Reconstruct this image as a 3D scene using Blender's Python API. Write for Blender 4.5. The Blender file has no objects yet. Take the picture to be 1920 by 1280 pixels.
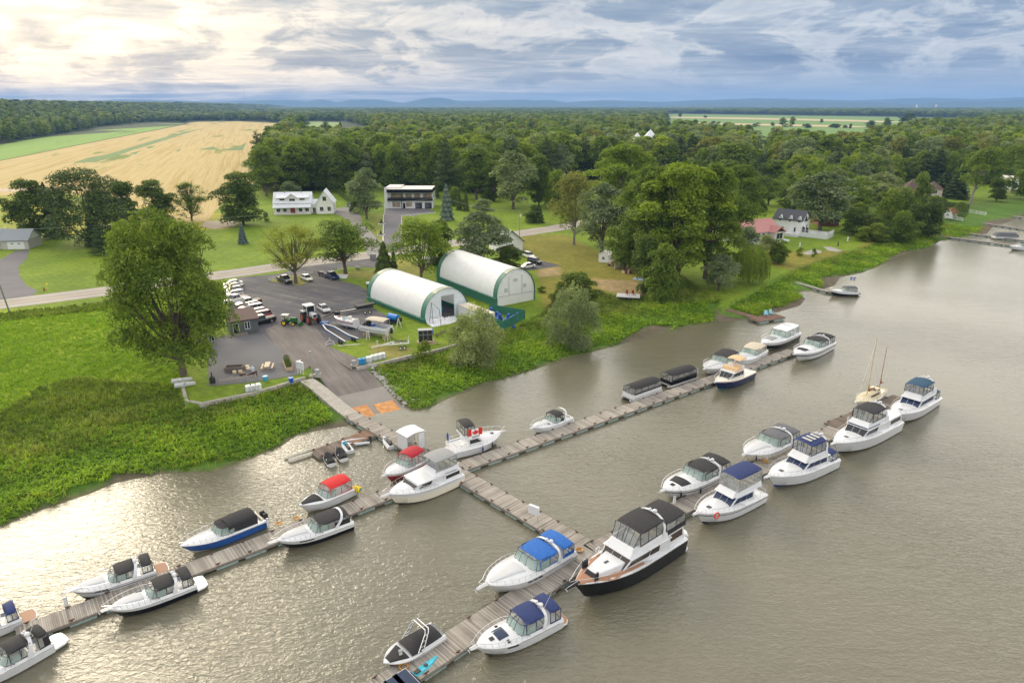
import bpy, bmesh, math, random
import numpy as np
from mathutils import Vector, Matrix
from mathutils.geometry import tessellate_polygon
R = math.radians
random.seed(7)
SC = bpy.context.scene
COL = SC.collection
# --- camera
CAMH = 44.0
FPX = 1280.0                                   # focal length in pixels of the 1920 px wide photograph
PITCH = math.atan((640 - 198) / FPX)
cd = bpy.data.cameras.new('camera'); cam = bpy.data.objects.new('camera', cd); COL.objects.link(cam)
cam.location = (0, 0, CAMH); cam.rotation_euler = (math.pi / 2 - PITCH, 0, 0)
cd.lens = 24; cd.sensor_width = 36; cd.clip_start = 0.5; cd.clip_end = 60000
SC.camera = cam
# --- light
SUN_AZ = R(-38); SUN_EL = R(24)                # azimuth measured from +y towards +x
sl = bpy.data.lights.new('sun', 'SUN'); sl.energy = 2.1; sl.angle = R(34); sl.color = (1.0, 0.85, 0.62)
so = bpy.data.objects.new('sun', sl); COL.objects.link(so)
sd = Vector((math.sin(SUN_AZ) * math.cos(SUN_EL), math.cos(SUN_AZ) * math.cos(SUN_EL), math.sin(SUN_EL)))
so.rotation_euler = sd.to_track_quat('Z', 'Y').to_euler(); so.location = sd * 400
SC.view_settings.view_transform = 'Standard'; SC.view_settings.look = 'None'
SC.view_settings.gamma = 1; SC.view_settings.use_curve_mapping = False
SC.view_settings.exposure = 0.55
SC.render.engine = 'CYCLES'
SC.cycles.max_bounces = 6; SC.cycles.transparent_max_bounces = 10
SC.cycles.volume_bounces = 0; SC.cycles.caustics_reflective = False; SC.cycles.caustics_refractive = False
class NT:
 """small helper for node trees"""
 def __init__(s, nt): s.nt = nt; s.N = nt.nodes; s.L = nt.links
 def n(s, typ, **k):
  o = s.N.new(typ)
  for a, b in k.items(): setattr(o, a, b)
  return o
 def set(s, sock, v):
  if hasattr(v, 'links') or isinstance(v, bpy.types.NodeSocket): s.L.new(v, sock)
  else:
   if isinstance(v, (tuple, list)) and len(v) == 3 and sock.type == 'RGBA': v = (*v, 1)
   sock.default_value = v
 def math(s, op, a, b=0.0, c=None, clamp=False):
  o = s.n('ShaderNodeMath', operation=op, use_clamp=clamp)
  s.set(o.inputs[0], a); s.set(o.inputs[1], b)
  if c is not None: s.set(o.inputs[2], c)
  return o.outputs[0]
 def vmath(s, op, a, b=(0, 0, 0)):
  o = s.n('ShaderNodeVectorMath', operation=op); s.set(o.inputs[0], a); s.set(o.inputs[1], b)
  return o.outputs['Value'] if op in ('DOT_PRODUCT', 'LENGTH') else o.outputs[0]
 def mix(s, f, a, b, blend='MIX'):
  o = s.n('ShaderNodeMix', data_type='RGBA', blend_type=blend)
  s.set(o.inputs[0], f); s.set(o.inputs[6], a); s.set(o.inputs[7], b)
  return o.outputs[2]
 def ramp(s, f, stops, mode='LINEAR'):
  o = s.n('ShaderNodeValToRGB'); o.color_ramp.interpolation = mode
  e = o.color_ramp.elements
  while len(e) < len(stops): e.new(0.5)
  for i, (p, c) in enumerate(stops):
   e[i].position = p; e[i].color = (*c, 1) if isinstance(c, (tuple, list)) else (c, c, c, 1)
  s.set(o.inputs[0], f); return o.outputs[0]
 def noise(s, vec, scale, detail=4, rough=0.55, dist=0.0, color=False):
  o = s.n('ShaderNodeTexNoise'); o.inputs['Scale'].default_value = scale
  o.inputs['Detail'].default_value = detail; o.inputs['Roughness'].default_value = rough
  o.inputs['Distortion'].default_value = dist
  if vec is not None: s.L.new(vec, o.inputs['Vector'])
  return o.outputs['Color' if color else 'Fac']
 def mapping(s, vec, loc=(0, 0, 0), rot=(0, 0, 0), scale=(1, 1, 1)):
  o = s.n('ShaderNodeMapping'); s.L.new(vec, o.inputs[0])
  o.inputs['Location'].default_value = loc; o.inputs['Rotation'].default_value = rot; o.inputs['Scale'].default_value = scale
  return o.outputs[0]
 def comb(s, x, y, z):
  o = s.n('ShaderNodeCombineXYZ'); s.set(o.inputs[0], x); s.set(o.inputs[1], y); s.set(o.inputs[2], z); return o.outputs[0]
# --- sky
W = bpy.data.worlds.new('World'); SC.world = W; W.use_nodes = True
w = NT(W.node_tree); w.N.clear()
out = w.n('ShaderNodeOutputWorld')
sky = w.n('ShaderNodeTexSky', sky_type='NISHITA', sun_disc=False, sun_elevation=SUN_EL, sun_rotation=SUN_AZ, air_density=1.2, dust_density=2.5)
bg1 = w.n('ShaderNodeBackground'); w.L.new(sky.outputs[0], bg1.inputs[0]); bg1.inputs[1].default_value = 0.12
tc = w.n('ShaderNodeTexCoord'); D = tc.outputs['Generated']
sep = w.n('ShaderNodeSeparateXYZ'); w.L.new(D, sep.inputs[0]); X, Y, Z = sep.outputs
zc = w.math('MAXIMUM', Z, 0.0)
zz = w.math('ADD', zc, 0.055)
U = w.math('DIVIDE', X, zz); V = w.math('DIVIDE', Y, zz)
uv = w.comb(U, V, 0.0)
n_big = w.noise(w.mapping(uv, rot=(0, 0, R(12)), scale=(0.28, 0.62, 1)), 1.0, 5, 0.55, 0.4)
n_mid = w.noise(w.mapping(uv, loc=(3.1, 1.7, 0), rot=(0, 0, R(-8)), scale=(0.9, 1.25, 1)), 1.0, 8, 0.6, 0.6)
puff_c = w.comb(w.math('DIVIDE', X, w.math('MAXIMUM', Y, .1)), 0.0, w.math('MULTIPLY', zc, 3.4))
n_puff = w.noise(w.mapping(puff_c, loc=(1.35, 0, 0.65)), 7.5, 11, 0.6, 0.45)
dens = w.math('ADD', w.math('ADD', w.math('MULTIPLY', n_big, 0.46), w.math('MULTIPLY', n_mid, 0.34)), w.math('MULTIPLY', n_puff, 0.2))
ga = R(-33); ge = R(8)
gdir = (math.sin(ga) * math.cos(ge), math.cos(ga) * math.cos(ge), math.sin(ge))
gd = w.math('MAXIMUM', w.vmath('DOT_PRODUCT', D, gdir), 0.0)
glow = w.math('POWER', gd, 22.0)
glow_w = w.math('POWER', gd, 5.0)
cloudA = w.ramp(dens, [(0.38, (0.12, 0.21, 0.40)), (0.46, (0.22, 0.31, 0.47)), (0.52, (0.34, 0.42, 0.56)), (0.58, (0.54, 0.59, 0.68)), (0.66, (0.85, 0.82, 0.76))])
puff = w.ramp(n_puff, [(0.47, 0.0), (0.56, 0.66), (0.70, 0.8)])
band = w.math('MULTIPLY', w.ramp(zc, [(0.015, 0.0), (0.035, 1.0), (0.12, 0.85), (0.17, 0.0)]), puff)
pcol = w.ramp(n_puff, [(0.46, (0.72, 0.75, 0.80)), (0.535, (0.92, 0.92, 0.92)), (0.60, (0.58, 0.63, 0.71)), (0.70, (0.74, 0.77, 0.82))])
c1 = w.mix(w.math('MULTIPLY', band, 0.85), cloudA, pcol)
veil = w.ramp(zc, [(0.0, 0.9), (0.03, 0.75), (0.06, 0.0)])
c2 = w.mix(w.math('MULTIPLY', veil, w.math('SUBTRACT', 1.0, w.math('MULTIPLY', glow_w, 1.5), clamp=True)), c1, (0.38, 0.48, 0.63, 1))
gl = w.math('MULTIPLY', glow, w.ramp(w.math('ADD', w.math('MULTIPLY', dens, 0.6), w.math('MULTIPLY', n_puff, 0.4)), [(0.42, 0.0), (0.49, 0.45), (0.58, 1.4)]), clamp=False)
warm = w.mix(w.math('MULTIPLY', glow_w, 0.85, clamp=True), c2, w.mix(1.0, c2, (1.45, 1.18, 0.88, 1), 'MULTIPLY'))
gc = w.n('ShaderNodeVectorMath', operation='SCALE'); gc.inputs[0].default_value = (0.62, 0.45, 0.21); w.L.new(gl, gc.inputs['Scale'])
c3 = w.n('ShaderNodeVectorMath', operation='ADD'); w.L.new(warm, c3.inputs[0]); w.L.new(gc.outputs[0], c3.inputs[1])
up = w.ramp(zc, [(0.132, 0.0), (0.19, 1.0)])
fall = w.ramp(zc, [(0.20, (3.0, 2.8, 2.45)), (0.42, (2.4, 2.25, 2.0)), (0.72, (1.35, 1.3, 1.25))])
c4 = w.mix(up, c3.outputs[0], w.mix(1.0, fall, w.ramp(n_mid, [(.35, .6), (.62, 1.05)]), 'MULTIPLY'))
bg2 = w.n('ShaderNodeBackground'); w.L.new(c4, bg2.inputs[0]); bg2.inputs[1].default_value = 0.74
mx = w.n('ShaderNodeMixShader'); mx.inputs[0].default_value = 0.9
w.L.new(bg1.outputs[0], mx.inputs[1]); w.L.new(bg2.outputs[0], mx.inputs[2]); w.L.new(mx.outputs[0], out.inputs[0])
# --- picture <-> ground helpers (measured sizes of the place)
LZ = 1.6
def P(u, v, z=LZ):
 a = (u - 960) / FPX; b = (v - 640) / FPX
 dy = math.cos(PITCH) - b * math.sin(PITCH); dz = -math.sin(PITCH) - b * math.cos(PITCH)
 t = (z - CAMH) / dz
 return Vector((a * t, dy * t, z))
def depth(p): return p[1] * math.cos(PITCH) + (CAMH - p[2]) * math.sin(PITCH)
def height_at(p, vtop):
 """height of something standing at p whose top is seen at picture row vtop"""
 b = (vtop - 640) / FPX
 dy = math.cos(PITCH) - b * math.sin(PITCH); dz = -math.sin(PITCH) - b * math.cos(PITCH)
 return CAMH + dz / dy * p[1] - p[2]
def PP(lst, z=LZ): return [P(u, v, z) for u, v in lst]
# --- materials
MATS = {}
def mat(name, col, rough=0.6, metal=0.0, var=0.08, scale=3.0, bump=0.0, bscale=30.0, spec=0.5, coat=0.0, emit=None):
 if name in MATS: return MATS[name]
 m = bpy.data.materials.new(name); m.use_nodes = True; t = NT(m.node_tree)
 b = t.N['Principled BSDF']
 tcn = t.n('ShaderNodeTexCoord').outputs['Object']
 if var > 0:
  nz = t.noise(tcn, scale, 5, 0.6)
  hi = tuple(min(1, c * (1 + var)) for c in col); lo = tuple(c * (1 - var) for c in col)
  t.L.new(t.ramp(nz, [(0.3, lo), (0.7, hi)]), b.inputs['Base Color'])
 else: b.inputs['Base Color'].default_value = (*col, 1)
 b.inputs['Roughness'].default_value = rough; b.inputs['Metallic'].default_value = metal
 b.inputs['Specular IOR Level'].default_value = spec; b.inputs['Coat Weight'].default_value = coat
 if bump > 0:
  bn = t.n('ShaderNodeBump'); bn.inputs['Strength'].default_value = bump; bn.inputs['Distance'].default_value = 0.05
  t.L.new(t.noise(tcn, bscale, 4, 0.6), bn.inputs['Height']); t.L.new(bn.outputs[0], b.inputs['Normal'])
 if emit: b.inputs['Emission Color'].default_value = (*emit, 1); b.inputs['Emission Strength'].default_value = 1
 MATS[name] = m; return m
WHITE = mat('white_gelcoat', (0.62, 0.645, 0.685), 0.22, var=0.05, scale=1.5, coat=0.35)
CREAM = mat('cream_gelcoat', (0.76, 0.73, 0.64), 0.25, var=0.03, coat=0.4)
BLACKH = mat('black_gelcoat', (0.005, 0.006, 0.009), 0.2, var=0.0, spec=.25, coat=0.1)
NAVYH = mat('navy_gelcoat', (0.010, 0.018, 0.075), 0.2, var=0.0, spec=.3, coat=0.1)
NONSKID = mat('grey_nonskid', (0.50, 0.52, 0.55), 0.7, var=0.06, scale=8)
BLUEH = mat('blue_gelcoat', (0.015, 0.09, 0.36), 0.14, var=0.0, coat=0.5)
REDH = mat('red_gelcoat', (0.33, 0.012, 0.02), 0.16, var=0.0, coat=0.5)
GREYH = mat('grey_gelcoat', (0.30, 0.31, 0.33), 0.25, var=0.03)
BOTTOM = mat('antifouling', (0.02, 0.022, 0.03), 0.6, var=0.1)
BOTWHITE = mat('dull_white_hull_bottom', (0.5, 0.5, 0.44), 0.5, var=0.1)
CANBLK = mat('black_canvas', (0.022, 0.022, 0.025), 0.85, var=0.25, bump=0.25, bscale=6)
CANNAVY = mat('navy_canvas', (0.015, 0.03, 0.12), 0.85, var=0.2, bump=0.25, bscale=6)
CANBLUE = mat('bright_blue_canvas', (0.01, 0.11, 0.42), 0.8, var=0.15, bump=0.25, bscale=6)
CANTEAL = mat('dark_teal_canvas', (0.012, 0.06, 0.12), 0.8, var=0.15, bump=0.25, bscale=6)
CANGREY = mat('grey_canvas', (0.27, 0.28, 0.29), 0.85, var=0.12, bump=0.3, bscale=6)
CANDGREY = mat('charcoal_canvas', (0.11, 0.115, 0.13), 0.85, var=0.12, bump=0.3, bscale=6)
CANRED = mat('red_canvas', (0.55, 0.02, 0.02), 0.8, var=0.15, bump=0.25, bscale=6)
CANDRED = mat('crimson_canvas', (0.36, 0.012, 0.025), 0.8, var=0.15, bump=0.25, bscale=6)
CANTAN = mat('tan_canvas', (0.62, 0.44, 0.26), 0.85, var=0.12, bump=0.3, bscale=6)
CANBEIGE = mat('beige_canvas', (0.50, 0.45, 0.36), 0.85, var=0.12, bump=0.3, bscale=6)
TEAK = mat('teak_deck', (0.33, 0.17, 0.10), 0.6, var=0.15, scale=8)
DGLASS = mat('dark_window', (0.012, 0.014, 0.018), 0.06, var=0.0, spec=0.8)
BROWNGLASS = mat('smoked_brown_window', (0.035, 0.02, 0.014), 0.07, var=0.0, spec=0.8)
BLUGLASS = mat('navy_window_cover', (0.01, 0.025, 0.08), 0.35, var=0.1)
STEEL = mat('stainless_steel', (0.75, 0.75, 0.76), 0.2, 0.9, var=0)
BLKPL = mat('black_plastic', (0.02, 0.02, 0.022), 0.5, var=0.1)
RUBBER = mat('rubber', (0.015, 0.015, 0.016), 0.75, var=0.1)
SEAT = mat('cream_vinyl', (0.66, 0.60, 0.52), 0.5, var=0.06)
SOLAR = mat('solar_cells', (0.02, 0.035, 0.075), 0.15, var=0.2, scale=1.5)
SOLARG = mat('grey_solar_cells', (0.17, 0.18, 0.21), 0.2, var=0.1, scale=1.5)
def clear_mat(name, tint, alpha):
 m = bpy.data.materials.new(name); m.use_nodes = True; t = NT(m.node_tree); b = t.N['Principled BSDF']
 b.inputs['Base Color'].default_value = (*tint, 1); b.inputs['Roughness'].default_value = 0.08
 tr = t.n('ShaderNodeBsdfTransparent'); tr.inputs[0].default_value = (0.85, 0.88, 0.88, 1)
 ms = t.n('ShaderNodeMixShader'); ms.inputs[0].default_value = alpha
 t.L.new(tr.outputs[0], ms.inputs[1]); t.L.new(b.outputs[0], ms.inputs[2]); t.L.new(ms.outputs[0], t.N['Material Output'].inputs[0])
 MATS[name] = m; return m
VINYL = clear_mat('clear_vinyl', (0.42, 0.43, 0.42), 0.38)
WSGLASS = clear_mat('green_windshield_glass', (0.38, 0.52, 0.48), 0.48)
TINTGL = clear_mat('tinted_glass', (0.03, 0.035, 0.04), 0.75)
# --- mesh builder
class MB:
 def __init__(s): s.v = []; s.f = []; s.m = []
 def add(s, vs, fs, m=0):
  o = len(s.v); s.v += [tuple(p) for p in vs]
  for f in fs: s.f.append([o + i for i in f]); s.m.append(m)
 def box(s, c, d, m=0, rz=0.0, top=None):
  """centre of the base, size; top = scale of the upper face"""
  x, y, z = c; a, b, h = d[0] / 2, d[1] / 2, d[2]
  tx, ty = top if top else (1, 1)
  vs = [(-a, -b, 0), (a, -b, 0), (a, b, 0), (-a, b, 0), (-a * tx, -b * ty, h), (a * tx, -b * ty, h), (a * tx, b * ty, h), (-a * tx, b * ty, h)]
  cs, sn = math.cos(rz), math.sin(rz)
  vs = [(x + p * cs - q * sn, y + p * sn + q * cs, z + r) for p, q, r in vs]
  s.add(vs, [(3, 2, 1, 0), (4, 5, 6, 7), (0, 1, 5, 4), (1, 2, 6, 5), (2, 3, 7, 6), (3, 0, 4, 7)], m)
 def hexa(s, v8, m=0):
  s.add(v8, [(3, 2, 1, 0), (4, 5, 6, 7), (0, 1, 5, 4), (1, 2, 6, 5), (2, 3, 7, 6), (3, 0, 4, 7)], m)
 def tube(s, pts, r, m=0, n=6, caps=True):
  pts = [Vector(p) for p in pts]; rr = r if isinstance(r, (list, tuple)) else [r] * len(pts)
  o = len(s.v); prev = None
  for i, p in enumerate(pts):
   d = (pts[min(i + 1, len(pts) - 1)] - pts[max(i - 1, 0)])
   d = d.normalized() if d.length > 1e-9 else Vector((0, 0, 1))
   a = prev - d * prev.dot(d) if prev is not None else d.orthogonal()
   if a.length < 1e-6: a = d.orthogonal()
   a.normalize(); prev = a; b = d.cross(a)
   for k in range(n):
    t = 2 * math.pi * k / n; s.v.append(tuple(p + (a * math.cos(t) + b * math.sin(t)) * rr[i]))
  for i in range(len(pts) - 1):
   for k in range(n):
    s.f.append([o + i * n + k, o + i * n + (k + 1) % n, o + (i + 1) * n + (k + 1) % n, o + (i + 1) * n + k]); s.m.append(m)
  if caps:
   s.f.append([o + k for k in range(n)][::-1]); s.m.append(m)
   e = o + (len(pts) - 1) * n; s.f.append([e + k for k in range(n)]); s.m.append(m)
 def prism(s, poly, z0, z1, m=0, m2=None):
  n = len(poly); lo = [(p[0], p[1], z0) for p in poly]; hi = [(p[0], p[1], z1) for p in poly]
  a = sum(poly[i][0] * poly[(i + 1) % n][1] - poly[(i + 1) % n][0] * poly[i][1] for i in range(n))
  if a < 0: lo.reverse(); hi.reverse()
  s.add(lo + hi, [list(range(n))[::-1]] + [[i, (i + 1) % n, n + (i + 1) % n, n + i] for i in range(n)], m)
  s.add(hi, [list(range(n))], m if m2 is None else m2)
 def loft(s, rows, m=0, close=False, mrow=None, cap0=False, cap1=False):
  o = len(s.v); n = len(rows[0])
  for r in rows: s.v += [tuple(p) for p in r]
  for i in range(len(rows) - 1):
   for k in range(n if close else n - 1):
    k2 = (k + 1) % n
    s.f.append([o + i * n + k, o + i * n + k2, o + (i + 1) * n + k2, o + (i + 1) * n + k])
    s.m.append(mrow[k] if mrow else m)
  if cap0: s.f.append([o + k for k in range(n)][::-1]); s.m.append(m)
  if cap1: s.f.append([o + (len(rows) - 1) * n + k for k in range(n)]); s.m.append(m)
 def sphere(s, c, r, m=0, nu=12, nv=8, sq=(1, 1, 1)):
  rows = []
  for i in range(nv + 1):
   th = math.pi * i / nv
   rows.append([(c[0] + r * sq[0] * math.sin(th) * math.cos(2 * math.pi * k / nu), c[1] + r * sq[1] * math.sin(th) * math.sin(2 * math.pi * k / nu), c[2] - r * sq[2] * math.cos(th)) for k in range(nu)])
  s.loft(rows, m, close=True)
 def patch(s, q, u0, u1, v0, v1, off=0.02, m=0, th=0.012):
  """slightly proud panel on a quad (c00, c10, c11, c01)"""
  q = [Vector(p) for p in q]
  nrm = (q[1] - q[0]).cross(q[3] - q[0])
  if nrm.length < 1e-9: return
  nrm.normalize()
  def B(u, v): return (q[0] * (1 - u) + q[1] * u) * (1 - v) + (q[3] * (1 - u) + q[2] * u) * v
  a = [B(u0, v0), B(u1, v0), B(u1, v1), B(u0, v1)]
  s.hexa([p + nrm * (off - th) for p in a] + [p + nrm * off for p in a], m)
 def build(s, name, mats, parent=None, smooth=35, bevel=0.0, loc=None, rz=0):
  me = bpy.data.meshes.new(name); me.from_pydata(s.v, [], s.f)
  if not isinstance(mats, (list, tuple)): mats = [mats]
  for mm in mats: me.materials.append(mm)
  me.polygons.foreach_set('material_index', s.m)
  if smooth:
   me.polygons.foreach_set('use_smooth', [True] * len(s.f)); me.update()
   me.set_sharp_from_angle(angle=R(smooth))
  me.update()
  o = bpy.data.objects.new(name, me); COL.objects.link(o)
  if bevel > 0:
   b = o.modifiers.new('bevel', 'BEVEL'); b.width = bevel; b.segments = 2; b.limit_method = 'ANGLE'
  if parent is not None: o.parent = parent
  if loc is not None: o.location = loc
  if rz: o.rotation_euler.z = rz
  return o
def tag(o, label=None, cat=None, group=None, kind=None):
 if label: o['label'] = label
 if cat: o['category'] = cat
 if group: o['group'] = group
 if kind: o['kind'] = kind
 return o
def thing(name, label, cat, loc=(0, 0, 0), rz=0.0, group=None):
 o = bpy.data.objects.new(name, None); COL.objects.link(o); o.empty_display_size = 0.3
 o.location = loc; o.rotation_euler = (0, 0, rz); tag(o, label, cat, group); return o
KIDS = {}
def dup(root, loc, rz=0.0, label=None, group=None, scale=None):
 def cp(o, par):
  c = o.copy(); COL.objects.link(c)
  if par is not None: c.parent = par; c.matrix_parent_inverse = o.matrix_parent_inverse.copy()
  for ch in KIDS.get(o.name) or [x for x in o.children]: cp(ch, c)
  return c
 if root.name not in KIDS: KIDS[root.name] = list(root.children)
 r = cp(root, None); r.location = loc; r.rotation_euler = (0, 0, rz)
 if label: r['label'] = label
 if group: r['group'] = group
 if scale: r.scale = scale
 return r
def inpoly(xs, ys, poly):
 r = np.zeros(xs.shape, bool); n = len(poly); j = n - 1
 for i in range(n):
  xi, yi = poly[i][0], poly[i][1]; xj, yj = poly[j][0], poly[j][1]
  if yi != yj:
   c = ((yi > ys) != (yj > ys)) & (xs < (xj - xi) * (ys - yi) / (yj - yi) + xi); r ^= c
  j = i
 return r
def np_mesh(name, verts, quads, material, parent=None, attr=None, smooth=False):
 """fast mesh from numpy arrays; verts (n,3), faces (m,3 or 4)"""
 me = bpy.data.meshes.new(name); k = quads.shape[1]
 me.vertices.add(len(verts)); me.vertices.foreach_set('co', verts.astype(np.float32).ravel())
 me.loops.add(quads.size); me.loops.foreach_set('vertex_index', quads.astype(np.int32).ravel())
 me.polygons.add(len(quads)); me.polygons.foreach_set('loop_start', np.arange(0, quads.size, k, dtype=np.int32))
 if smooth: me.polygons.foreach_set('use_smooth', np.ones(len(quads), bool))
 me.update(calc_edges=True)
 if attr is not None:
  for an, av in attr.items():
   if av.ndim == 2:
    a = me.attributes.new(an, 'FLOAT_COLOR', 'POINT'); a.data.foreach_set('color', np.c_[av, np.ones(len(av))].astype(np.float32).ravel())
   else:
    a = me.attributes.new(an, 'FLOAT', 'POINT'); a.data.foreach_set('value', av.astype(np.float32))
 me.materials.append(material)
 o = bpy.data.objects.new(name, me); COL.objects.link(o)
 if parent is not None: o.parent = parent
 return o
# === terrain
SHORE = [(-400, 1120), (-60, 1010), (0, 988), (60, 962), (110, 945), (170, 925), (215, 905), (300, 888), (400, 884), (470, 860), (530, 835), (556, 815), (600, 806),
   (640, 800), (672, 797), (700, 800), (738, 780), (745, 770), (800, 768), (838, 748), (900, 722), (960, 706), (1010, 690), (1060, 672), (1130, 655), (1165, 645), (1240, 625), (1300, 609),
   (1380, 600), (1415, 600), (1440, 590), (1500, 573), (1510, 560), (1495, 548), (1540, 543), (1565, 535), (1575, 520), (1620, 510), (1660, 493), (1690, 478), (1745, 463),
   (1762, 452), (1800, 446), (1850, 438), (1862, 425), (1895, 415), (1925, 400), (2050, 380), (2300, 350), (2800, 320), (4500, 270)]
shore = [P(u, v, 0) for u, v in SHORE]
land_poly = [(p.x, p.y) for p in shore] + [(3000, 9000), (-3000, 9000), (-3000, shore[0].y)]
def seg_dist(xs, ys, pts):
 d = np.full(xs.shape, 1e9)
 for a, b in zip(pts[:-1], pts[1:]):
  ax, ay = a[0], a[1]; bx, by = b[0] - ax, b[1] - ay; L2 = bx * bx + by * by + 1e-9
  t = np.clip(((xs - ax) * bx + (ys - ay) * by) / L2, 0, 1)
  d = np.minimum(d, np.hypot(xs - ax - t * bx, ys - ay - t * by))
 return d
def sdist(xs, ys):
 d = seg_dist(xs, ys, shore); return np.where(inpoly(xs, ys, land_poly), d, -d)
YARD = PP([(378, 757), (470, 738), (556, 712), (590, 706), (640, 720), (700, 690), (745, 672), (800, 662), (870, 640), (960, 615), (1010, 590),
   (1080, 540), (1200, 560), (1250, 500), (1350, 560), (1345, 580), (1500, 500), (1640, 455), (1800, 380), (1800, 250), (300, 250), (-100, 590), (-100, 700), (330, 720), (350, 760)])
RA = P(625, 678); RB = P(712, 780, -0.1)
rdir = Vector((RB.x - RA.x, RB.y - RA.y)); RLEN = rdir.length; rdir.normalize(); rnor = Vector((-rdir.y, rdir.x))
def ramp_z(s): return LZ - (LZ + 0.1) * np.clip(s / RLEN, 0, 1.35) ** 1.25
def sm(x, a, b): t = np.clip((x - a) / (b - a), 0, 1); return t * t * (3 - 2 * t)
def rise(xs, ys):
 a, b = P(0, 270), P(352, 229); d = ((ys - a.y) * (b.x - a.x) - (xs - a.x) * (b.y - a.y)) / math.hypot(b.x - a.x, b.y - a.y)
 return 36 * sm(d, 25, 420) * sm(ys, 600, 1700) * (xs < 0)
def ground_h(xs, ys):
 s = sdist(xs, ys)
 h = np.where(s < 0, np.maximum(s * 0.12, -1.5), 0.12 * np.minimum(s, 3) + (LZ - 1.1) * sm(s, 2, 15) + 0.74 * sm(s, 19, 38))
 h = np.where(inpoly(xs, ys, YARD) & (s > 0), LZ, h)
 rs = (xs - RA.x) * rdir.x + (ys - RA.y) * rdir.y; rn = np.abs((xs - RA.x) * rnor.x + (ys - RA.y) * rnor.y)
 rz = ramp_z(rs) - 0.12
 h = np.where((rs > 0) & (rs < RLEN + 6) & (rn < 4.6), np.minimum(h, rz), h)
 return h + rise(xs, ys)
def gh(x, y): return float(ground_h(np.array([x]), np.array([y]))[0])
def grow(a, b, first, n):
 k = first; o = [a]; sg = 1 if b > a else -1
 while abs(o[-1] - a) < abs(b - a): o.append(o[-1] + sg * k); k *= n
 return o
st = 0.8
xs = np.array(sorted(grow(-112, -16000, 1.2, 1.16)[1:]) + list(np.arange(-112, 190, st)) + grow(190, 16000, 1.2, 1.16))
ys = np.array(sorted(grow(34, -400, 2, 1.3)[1:]) + list(np.arange(34, 330, st)) + grow(330, 16000, 1.2, 1.1))
GX, GY = np.meshgrid(xs, ys); GH = ground_h(GX.ravel(), GY.ravel()).reshape(GX.shape)
rng = np.random.default_rng(3)
GS = sdist(GX.ravel(), GY.ravel()).reshape(GX.shape)
C_LAWN = (0.135, 0.212, 0.016); C_LAWN2 = (0.18, 0.18, 0.03); C_MEADOW = (0.19, 0.27, 0.010); C_MARSH = (0.075, 0.155, 0.02); C_FOREST = (0.035, 0.055, 0.018)
C_MUD = (0.12, 0.105, 0.075); C_DRY = (0.30, 0.235, 0.12); C_GOLD = (0.52, 0.33, 0.11); C_GREENF = (0.17, 0.30, 0.055)
tint = np.empty(GX.shape + (3,)); tint[:] = C_FOREST
def zone(px, c, z=LZ, world=None):
 poly = world or [(P(u, v, z).x, P(u, v, z).y) for u, v in px]
 m = inpoly(GX.ravel(), GY.ravel(), poly).reshape(GX.shape); tint[m] = c
zone([(-900, 1000), (-900, 330), (-20, 350), (450, 350), (1000, 340), (1430, 330), (1900, 330), (2600, 330), (2600, 500), (1900, 460), (1400, 640), (900, 760), (600, 900)], C_LAWN)
zone([(-300, 590), (200, 572), (345, 545), (345, 830), (-60, 960), (-700, 1100)], C_MEADOW)
zone([(960, 440), (1060, 440), (1180, 500), (1300, 580), (1380, 600), (1130, 590), (1020, 590), (1010, 520)], C_LAWN2)
zone([(1420, 470), (1600, 470), (1640, 440), (1800, 440), (1700, 470), (1560, 520), (1450, 500)], C_LAWN2)
zone([(1110, 522), (1190, 527), (1240, 550), (1180, 555), (1120, 540)], C_DRY)
zone([(1180, 560), (1300, 575), (1380, 600), (1330, 600), (1180, 575)], (0.23, 0.22, 0.06))
zone([(1010, 505), (1050, 500), (1055, 515), (1010, 520)], C_DRY)
zone([(690, 640), (780, 655), (740, 672), (700, 668)], (0.22, 0.21, 0.06))
zone([(0, 350), (0, 430), (110, 440), (430, 430), (430, 400), (120, 400), (110, 350)], (0.26, 0.27, 0.03))
zone([(760, 405), (770, 470), (700, 460), (690, 400)], (0.17, 0.2, 0.04))
zone([(560, 520), (740, 500), (745, 480), (800, 500), (780, 530), (650, 520)], (0.2, 0.21, 0.04))
mk = (GS > 0) & (GS < 16) & (GH < LZ - 0.02); tint[mk] = C_MARSH
mk = (GS > 16) & (GS < 26) & (GH < LZ - 0.02); tint[mk] = (0.085, 0.15, 0.025)
mk = (GS < 0.5); tint[mk] = C_MUD
for poly in ([(742, 772), (735, 745), (700, 700), (712, 696), (760, 745), (785, 768)], [(120, 960), (230, 880), (330, 885), (300, 915), (170, 950)], [(1160, 640), (1215, 610), (1260, 612), (1240, 635), (1170, 655)], [(1420, 600), (1500, 570), (1510, 555), (1480, 560), (1425, 580)],
    [(1540, 545), (1540, 520), (1600, 512), (1600, 530)], [(1640, 500), (1690, 470), (1720, 465), (1690, 490)], [(1330, 610), (1345, 588), (1400, 600), (1430, 612)],
    [(1830, 440), (1850, 415), (1920, 405), (1920, 440)], [(725, 792), (740, 765), (765, 765), (830, 775)], [(560, 812), (600, 795), (690, 780), (700, 800)]):
 zone(poly, C_MUD, 0.2)
for _ in range(1):
 t2 = tint.copy(); t2[1:-1, 1:-1] = (tint[1:-1, 1:-1] * 2 + tint[:-2, 1:-1] + tint[2:, 1:-1] + tint[1:-1, :-2] + tint[1:-1, 2:]) / 6; tint = t2
gm = bpy.data.materials.new('ground_cover'); gm.use_nodes = True; t = NT(gm.node_tree); b = t.N['Principled BSDF']
at = t.n('ShaderNodeAttribute', attribute_name='tint'); oc = t.n('ShaderNodeNewGeometry').outputs['Position']
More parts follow.
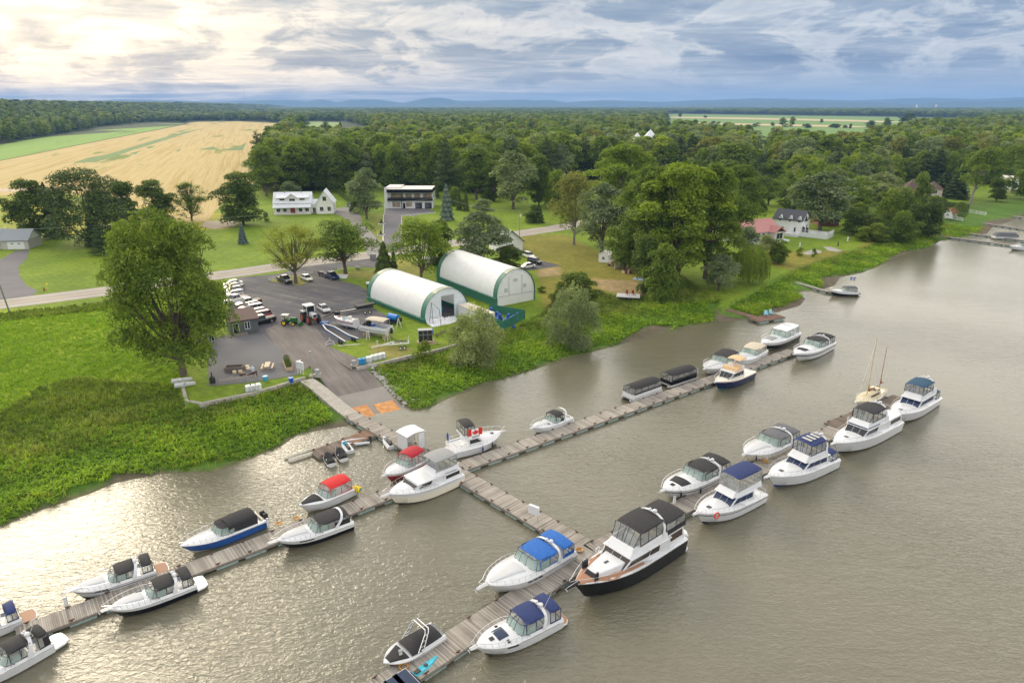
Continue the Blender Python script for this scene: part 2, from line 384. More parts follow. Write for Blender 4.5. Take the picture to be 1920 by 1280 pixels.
n1 = t.noise(oc, 0.05, 5, 0.6); n2 = t.noise(oc, 0.6, 6, 0.65); n3 = t.noise(oc, 6.0, 3, 0.6)
mow = t.n('ShaderNodeTexWave', wave_type='BANDS', bands_direction='DIAGONAL'); mow.inputs['Scale'].default_value = 0.28; mow.inputs['Distortion'].default_value = 0.6
t.L.new(oc, mow.inputs['Vector'])
f = t.math('ADD', t.math('MULTIPLY', n1, 0.7), t.math('ADD', t.math('MULTIPLY', n2, 0.65), t.math('MULTIPLY', n3, 0.5)))
f = t.math('ADD', f, t.math('MULTIPLY', mow.outputs['Fac'], 0.035))
c = t.mix(1.0, at.outputs['Color'], t.ramp(f, [(0.62, (0.62, 0.66, 0.55)), (0.95, (1.0, 1.0, 1.0)), (1.0, (1.35, 1.22, 1.25))]), 'MULTIPLY')
c = t.mix(t.ramp(t.noise(oc, 0.16, 6, 0.7), [(0.56, 0.0), (0.72, 0.5)]), c, t.mix(1.0, c, (1.5, 1.15, 1.3, 1), 'MULTIPLY'))
t.L.new(c, b.inputs['Base Color']); b.inputs['Roughness'].default_value = 0.9; b.inputs['Specular IOR Level'].default_value = 0.15
bn = t.n('ShaderNodeBump'); bn.inputs['Strength'].default_value = 0.6; bn.inputs['Distance'].default_value = 0.25
t.L.new(t.math('ADD', n2, t.math('MULTIPLY', n3, 0.6)), bn.inputs['Height']); t.L.new(bn.outputs[0], b.inputs['Normal'])
ny, nx = GX.shape
idx = np.arange(ny * nx).reshape(ny, nx)
quads = np.stack([idx[:-1, :-1], idx[:-1, 1:], idx[1:, 1:], idx[1:, :-1]], -1).reshape(-1, 4)
rough = rng.normal(0, 0.025, GX.shape) * ((GS > 1) & (GH < LZ - 0.01))
gnd = np_mesh('ground', np.stack([GX, GY, GH + rough], -1).reshape(-1, 3), quads, gm, attr={'tint': tint.reshape(-1, 3)}, smooth=True)
tag(gnd, kind='structure')
# --- water
wm = bpy.data.materials.new('river_water'); wm.use_nodes = True; t = NT(wm.node_tree); b = t.N['Principled BSDF']
oc = t.n('ShaderNodeNewGeometry').outputs['Position']
big = t.noise(oc, 0.02, 3, 0.5)
t.L.new(t.ramp(big, [(0.3, (0.112, 0.106, 0.070)), (0.7, (0.150, 0.142, 0.100))]), b.inputs['Base Color'])
b.inputs['Roughness'].default_value = 0.19; b.inputs['IOR'].default_value = 1.45; b.inputs['Specular IOR Level'].default_value = 0.8
wv = t.noise(t.mapping(oc, rot=(0, 0, R(25)), scale=(0.8, 1.6, 1)), 1.5, 3, 0.55, 0.8)
wf = t.noise(t.mapping(oc, rot=(0, 0, R(-15)), scale=(1.0, 1.7, 1)), 4.0, 3, 0.5, 0.5)
calm = t.ramp(t.noise(oc, 0.035, 3, 0.5), [(0.35, 0.45), (0.65, 1.0)])
spy = t.n('ShaderNodeSeparateXYZ'); t.L.new(oc, spy.inputs[0]); wind = t.ramp(t.math('MULTIPLY', t.math('ADD', spy.outputs[1], t.math('MULTIPLY', t.noise(oc, .03, 3, .5), 60)), .005), [(.34, 1.0), (.60, .40), (.9, .22)])
calm = t.math('MULTIPLY', calm, wind)
hgt = t.math('MULTIPLY', t.math('ADD', t.math('ADD', wv, t.math('MULTIPLY', t.noise(t.mapping(oc, rot=(0, 0, R(8)), scale=(.35, 1.0, 1)), .55, 2, .5, .3), 0.95)), t.math('MULTIPLY', wf, 0.19)), calm)
bn = t.n('ShaderNodeBump'); bn.inputs['Strength'].default_value = 1.0; bn.inputs['Distance'].default_value = 0.20
t.L.new(hgt, bn.inputs['Height']); t.L.new(bn.outputs[0], b.inputs['Normal'])
mb = MB(); mb.add([(-6000, -400, 0), (6000, -400, 0), (6000, 3000, 0), (-6000, 3000, 0)], [(0, 1, 2, 3)])
tag(mb.build('river_water', wm), kind='structure')
# --- sheets on the flat land
def sheet(name, pts, z, material, kind='structure'):
 poly = [Vector((p[0], p[1], 0)) for p in pts]
 tri = tessellate_polygon([poly]); m = MB()
 fs = []
 for a, b_, c_ in tri:
  n = (poly[b_] - poly[a]).cross(poly[c_] - poly[a]).z
  fs.append((a, b_, c_) if n > 0 else (c_, b_, a))
 m.add([(p.x, p.y, z) for p in poly], fs)
 o = m.build(name, material, smooth=0)
 if kind: o['kind'] = kind
 return o
def strip(pts, w0, w1=None):
 """polygon of constant width around a centre line"""
 pts = [Vector((p[0], p[1])) for p in pts]; L = []; Rr = []
 for i, p in enumerate(pts):
  d = (pts[min(i + 1, len(pts) - 1)] - pts[max(i - 1, 0)]).normalized(); n = Vector((-d.y, d.x))
  L.append(p + n * w0); Rr.append(p + n * (w1 if w1 is not None else -w0))
 return L + Rr[::-1]
def ground_mat(name, stops, s1=0.15, s2=4.0, rough=0.9, bump=0.3, streak=None):
 m = bpy.data.materials.new(name); m.use_nodes = True; t = NT(m.node_tree); b = t.N['Principled BSDF']
 oc = t.n('ShaderNodeNewGeometry').outputs['Position']
 a = t.noise(oc, s1, 6, 0.6); c = t.noise(oc, s2, 4, 0.7)
 f = t.math('ADD', t.math('MULTIPLY', a, 0.6), t.math('MULTIPLY', c, 0.4))
 if streak:
  st_ = t.noise(t.mapping(t.mapping(oc, rot=(0, 0, streak[0])), scale=(streak[1], streak[2], 1)), 1.0, 5, 0.6)
  f = t.math('ADD', t.math('MULTIPLY', f, 0.5), t.math('MULTIPLY', st_, 0.5))
 t.L.new(t.ramp(f, stops), b.inputs['Base Color']); b.inputs['Roughness'].default_value = rough; b.inputs['Specular IOR Level'].default_value = 0.25
 bn = t.n('ShaderNodeBump'); bn.inputs['Strength'].default_value = bump; bn.inputs['Distance'].default_value = 0.03
 t.L.new(t.noise(oc, 12, 4, 0.7), bn.inputs['Height']); t.L.new(bn.outputs[0], b.inputs['Normal'])
 return m
GRAVEL = ground_mat('yard_gravel', [(0.36, (0.062, 0.062, 0.074)), (0.47, (0.095, 0.095, 0.108)), (0.54, (0.115, 0.112, 0.12)), (0.62, (0.19, 0.18, 0.165))], s1=.35, s2=3, streak=(.6, .05, .5))
TRACK = ground_mat('worn_driveway', [(0.3, (0.10, 0.088, 0.085)), (0.5, (0.155, 0.14, 0.135)), (0.66, (0.22, 0.20, 0.19))], streak=(math.atan2(rdir.y, rdir.x) * -1, 0.12, 1.3))
ASPH = ground_mat('road_asphalt', [(0.35, (0.27, 0.25, 0.225)), (0.6, (0.34, 0.315, 0.285))])
DARKASPH = ground_mat('driveway_asphalt', [(0.35, (0.12, 0.118, 0.13)), (0.6, (0.155, 0.15, 0.165))])
PATIO = ground_mat('patio_gravel', [(0.35, (0.115, 0.118, 0.13)), (0.6, (0.15, 0.153, 0.165))], s2=8)
CONC = ground_mat('concrete', [(0.3, (0.27, 0.26, 0.24)), (0.65, (0.40, 0.385, 0.36))], s1=0.5)
CONCD = ground_mat('weathered_concrete', [(0.3, (0.15, 0.14, 0.12)), (0.65, (0.33, 0.31, 0.28))], s1=0.5, bump=0.8)
PAINTW = mat('road_paint', (0.72, 0.70, 0.64), 0.7, var=0.1)
RUST = ground_mat('rusty_plate', [(0.3, (0.30, 0.12, 0.045)), (0.5, (0.46, 0.21, 0.07)), (0.68, (0.62, 0.37, 0.17))], s1=1.2, s2=9, rough=0.7)
road_c = PP([(-900, 665), (-300, 603), (0, 570), (100, 558), (195, 546), (330, 526), (455, 510), (560, 494), (650, 483), (720, 475), (800, 463), (880, 452), (960, 440), (1040, 428), (1130, 412), (1260, 385), (1420, 352)])
sheet('road', strip(road_c, 4.0), LZ + 0.012, ASPH)
for w_ in (3.4, -3.4): sheet('road_edge_line', strip(road_c, w_ + 0.09, w_ - 0.09), LZ + 0.02, PAINTW)
sheet('road_centre_line', strip(road_c, 0.09), LZ + 0.02, mat('yellow_road_paint', (0.55, 0.38, 0.08), 0.7))
sheet('road_shoulder', strip(road_c, 5.0), LZ + 0.006, ground_mat('shoulder_gravel', [(0.35, (0.24, 0.215, 0.18)), (0.6, (0.33, 0.30, 0.25))]))
yard = PP([(446, 520), (520, 514), (570, 500), (640, 492), (700, 484), (735, 488), (735, 500), (700, 502), (655, 500), (620, 508), (625, 522), (672, 535), (690, 545), (686, 570), (668, 582), (694, 574), (726, 592), (738, 604), (722, 622), (690, 632),
    (640, 640), (617, 650), (560, 655), (500, 656), (440, 640), (432, 600), (425, 560), (435, 535)])
sheet('gravel_yard', yard, LZ + 0.018, GRAVEL)
sheet('grass_island', PP([(503, 526), (530, 519), (565, 514), (587, 518), (585, 526), (574, 531), (560, 536), (545, 531), (520, 530)]), LZ + 0.03, mat('dry_grass', (0.20, 0.20, 0.04), 0.95, var=0.3, scale=2, bump=0.6, bscale=8))
drv = PP([(505, 600), (560, 600), (600, 635), (618, 655), (640, 688), (672, 680)])
s = RLEN
def rp(a, n): return Vector((RA.x + rdir.x * a + rnor.x * n, RA.y + rdir.y * a + rnor.y * n))
sheet('driveway', [P(497, 617), P(530, 603), P(590, 610), P(618, 650)] + [rp(0, 4.1), rp(0, -4.1), P(562, 700), P(520, 655)], LZ + 0.026, TRACK)
sheet('patio_ground', PP([(400, 635), (420, 628), (495, 628), (520, 650), (545, 680), (562, 702), (480, 716), (392, 724), (390, 680)]), LZ + 0.034, PATIO)
m = MB()
rows = []
for k in range(25):
 a = (RLEN + 3) * k / 24
 rows.append([(*rp(a, n_), float(ramp_z(a)) + (0.03 if k == 0 else 0.0)) for n_ in (4.1, 2, 0, -2, -4.1)])
m.loft([r[::-1] for r in rows]); o = m.build('launch_ramp', TRACK); tag(o, kind='structure')
m = MB();
m.loft([[(*rp(a, n_), float(ramp_z(a)) + 0.006) for n_ in (-4.1, 0, 4.1)] for a in np.linspace(RLEN * 0.60, RLEN + 2.5, 12)])
tag(m.build('concrete_ramp_end', ground_mat('wet_ramp_concrete', [(0.3, (0.17, 0.16, 0.155)), (0.6, (0.26, 0.25, 0.235))])), kind='structure')
for n0, n1, a0 in ((0.35, 3.6, 0.83), (-3.9, -0.5, 0.81)):
 m = MB(); aa = np.linspace(RLEN * a0, RLEN * a0 + 4.2, 5)
 lo = [[(*rp(a, n_), float(ramp_z(a)) + 0.01) for n_ in (n0, n1)] for a in aa]; hi = [[(*rp(a, n_), float(ramp_z(a)) + 0.05) for n_ in (n0, n1)] for a in aa]
 m.loft([[l[0], h[0], h[1], l[1]] for l, h in zip(lo, hi)], close=True, cap0=True, cap1=True)
 o = m.build('ramp_plate', RUST, smooth=0)
 tag(o, 'rusty orange steel plate at the foot of the ramp, the one nearer the gangway' if n0 < 0 else 'rusty orange steel plate at the foot of the ramp, the one nearer the bushes', 'steel plate', 'steel plates on the ramp')
sheet('house_driveway', PP([(722, 391), (802, 391), (816, 398), (753, 404), (752, 470), (718, 474), (720, 404)]), LZ + 0.03, DARKASPH)
sheet('farmhouse_driveway', PP([(622, 392), (650, 388), (668, 392), (676, 404), (680, 420), (705, 445), (735, 470), (690, 480), (680, 450), (655, 415), (640, 405), (625, 400)]), LZ + 0.022, ground_mat('farm_gravel', [(0.35, (0.17, 0.165, 0.165)), (0.6, (0.24, 0.23, 0.22))]))
sheet('garage_driveway', PP([(0, 487), (30, 470), (56, 468), (50, 485), (34, 500), (38, 520), (50, 535), (72, 546), (60, 554), (0, 562), (-30, 560), (-30, 500)]), LZ + 0.026, DARKASPH)
sheet('green_roof_house_drive', PP([(985, 498), (1000, 485), (1052, 498), (1020, 503), (985, 508)]), LZ + 0.026, GRAVEL)
sheet('stony_patch', PP([(1503, 475), (1525, 467), (1540, 470), (1540, 474), (1515, 478)]), LZ + 0.02, CONC)
sheet('gravel_patch', PP([(1543, 462), (1560, 463), (1580, 470), (1570, 472), (1552, 470)]), LZ + 0.02, CONC)
for k_, pl in enumerate([[(1440, 345), (1560, 350), (1560, 345), (1450, 338)], [(1430, 365), (1500, 372), (1500, 368), (1430, 360)]]):
 sheet('village_lane', PP(pl), LZ + 0.03, GRAVEL)
gf0 = P(330, 400); gf1 = P(430, 240); fang = math.atan2(gf1.y - gf0.y, gf1.x - gf0.x)
def field_mat(name, base, band, green, ang, g_amt):
 m = bpy.data.materials.new(name); m.use_nodes = True; t = NT(m.node_tree); b = t.N['Principled BSDF']
 oc = t.n('ShaderNodeNewGeometry').outputs['Position']; r_ = t.mapping(oc, rot=(0, 0, -ang))
 st1 = t.noise(t.mapping(r_, scale=(0.003, 0.16, 1)), 1, 5, 0.65); st2 = t.noise(t.mapping(r_, scale=(0.012, 0.9, 1)), 1, 4, 0.6)
 f = t.math('ADD', t.math('MULTIPLY', st1, 0.6), t.math('MULTIPLY', st2, 0.4))
 c = t.ramp(f, [(0.40, base), (0.50, band), (0.58, base)])
 g = t.ramp(t.noise(t.mapping(r_, scale=(0.006, 0.035, 1)), 1, 6, 0.62), [(g_amt, 0.0), (g_amt + 0.07, 1.0)])
 c = t.mix(g, c, green); t.L.new(c, b.inputs['Base Color']); b.inputs['Roughness'].default_value = 0.95; b.inputs['Specular IOR Level'].default_value = 0.1
 return m
GFM = field_mat('gold_stubble', (0.37, 0.275, 0.10), (0.46, 0.37, 0.18), (0.15, 0.20, 0.045, 1), fang, 0.60)
sheet('gold_field', PP([(-120, 375), (-60, 303), (0, 302), (100, 282), (200, 262), (300, 243), (345, 234), (362, 229), (450, 228), (530, 232), (545, 236), (520, 270), (500, 300), (485, 330), (470, 352), (440, 360), (400, 400), (390, 415), (360, 418), (300, 405), (120, 360)]), LZ + 0.05, GFM)
sheet('green_field', PP([(-200, 320), (-100, 285), (0, 272), (80, 258), (200, 240), (275, 233), (345, 232), (300, 242), (200, 261), (100, 281), (0, 301), (-60, 310)]), LZ + 0.06, field_mat('crop', (0.17, 0.28, 0.055), (0.20, 0.32, 0.07), (0.11, 0.2, 0.04, 1), fang, 0.62))
sheet('field_track', PP([(-100, 357), (0, 354), (60, 353), (122, 352), (122, 356), (60, 358), (0, 360), (-100, 364)]), LZ + 0.07, mat('dusty_track', (0.42, 0.34, 0.24), 0.95))
sheet('field_corner', PP([(385, 415), (455, 412), (440, 425), (400, 430), (375, 425)]), LZ + 0.07, mat('dusty_track2', (0.36, 0.30, 0.22), 0.95))
GRW = mat('field_weeds', (0.10, 0.17, 0.035), 0.95, var=0.3, scale=0.2)
for pl in ([(136, 306), (165, 296), (200, 290), (240, 278), (300, 260), (345, 248), (380, 241), (350, 250), (300, 266), (250, 281), (215, 294), (180, 304)], [(255, 264), (285, 256), (262, 264)], [(272, 276), (293, 273), (280, 279)], [(242, 288), (262, 283), (255, 290)], [(372, 281), (400, 275), (410, 281)],
   [(414, 283), (445, 276), (462, 268), (455, 282)], [(330, 247), (350, 243), (340, 248)], [(390, 231), (412, 231), (400, 233)], [(328, 284), (340, 278), (335, 284)]):
 sheet('field_weeds', PP(pl), LZ + 0.09, GRW)
RFM = field_mat('far_crop', (0.13, 0.22, 0.06), (0.17, 0.26, 0.08), (0.12, 0.2, 0.06, 1), R(3), 0.6)
sheet('far_green_field', PP([(1250, 214), (1400, 216), (1700, 220), (1840, 224), (1835, 228), (1700, 240), (1640, 262), (1600, 290), (1540, 300), (1440, 280), (1330, 260), (1250, 250)]), LZ + 0.05, RFM)
sheet('far_tan_strip', PP([(1255, 219), (1400, 221), (1600, 225), (1700, 229), (1680, 230), (1500, 226), (1300, 222), (1255, 221)]), LZ + 0.15, mat('tan_strip', (0.45, 0.36, 0.2), 0.95))
sheet('far_tan_strip', PP([(1290, 229), (1400, 232), (1560, 235), (1640, 238), (1600, 239), (1440, 236), (1300, 232)]), LZ + 0.15, MATS['tan_strip'])
sheet('quarry_floor', PP([(552, 243), (600, 239), (700, 244), (712, 256), (700, 274), (590, 276), (550, 256)]), LZ + 0.05, ground_mat('sandy_ground', [(0.35, (0.30, 0.25, 0.20)), (0.6, (0.44, 0.38, 0.32))], s1=0.02))
sheet('clearing_grass', PP([(560, 236), (575, 228), (640, 230), (635, 239), (600, 240)]), LZ + 0.06, mat('clearing', (0.16, 0.24, 0.05), 0.95))
hm = ground_mat('forested_hill', [(0.35, (0.03, 0.05, 0.022)), (0.65, (0.055, 0.08, 0.035))], s1=0.002, s2=0.02)
def ridge(name, y, w0, w1, hts, seed):
 rr = random.Random(seed); m = MB(); rows = []
 n = 260
 for j, (dy, k) in enumerate(((-900, 0.0), (-450, 0.45), (-120, 0.9), (0, 1.0), (500, 0.5), (1100, 0))):
  row = []
  for i in range(n + 1):
   tt = i / n; x = w0 + (w1 - w0) * tt
   u = 960 + x / y * FPX * 0.945
   h = 0
   for (uc, wd, hh) in hts: h = max(h, hh * math.exp(-abs((u - uc) / wd) ** 2.3))
   h += 9 * math.sin(u * 0.013 + seed) + 6 * math.sin(u * 0.047 + seed * 2) + 3 * math.sin(u * 0.13)
   row.append((x, y + dy, max(1.0, h) * k))
  rows.append(row)
 m.loft(rows); tag(m.build(name, hm), kind='structure')
ridge('distant_hills', 14500, -15500, 13500, [(0, 300, 128), (330, 190, 148), (560, 150, 150), (640, 40, 166), (715, 80, 160), (830, 60, 176), (960, 160, 146), (1020, 50, 154), (1130, 140, 146), (1400, 260, 168), (1650, 220, 186), (1850, 200, 192), (2050, 150, 185)], 3)
ridge('near_hills', 11000, -12000, 10500, [(300, 400, 52), (900, 300, 50), (1450, 300, 95), (1800, 260, 118)], 8)
# === docks
def wood_mat(name, c0, c1, c2, plank=0.16):
 """weathered planks laid across the local x axis"""
 m = bpy.data.materials.new(name); m.use_nodes = True; t = NT(m.node_tree); b = t.N['Principled BSDF']
 oc = t.n('ShaderNodeTexCoord').outputs['Object']; sp = t.n('ShaderNodeSeparateXYZ'); t.L.new(oc, sp.inputs[0])
 q = t.math('DIVIDE', sp.outputs[0], plank); fl = t.math('FLOOR', q); fr = t.math('FRACT', q)
 wn = t.n('ShaderNodeTexWhiteNoise', noise_dimensions='1D'); t.L.new(fl, wn.inputs['W'])
 big = t.noise(t.n('ShaderNodeNewGeometry').outputs['Position'], 0.35, 5, 0.6)
 gr = t.noise(t.mapping(oc, scale=(9, 0.8, 1)), 1.0, 4, 0.6)
 f = t.math('ADD', t.math('MULTIPLY', wn.outputs['Value'], 0.3), t.math('ADD', t.math('MULTIPLY', big, 0.55), t.math('MULTIPLY', gr, 0.25)))
 c = t.ramp(f, [(0.3, c0), (0.6, c1), (0.9, c2)])
 gap = t.ramp(fr, [(0.0, 0.25), (0.09, 1.0), (0.91, 1.0), (1.0, 0.25)])
 c = t.mix(1.0, c, gap, 'MULTIPLY'); t.L.new(c, b.inputs['Base Color']); b.inputs['Roughness'].default_value = 0.85; b.inputs['Specular IOR Level'].default_value = 0.2
 bn = t.n('ShaderNodeBump'); bn.inputs['Strength'].default_value = 0.8; bn.inputs['Distance'].default_value = 0.02
 t.L.new(t.math('MULTIPLY', gap, 1.0), bn.inputs['Height']); t.L.new(bn.outputs[0], b.inputs['Normal'])
 MATS[name] = m; return m
DECK = wood_mat('weathered_planks', (0.19, 0.17, 0.15), (0.35, 0.325, 0.29), (0.50, 0.47, 0.43))
DECKB = wood_mat('brown_planks', (0.16, 0.09, 0.06), (0.24, 0.15, 0.11), (0.34, 0.25, 0.2))
DECKD = wood_mat('dark_planks', (0.11, 0.085, 0.07), (0.19, 0.155, 0.13), (0.30, 0.26, 0.23))
WOODF = mat('dock_frame_timber', (0.20, 0.18, 0.16), 0.85, var=0.25)
FLOATM = mat('pale_blue_float', (0.30, 0.42, 0.42), 0.6, var=0.2)
FLOATB = mat('blue_float', (0.02, 0.30, 0.50), 0.5, var=0.1)
FLOATD = mat('black_float', (0.03, 0.03, 0.035), 0.6, var=0.2)
IRON = mat('rusty_cleat', (0.09, 0.045, 0.035), 0.7, var=0.3)
CONCM = mat('old_concrete', (0.34, 0.325, 0.29), 0.9, var=0.3, scale=2, bump=0.5, bscale=8)
ZD = 0.52
def dock(name, label, A, B, wdt, sec=6.1, cleats=True, material=None, z=ZD, floats=True, group='wooden docks', wd=None):
 A = Vector((A[0], A[1])); B = Vector((B[0], B[1])); d = B - A; L = d.length; rz = math.atan2(d.y, d.x)
 t_ = thing(name, label, 'dock', (A.x, A.y, 0), rz, group); n = max(1, round(L / sec)); sl_ = L / n
 rr = random.Random(int(L * 10)); proto = {}
 for i in range(n):
  m = MB(); m.box((0, 0, z - 0.07), (sl_ - 0.025, wdt, 0.07))
  if 'deck' not in proto:
   o = m.build('deck_section', material or DECK, t_, smooth=0); proto['deck'] = o
   m = MB()
   for s_ in (-1, 1): m.box((0, s_ * (wdt / 2 + 0.045), z - 0.27), (sl_ - 0.03, 0.085, 0.22))
   m.box((-sl_ / 2 + 0.06, 0, z - 0.27), (0.08, wdt, 0.195)); m.box((sl_ / 2 - 0.06, 0, z - 0.27), (0.08, wdt, 0.195))
   o2 = m.build('edge_beam', WOODF, t_, smooth=0); proto['beam'] = o2
   if floats:
    m = MB()
    for s_ in (-1, 1):
     for e in (-0.27, 0.27): m.box((e * sl_, s_ * (wdt / 2 - 0.42), -0.35), (sl_ * 0.34, 0.86, 0.59))
    proto['float'] = m.build('float', [FLOATM], t_, bevel=0.05)
   if cleats:
    m = MB(); m.tube([(-0.22, 0, z + 0.15), (0.22, 0, z + 0.15)], 0.065); m.box((0, 0, z), (0.14, 0.06, 0.12)); c0 = m.build('cleat', IRON, None)
    for j, (s_, e) in enumerate([(s_, e) for s_ in (-1, 1) for e in (-0.36, 0.14)]):
     c1 = c0 if j == 0 else c0.copy()
     if j: COL.objects.link(c1)
     c1.parent = t_; c1['ox'] = e * sl_; c1.location = (0, s_ * (wdt / 2 - 0.10), 0); proto['cleat%d' % j] = c1
   for o in proto.values(): o.location.x = sl_ / 2 + o.get('ox', 0)
  else:
   for o in proto.values():
    c = o.copy(); COL.objects.link(c); c.parent = t_; c.location.x = sl_ * (i + 0.5) + o.get('ox', 0); c.location.z = rr.uniform(-0.012, 0.012)
 return t_, L, rz
DA = P(30, 1190, ZD); DJ = P(846, 880, ZD)      # row nearest the left shore
DB = P(1487, 657, ZD); JC = P(1112, 1032, ZD); DC0 = P(700, 1300, ZD); DCm = P(1570, 803, ZD); DC1 = P(1700, 748, ZD)
G0 = P(575, 712, LZ); G1 = P(657, 772, 0.9); G2 = P(720, 816, ZD + 0.05)
w2 = 2.35
dj = Vector(DJ[:2]); da = (Vector(DA[:2]) - dj).normalized(); db = (Vector(DB[:2]) - dj).normalized(); dc = (Vector(JC[:2]) - dj).normalized()
print('DOCK A/B angle', math.degrees(math.atan2(-da.y, -da.x)), math.degrees(math.atan2(db.y, db.x)), 'C', math.degrees(math.atan2(dc.y, dc.x)))
dock('floating_dock', 'long weathered plank dock at the lower left, ending beside the grey topped yacht', DA, dj + da * 1.25, w2)
dock('floating_dock', 'long plank dock running right from the boat with the maple leaf flag', dj + db * 1.25, DB, w2)
dock('floating_dock', 'plank walkway dock joining the middle docks to the lower dock, bare of boats', dj + dc * 0.0, Vector(JC[:2]) - dc * 1.3, 2.6)
ddc = (Vector(DC0[:2]) - Vector(JC[:2])).normalized(); dde = (Vector(DCm[:2]) - Vector(JC[:2])).normalized()
dock('floating_dock', 'lower plank dock with the tower boat, blue canopy cruiser and navy canopy cruiser alongside', DC0, Vector(JC[:2]) + ddc * 0.05, 2.7)
dock('floating_dock', 'lower right plank dock lined by the row of white flybridge yachts', Vector(JC[:2]) + dde * 0.1, DCm, 2.5)
dock('floating_dock', 'broad end platform of planks between the two masted sailboat and the teal topped yacht', Vector(DCm[:2]) + (Vector(DC1[:2]) - Vector(DCm[:2])).normalized() * 0.1, DC1, 4.2, material=DECKD)
gp = [Vector((G1.x, G1.y)), dj - dc * 0.0]
dock('gangway_dock', 'plank gangway dock leading from the concrete footpath past the white roofed gate to the crossing', G1, dj - (dj - Vector(G1[:2])).normalized() * 1.25, 2.3, z=ZD + 0.06)
m = MB(); dd = Vector((G1.x - G0.x, G1.y - G0.y)); gl_ = dd.length; dd.normalize(); nn = Vector((-dd.y, dd.x))
rows = []
for k in range(9):
 a = gl_ * k / 8; zt = LZ + 0.05 - (LZ + 0.05 - ZD - 0.07) * sm(k / 8, 0.1, 1.0); zt = float(zt)
 c_ = Vector(G0[:2]) + dd * a
 rows.append([(*(c_ + nn * 1.1), zt - 0.7), (*(c_ + nn * 1.1), zt), (*(c_ - nn * 1.1), zt), (*(c_ - nn * 1.1), zt - 0.7)])
m.loft([r[::-1] for r in rows], close=True, cap0=True, cap1=True)
tag(m.build('footpath', mat('pale_concrete_path', (0.36, 0.34, 0.31), 0.9, var=0.2, scale=1.5, bump=0.3), smooth=0), kind='structure')
S0 = P(706, 806, 0.4); S1 = P(642, 832, 0.4); S2 = P(588, 852, 0.4); S3 = P(537, 868, 0.25)
dock('side_dock', 'short brown plank dock between the gangway and the grey dinghy', S1, S0, 2.4, sec=9, material=DECKB, z=0.42)
dock('side_dock', 'short grey plank dock behind the covered jet skis', S2, Vector(S1[:2]) + (Vector(S2[:2]) - Vector(S1[:2])).normalized() * 0.1, 2.6, sec=9, material=DECKD, z=0.40)
def float_pontoon(label, A, B, r):
 A = Vector((A[0], A[1])); B = Vector((B[0], B[1])); d = B - A; L = d.length
 m = MB(); m.tube([(0, 0, 0.08), (0.3, 0, 0.1), (L - 0.3, 0, 0.1), (L, 0, 0.08)], [r * 0.6, r, r, r * 0.6], n=10)
 o = m.build('float_tube', mat('dirty_white_float', (0.46, 0.45, 0.38), 0.5, var=0.25), loc=(A.x, A.y, 0), rz=math.atan2(d.y, d.x)); tag(o, label, 'float', 'loose dock floats')
float_pontoon('dirty white float tube beyond the end of the jet ski dock, nearer one', P(541, 866, 0), P(590, 851, 0), 0.36)
float_pontoon('dirty white float tube beyond the end of the jet ski dock, shoreward one', P(534, 861, 0), P(582, 845, 0), 0.28)
float_pontoon('white float tube beside the leftmost covered jet ski', P(596, 850, 0), P(622, 866, 0), 0.3)
float_pontoon('white float tube between the two covered jet skis', P(622, 845, 0), P(645, 857, 0), 0.25)
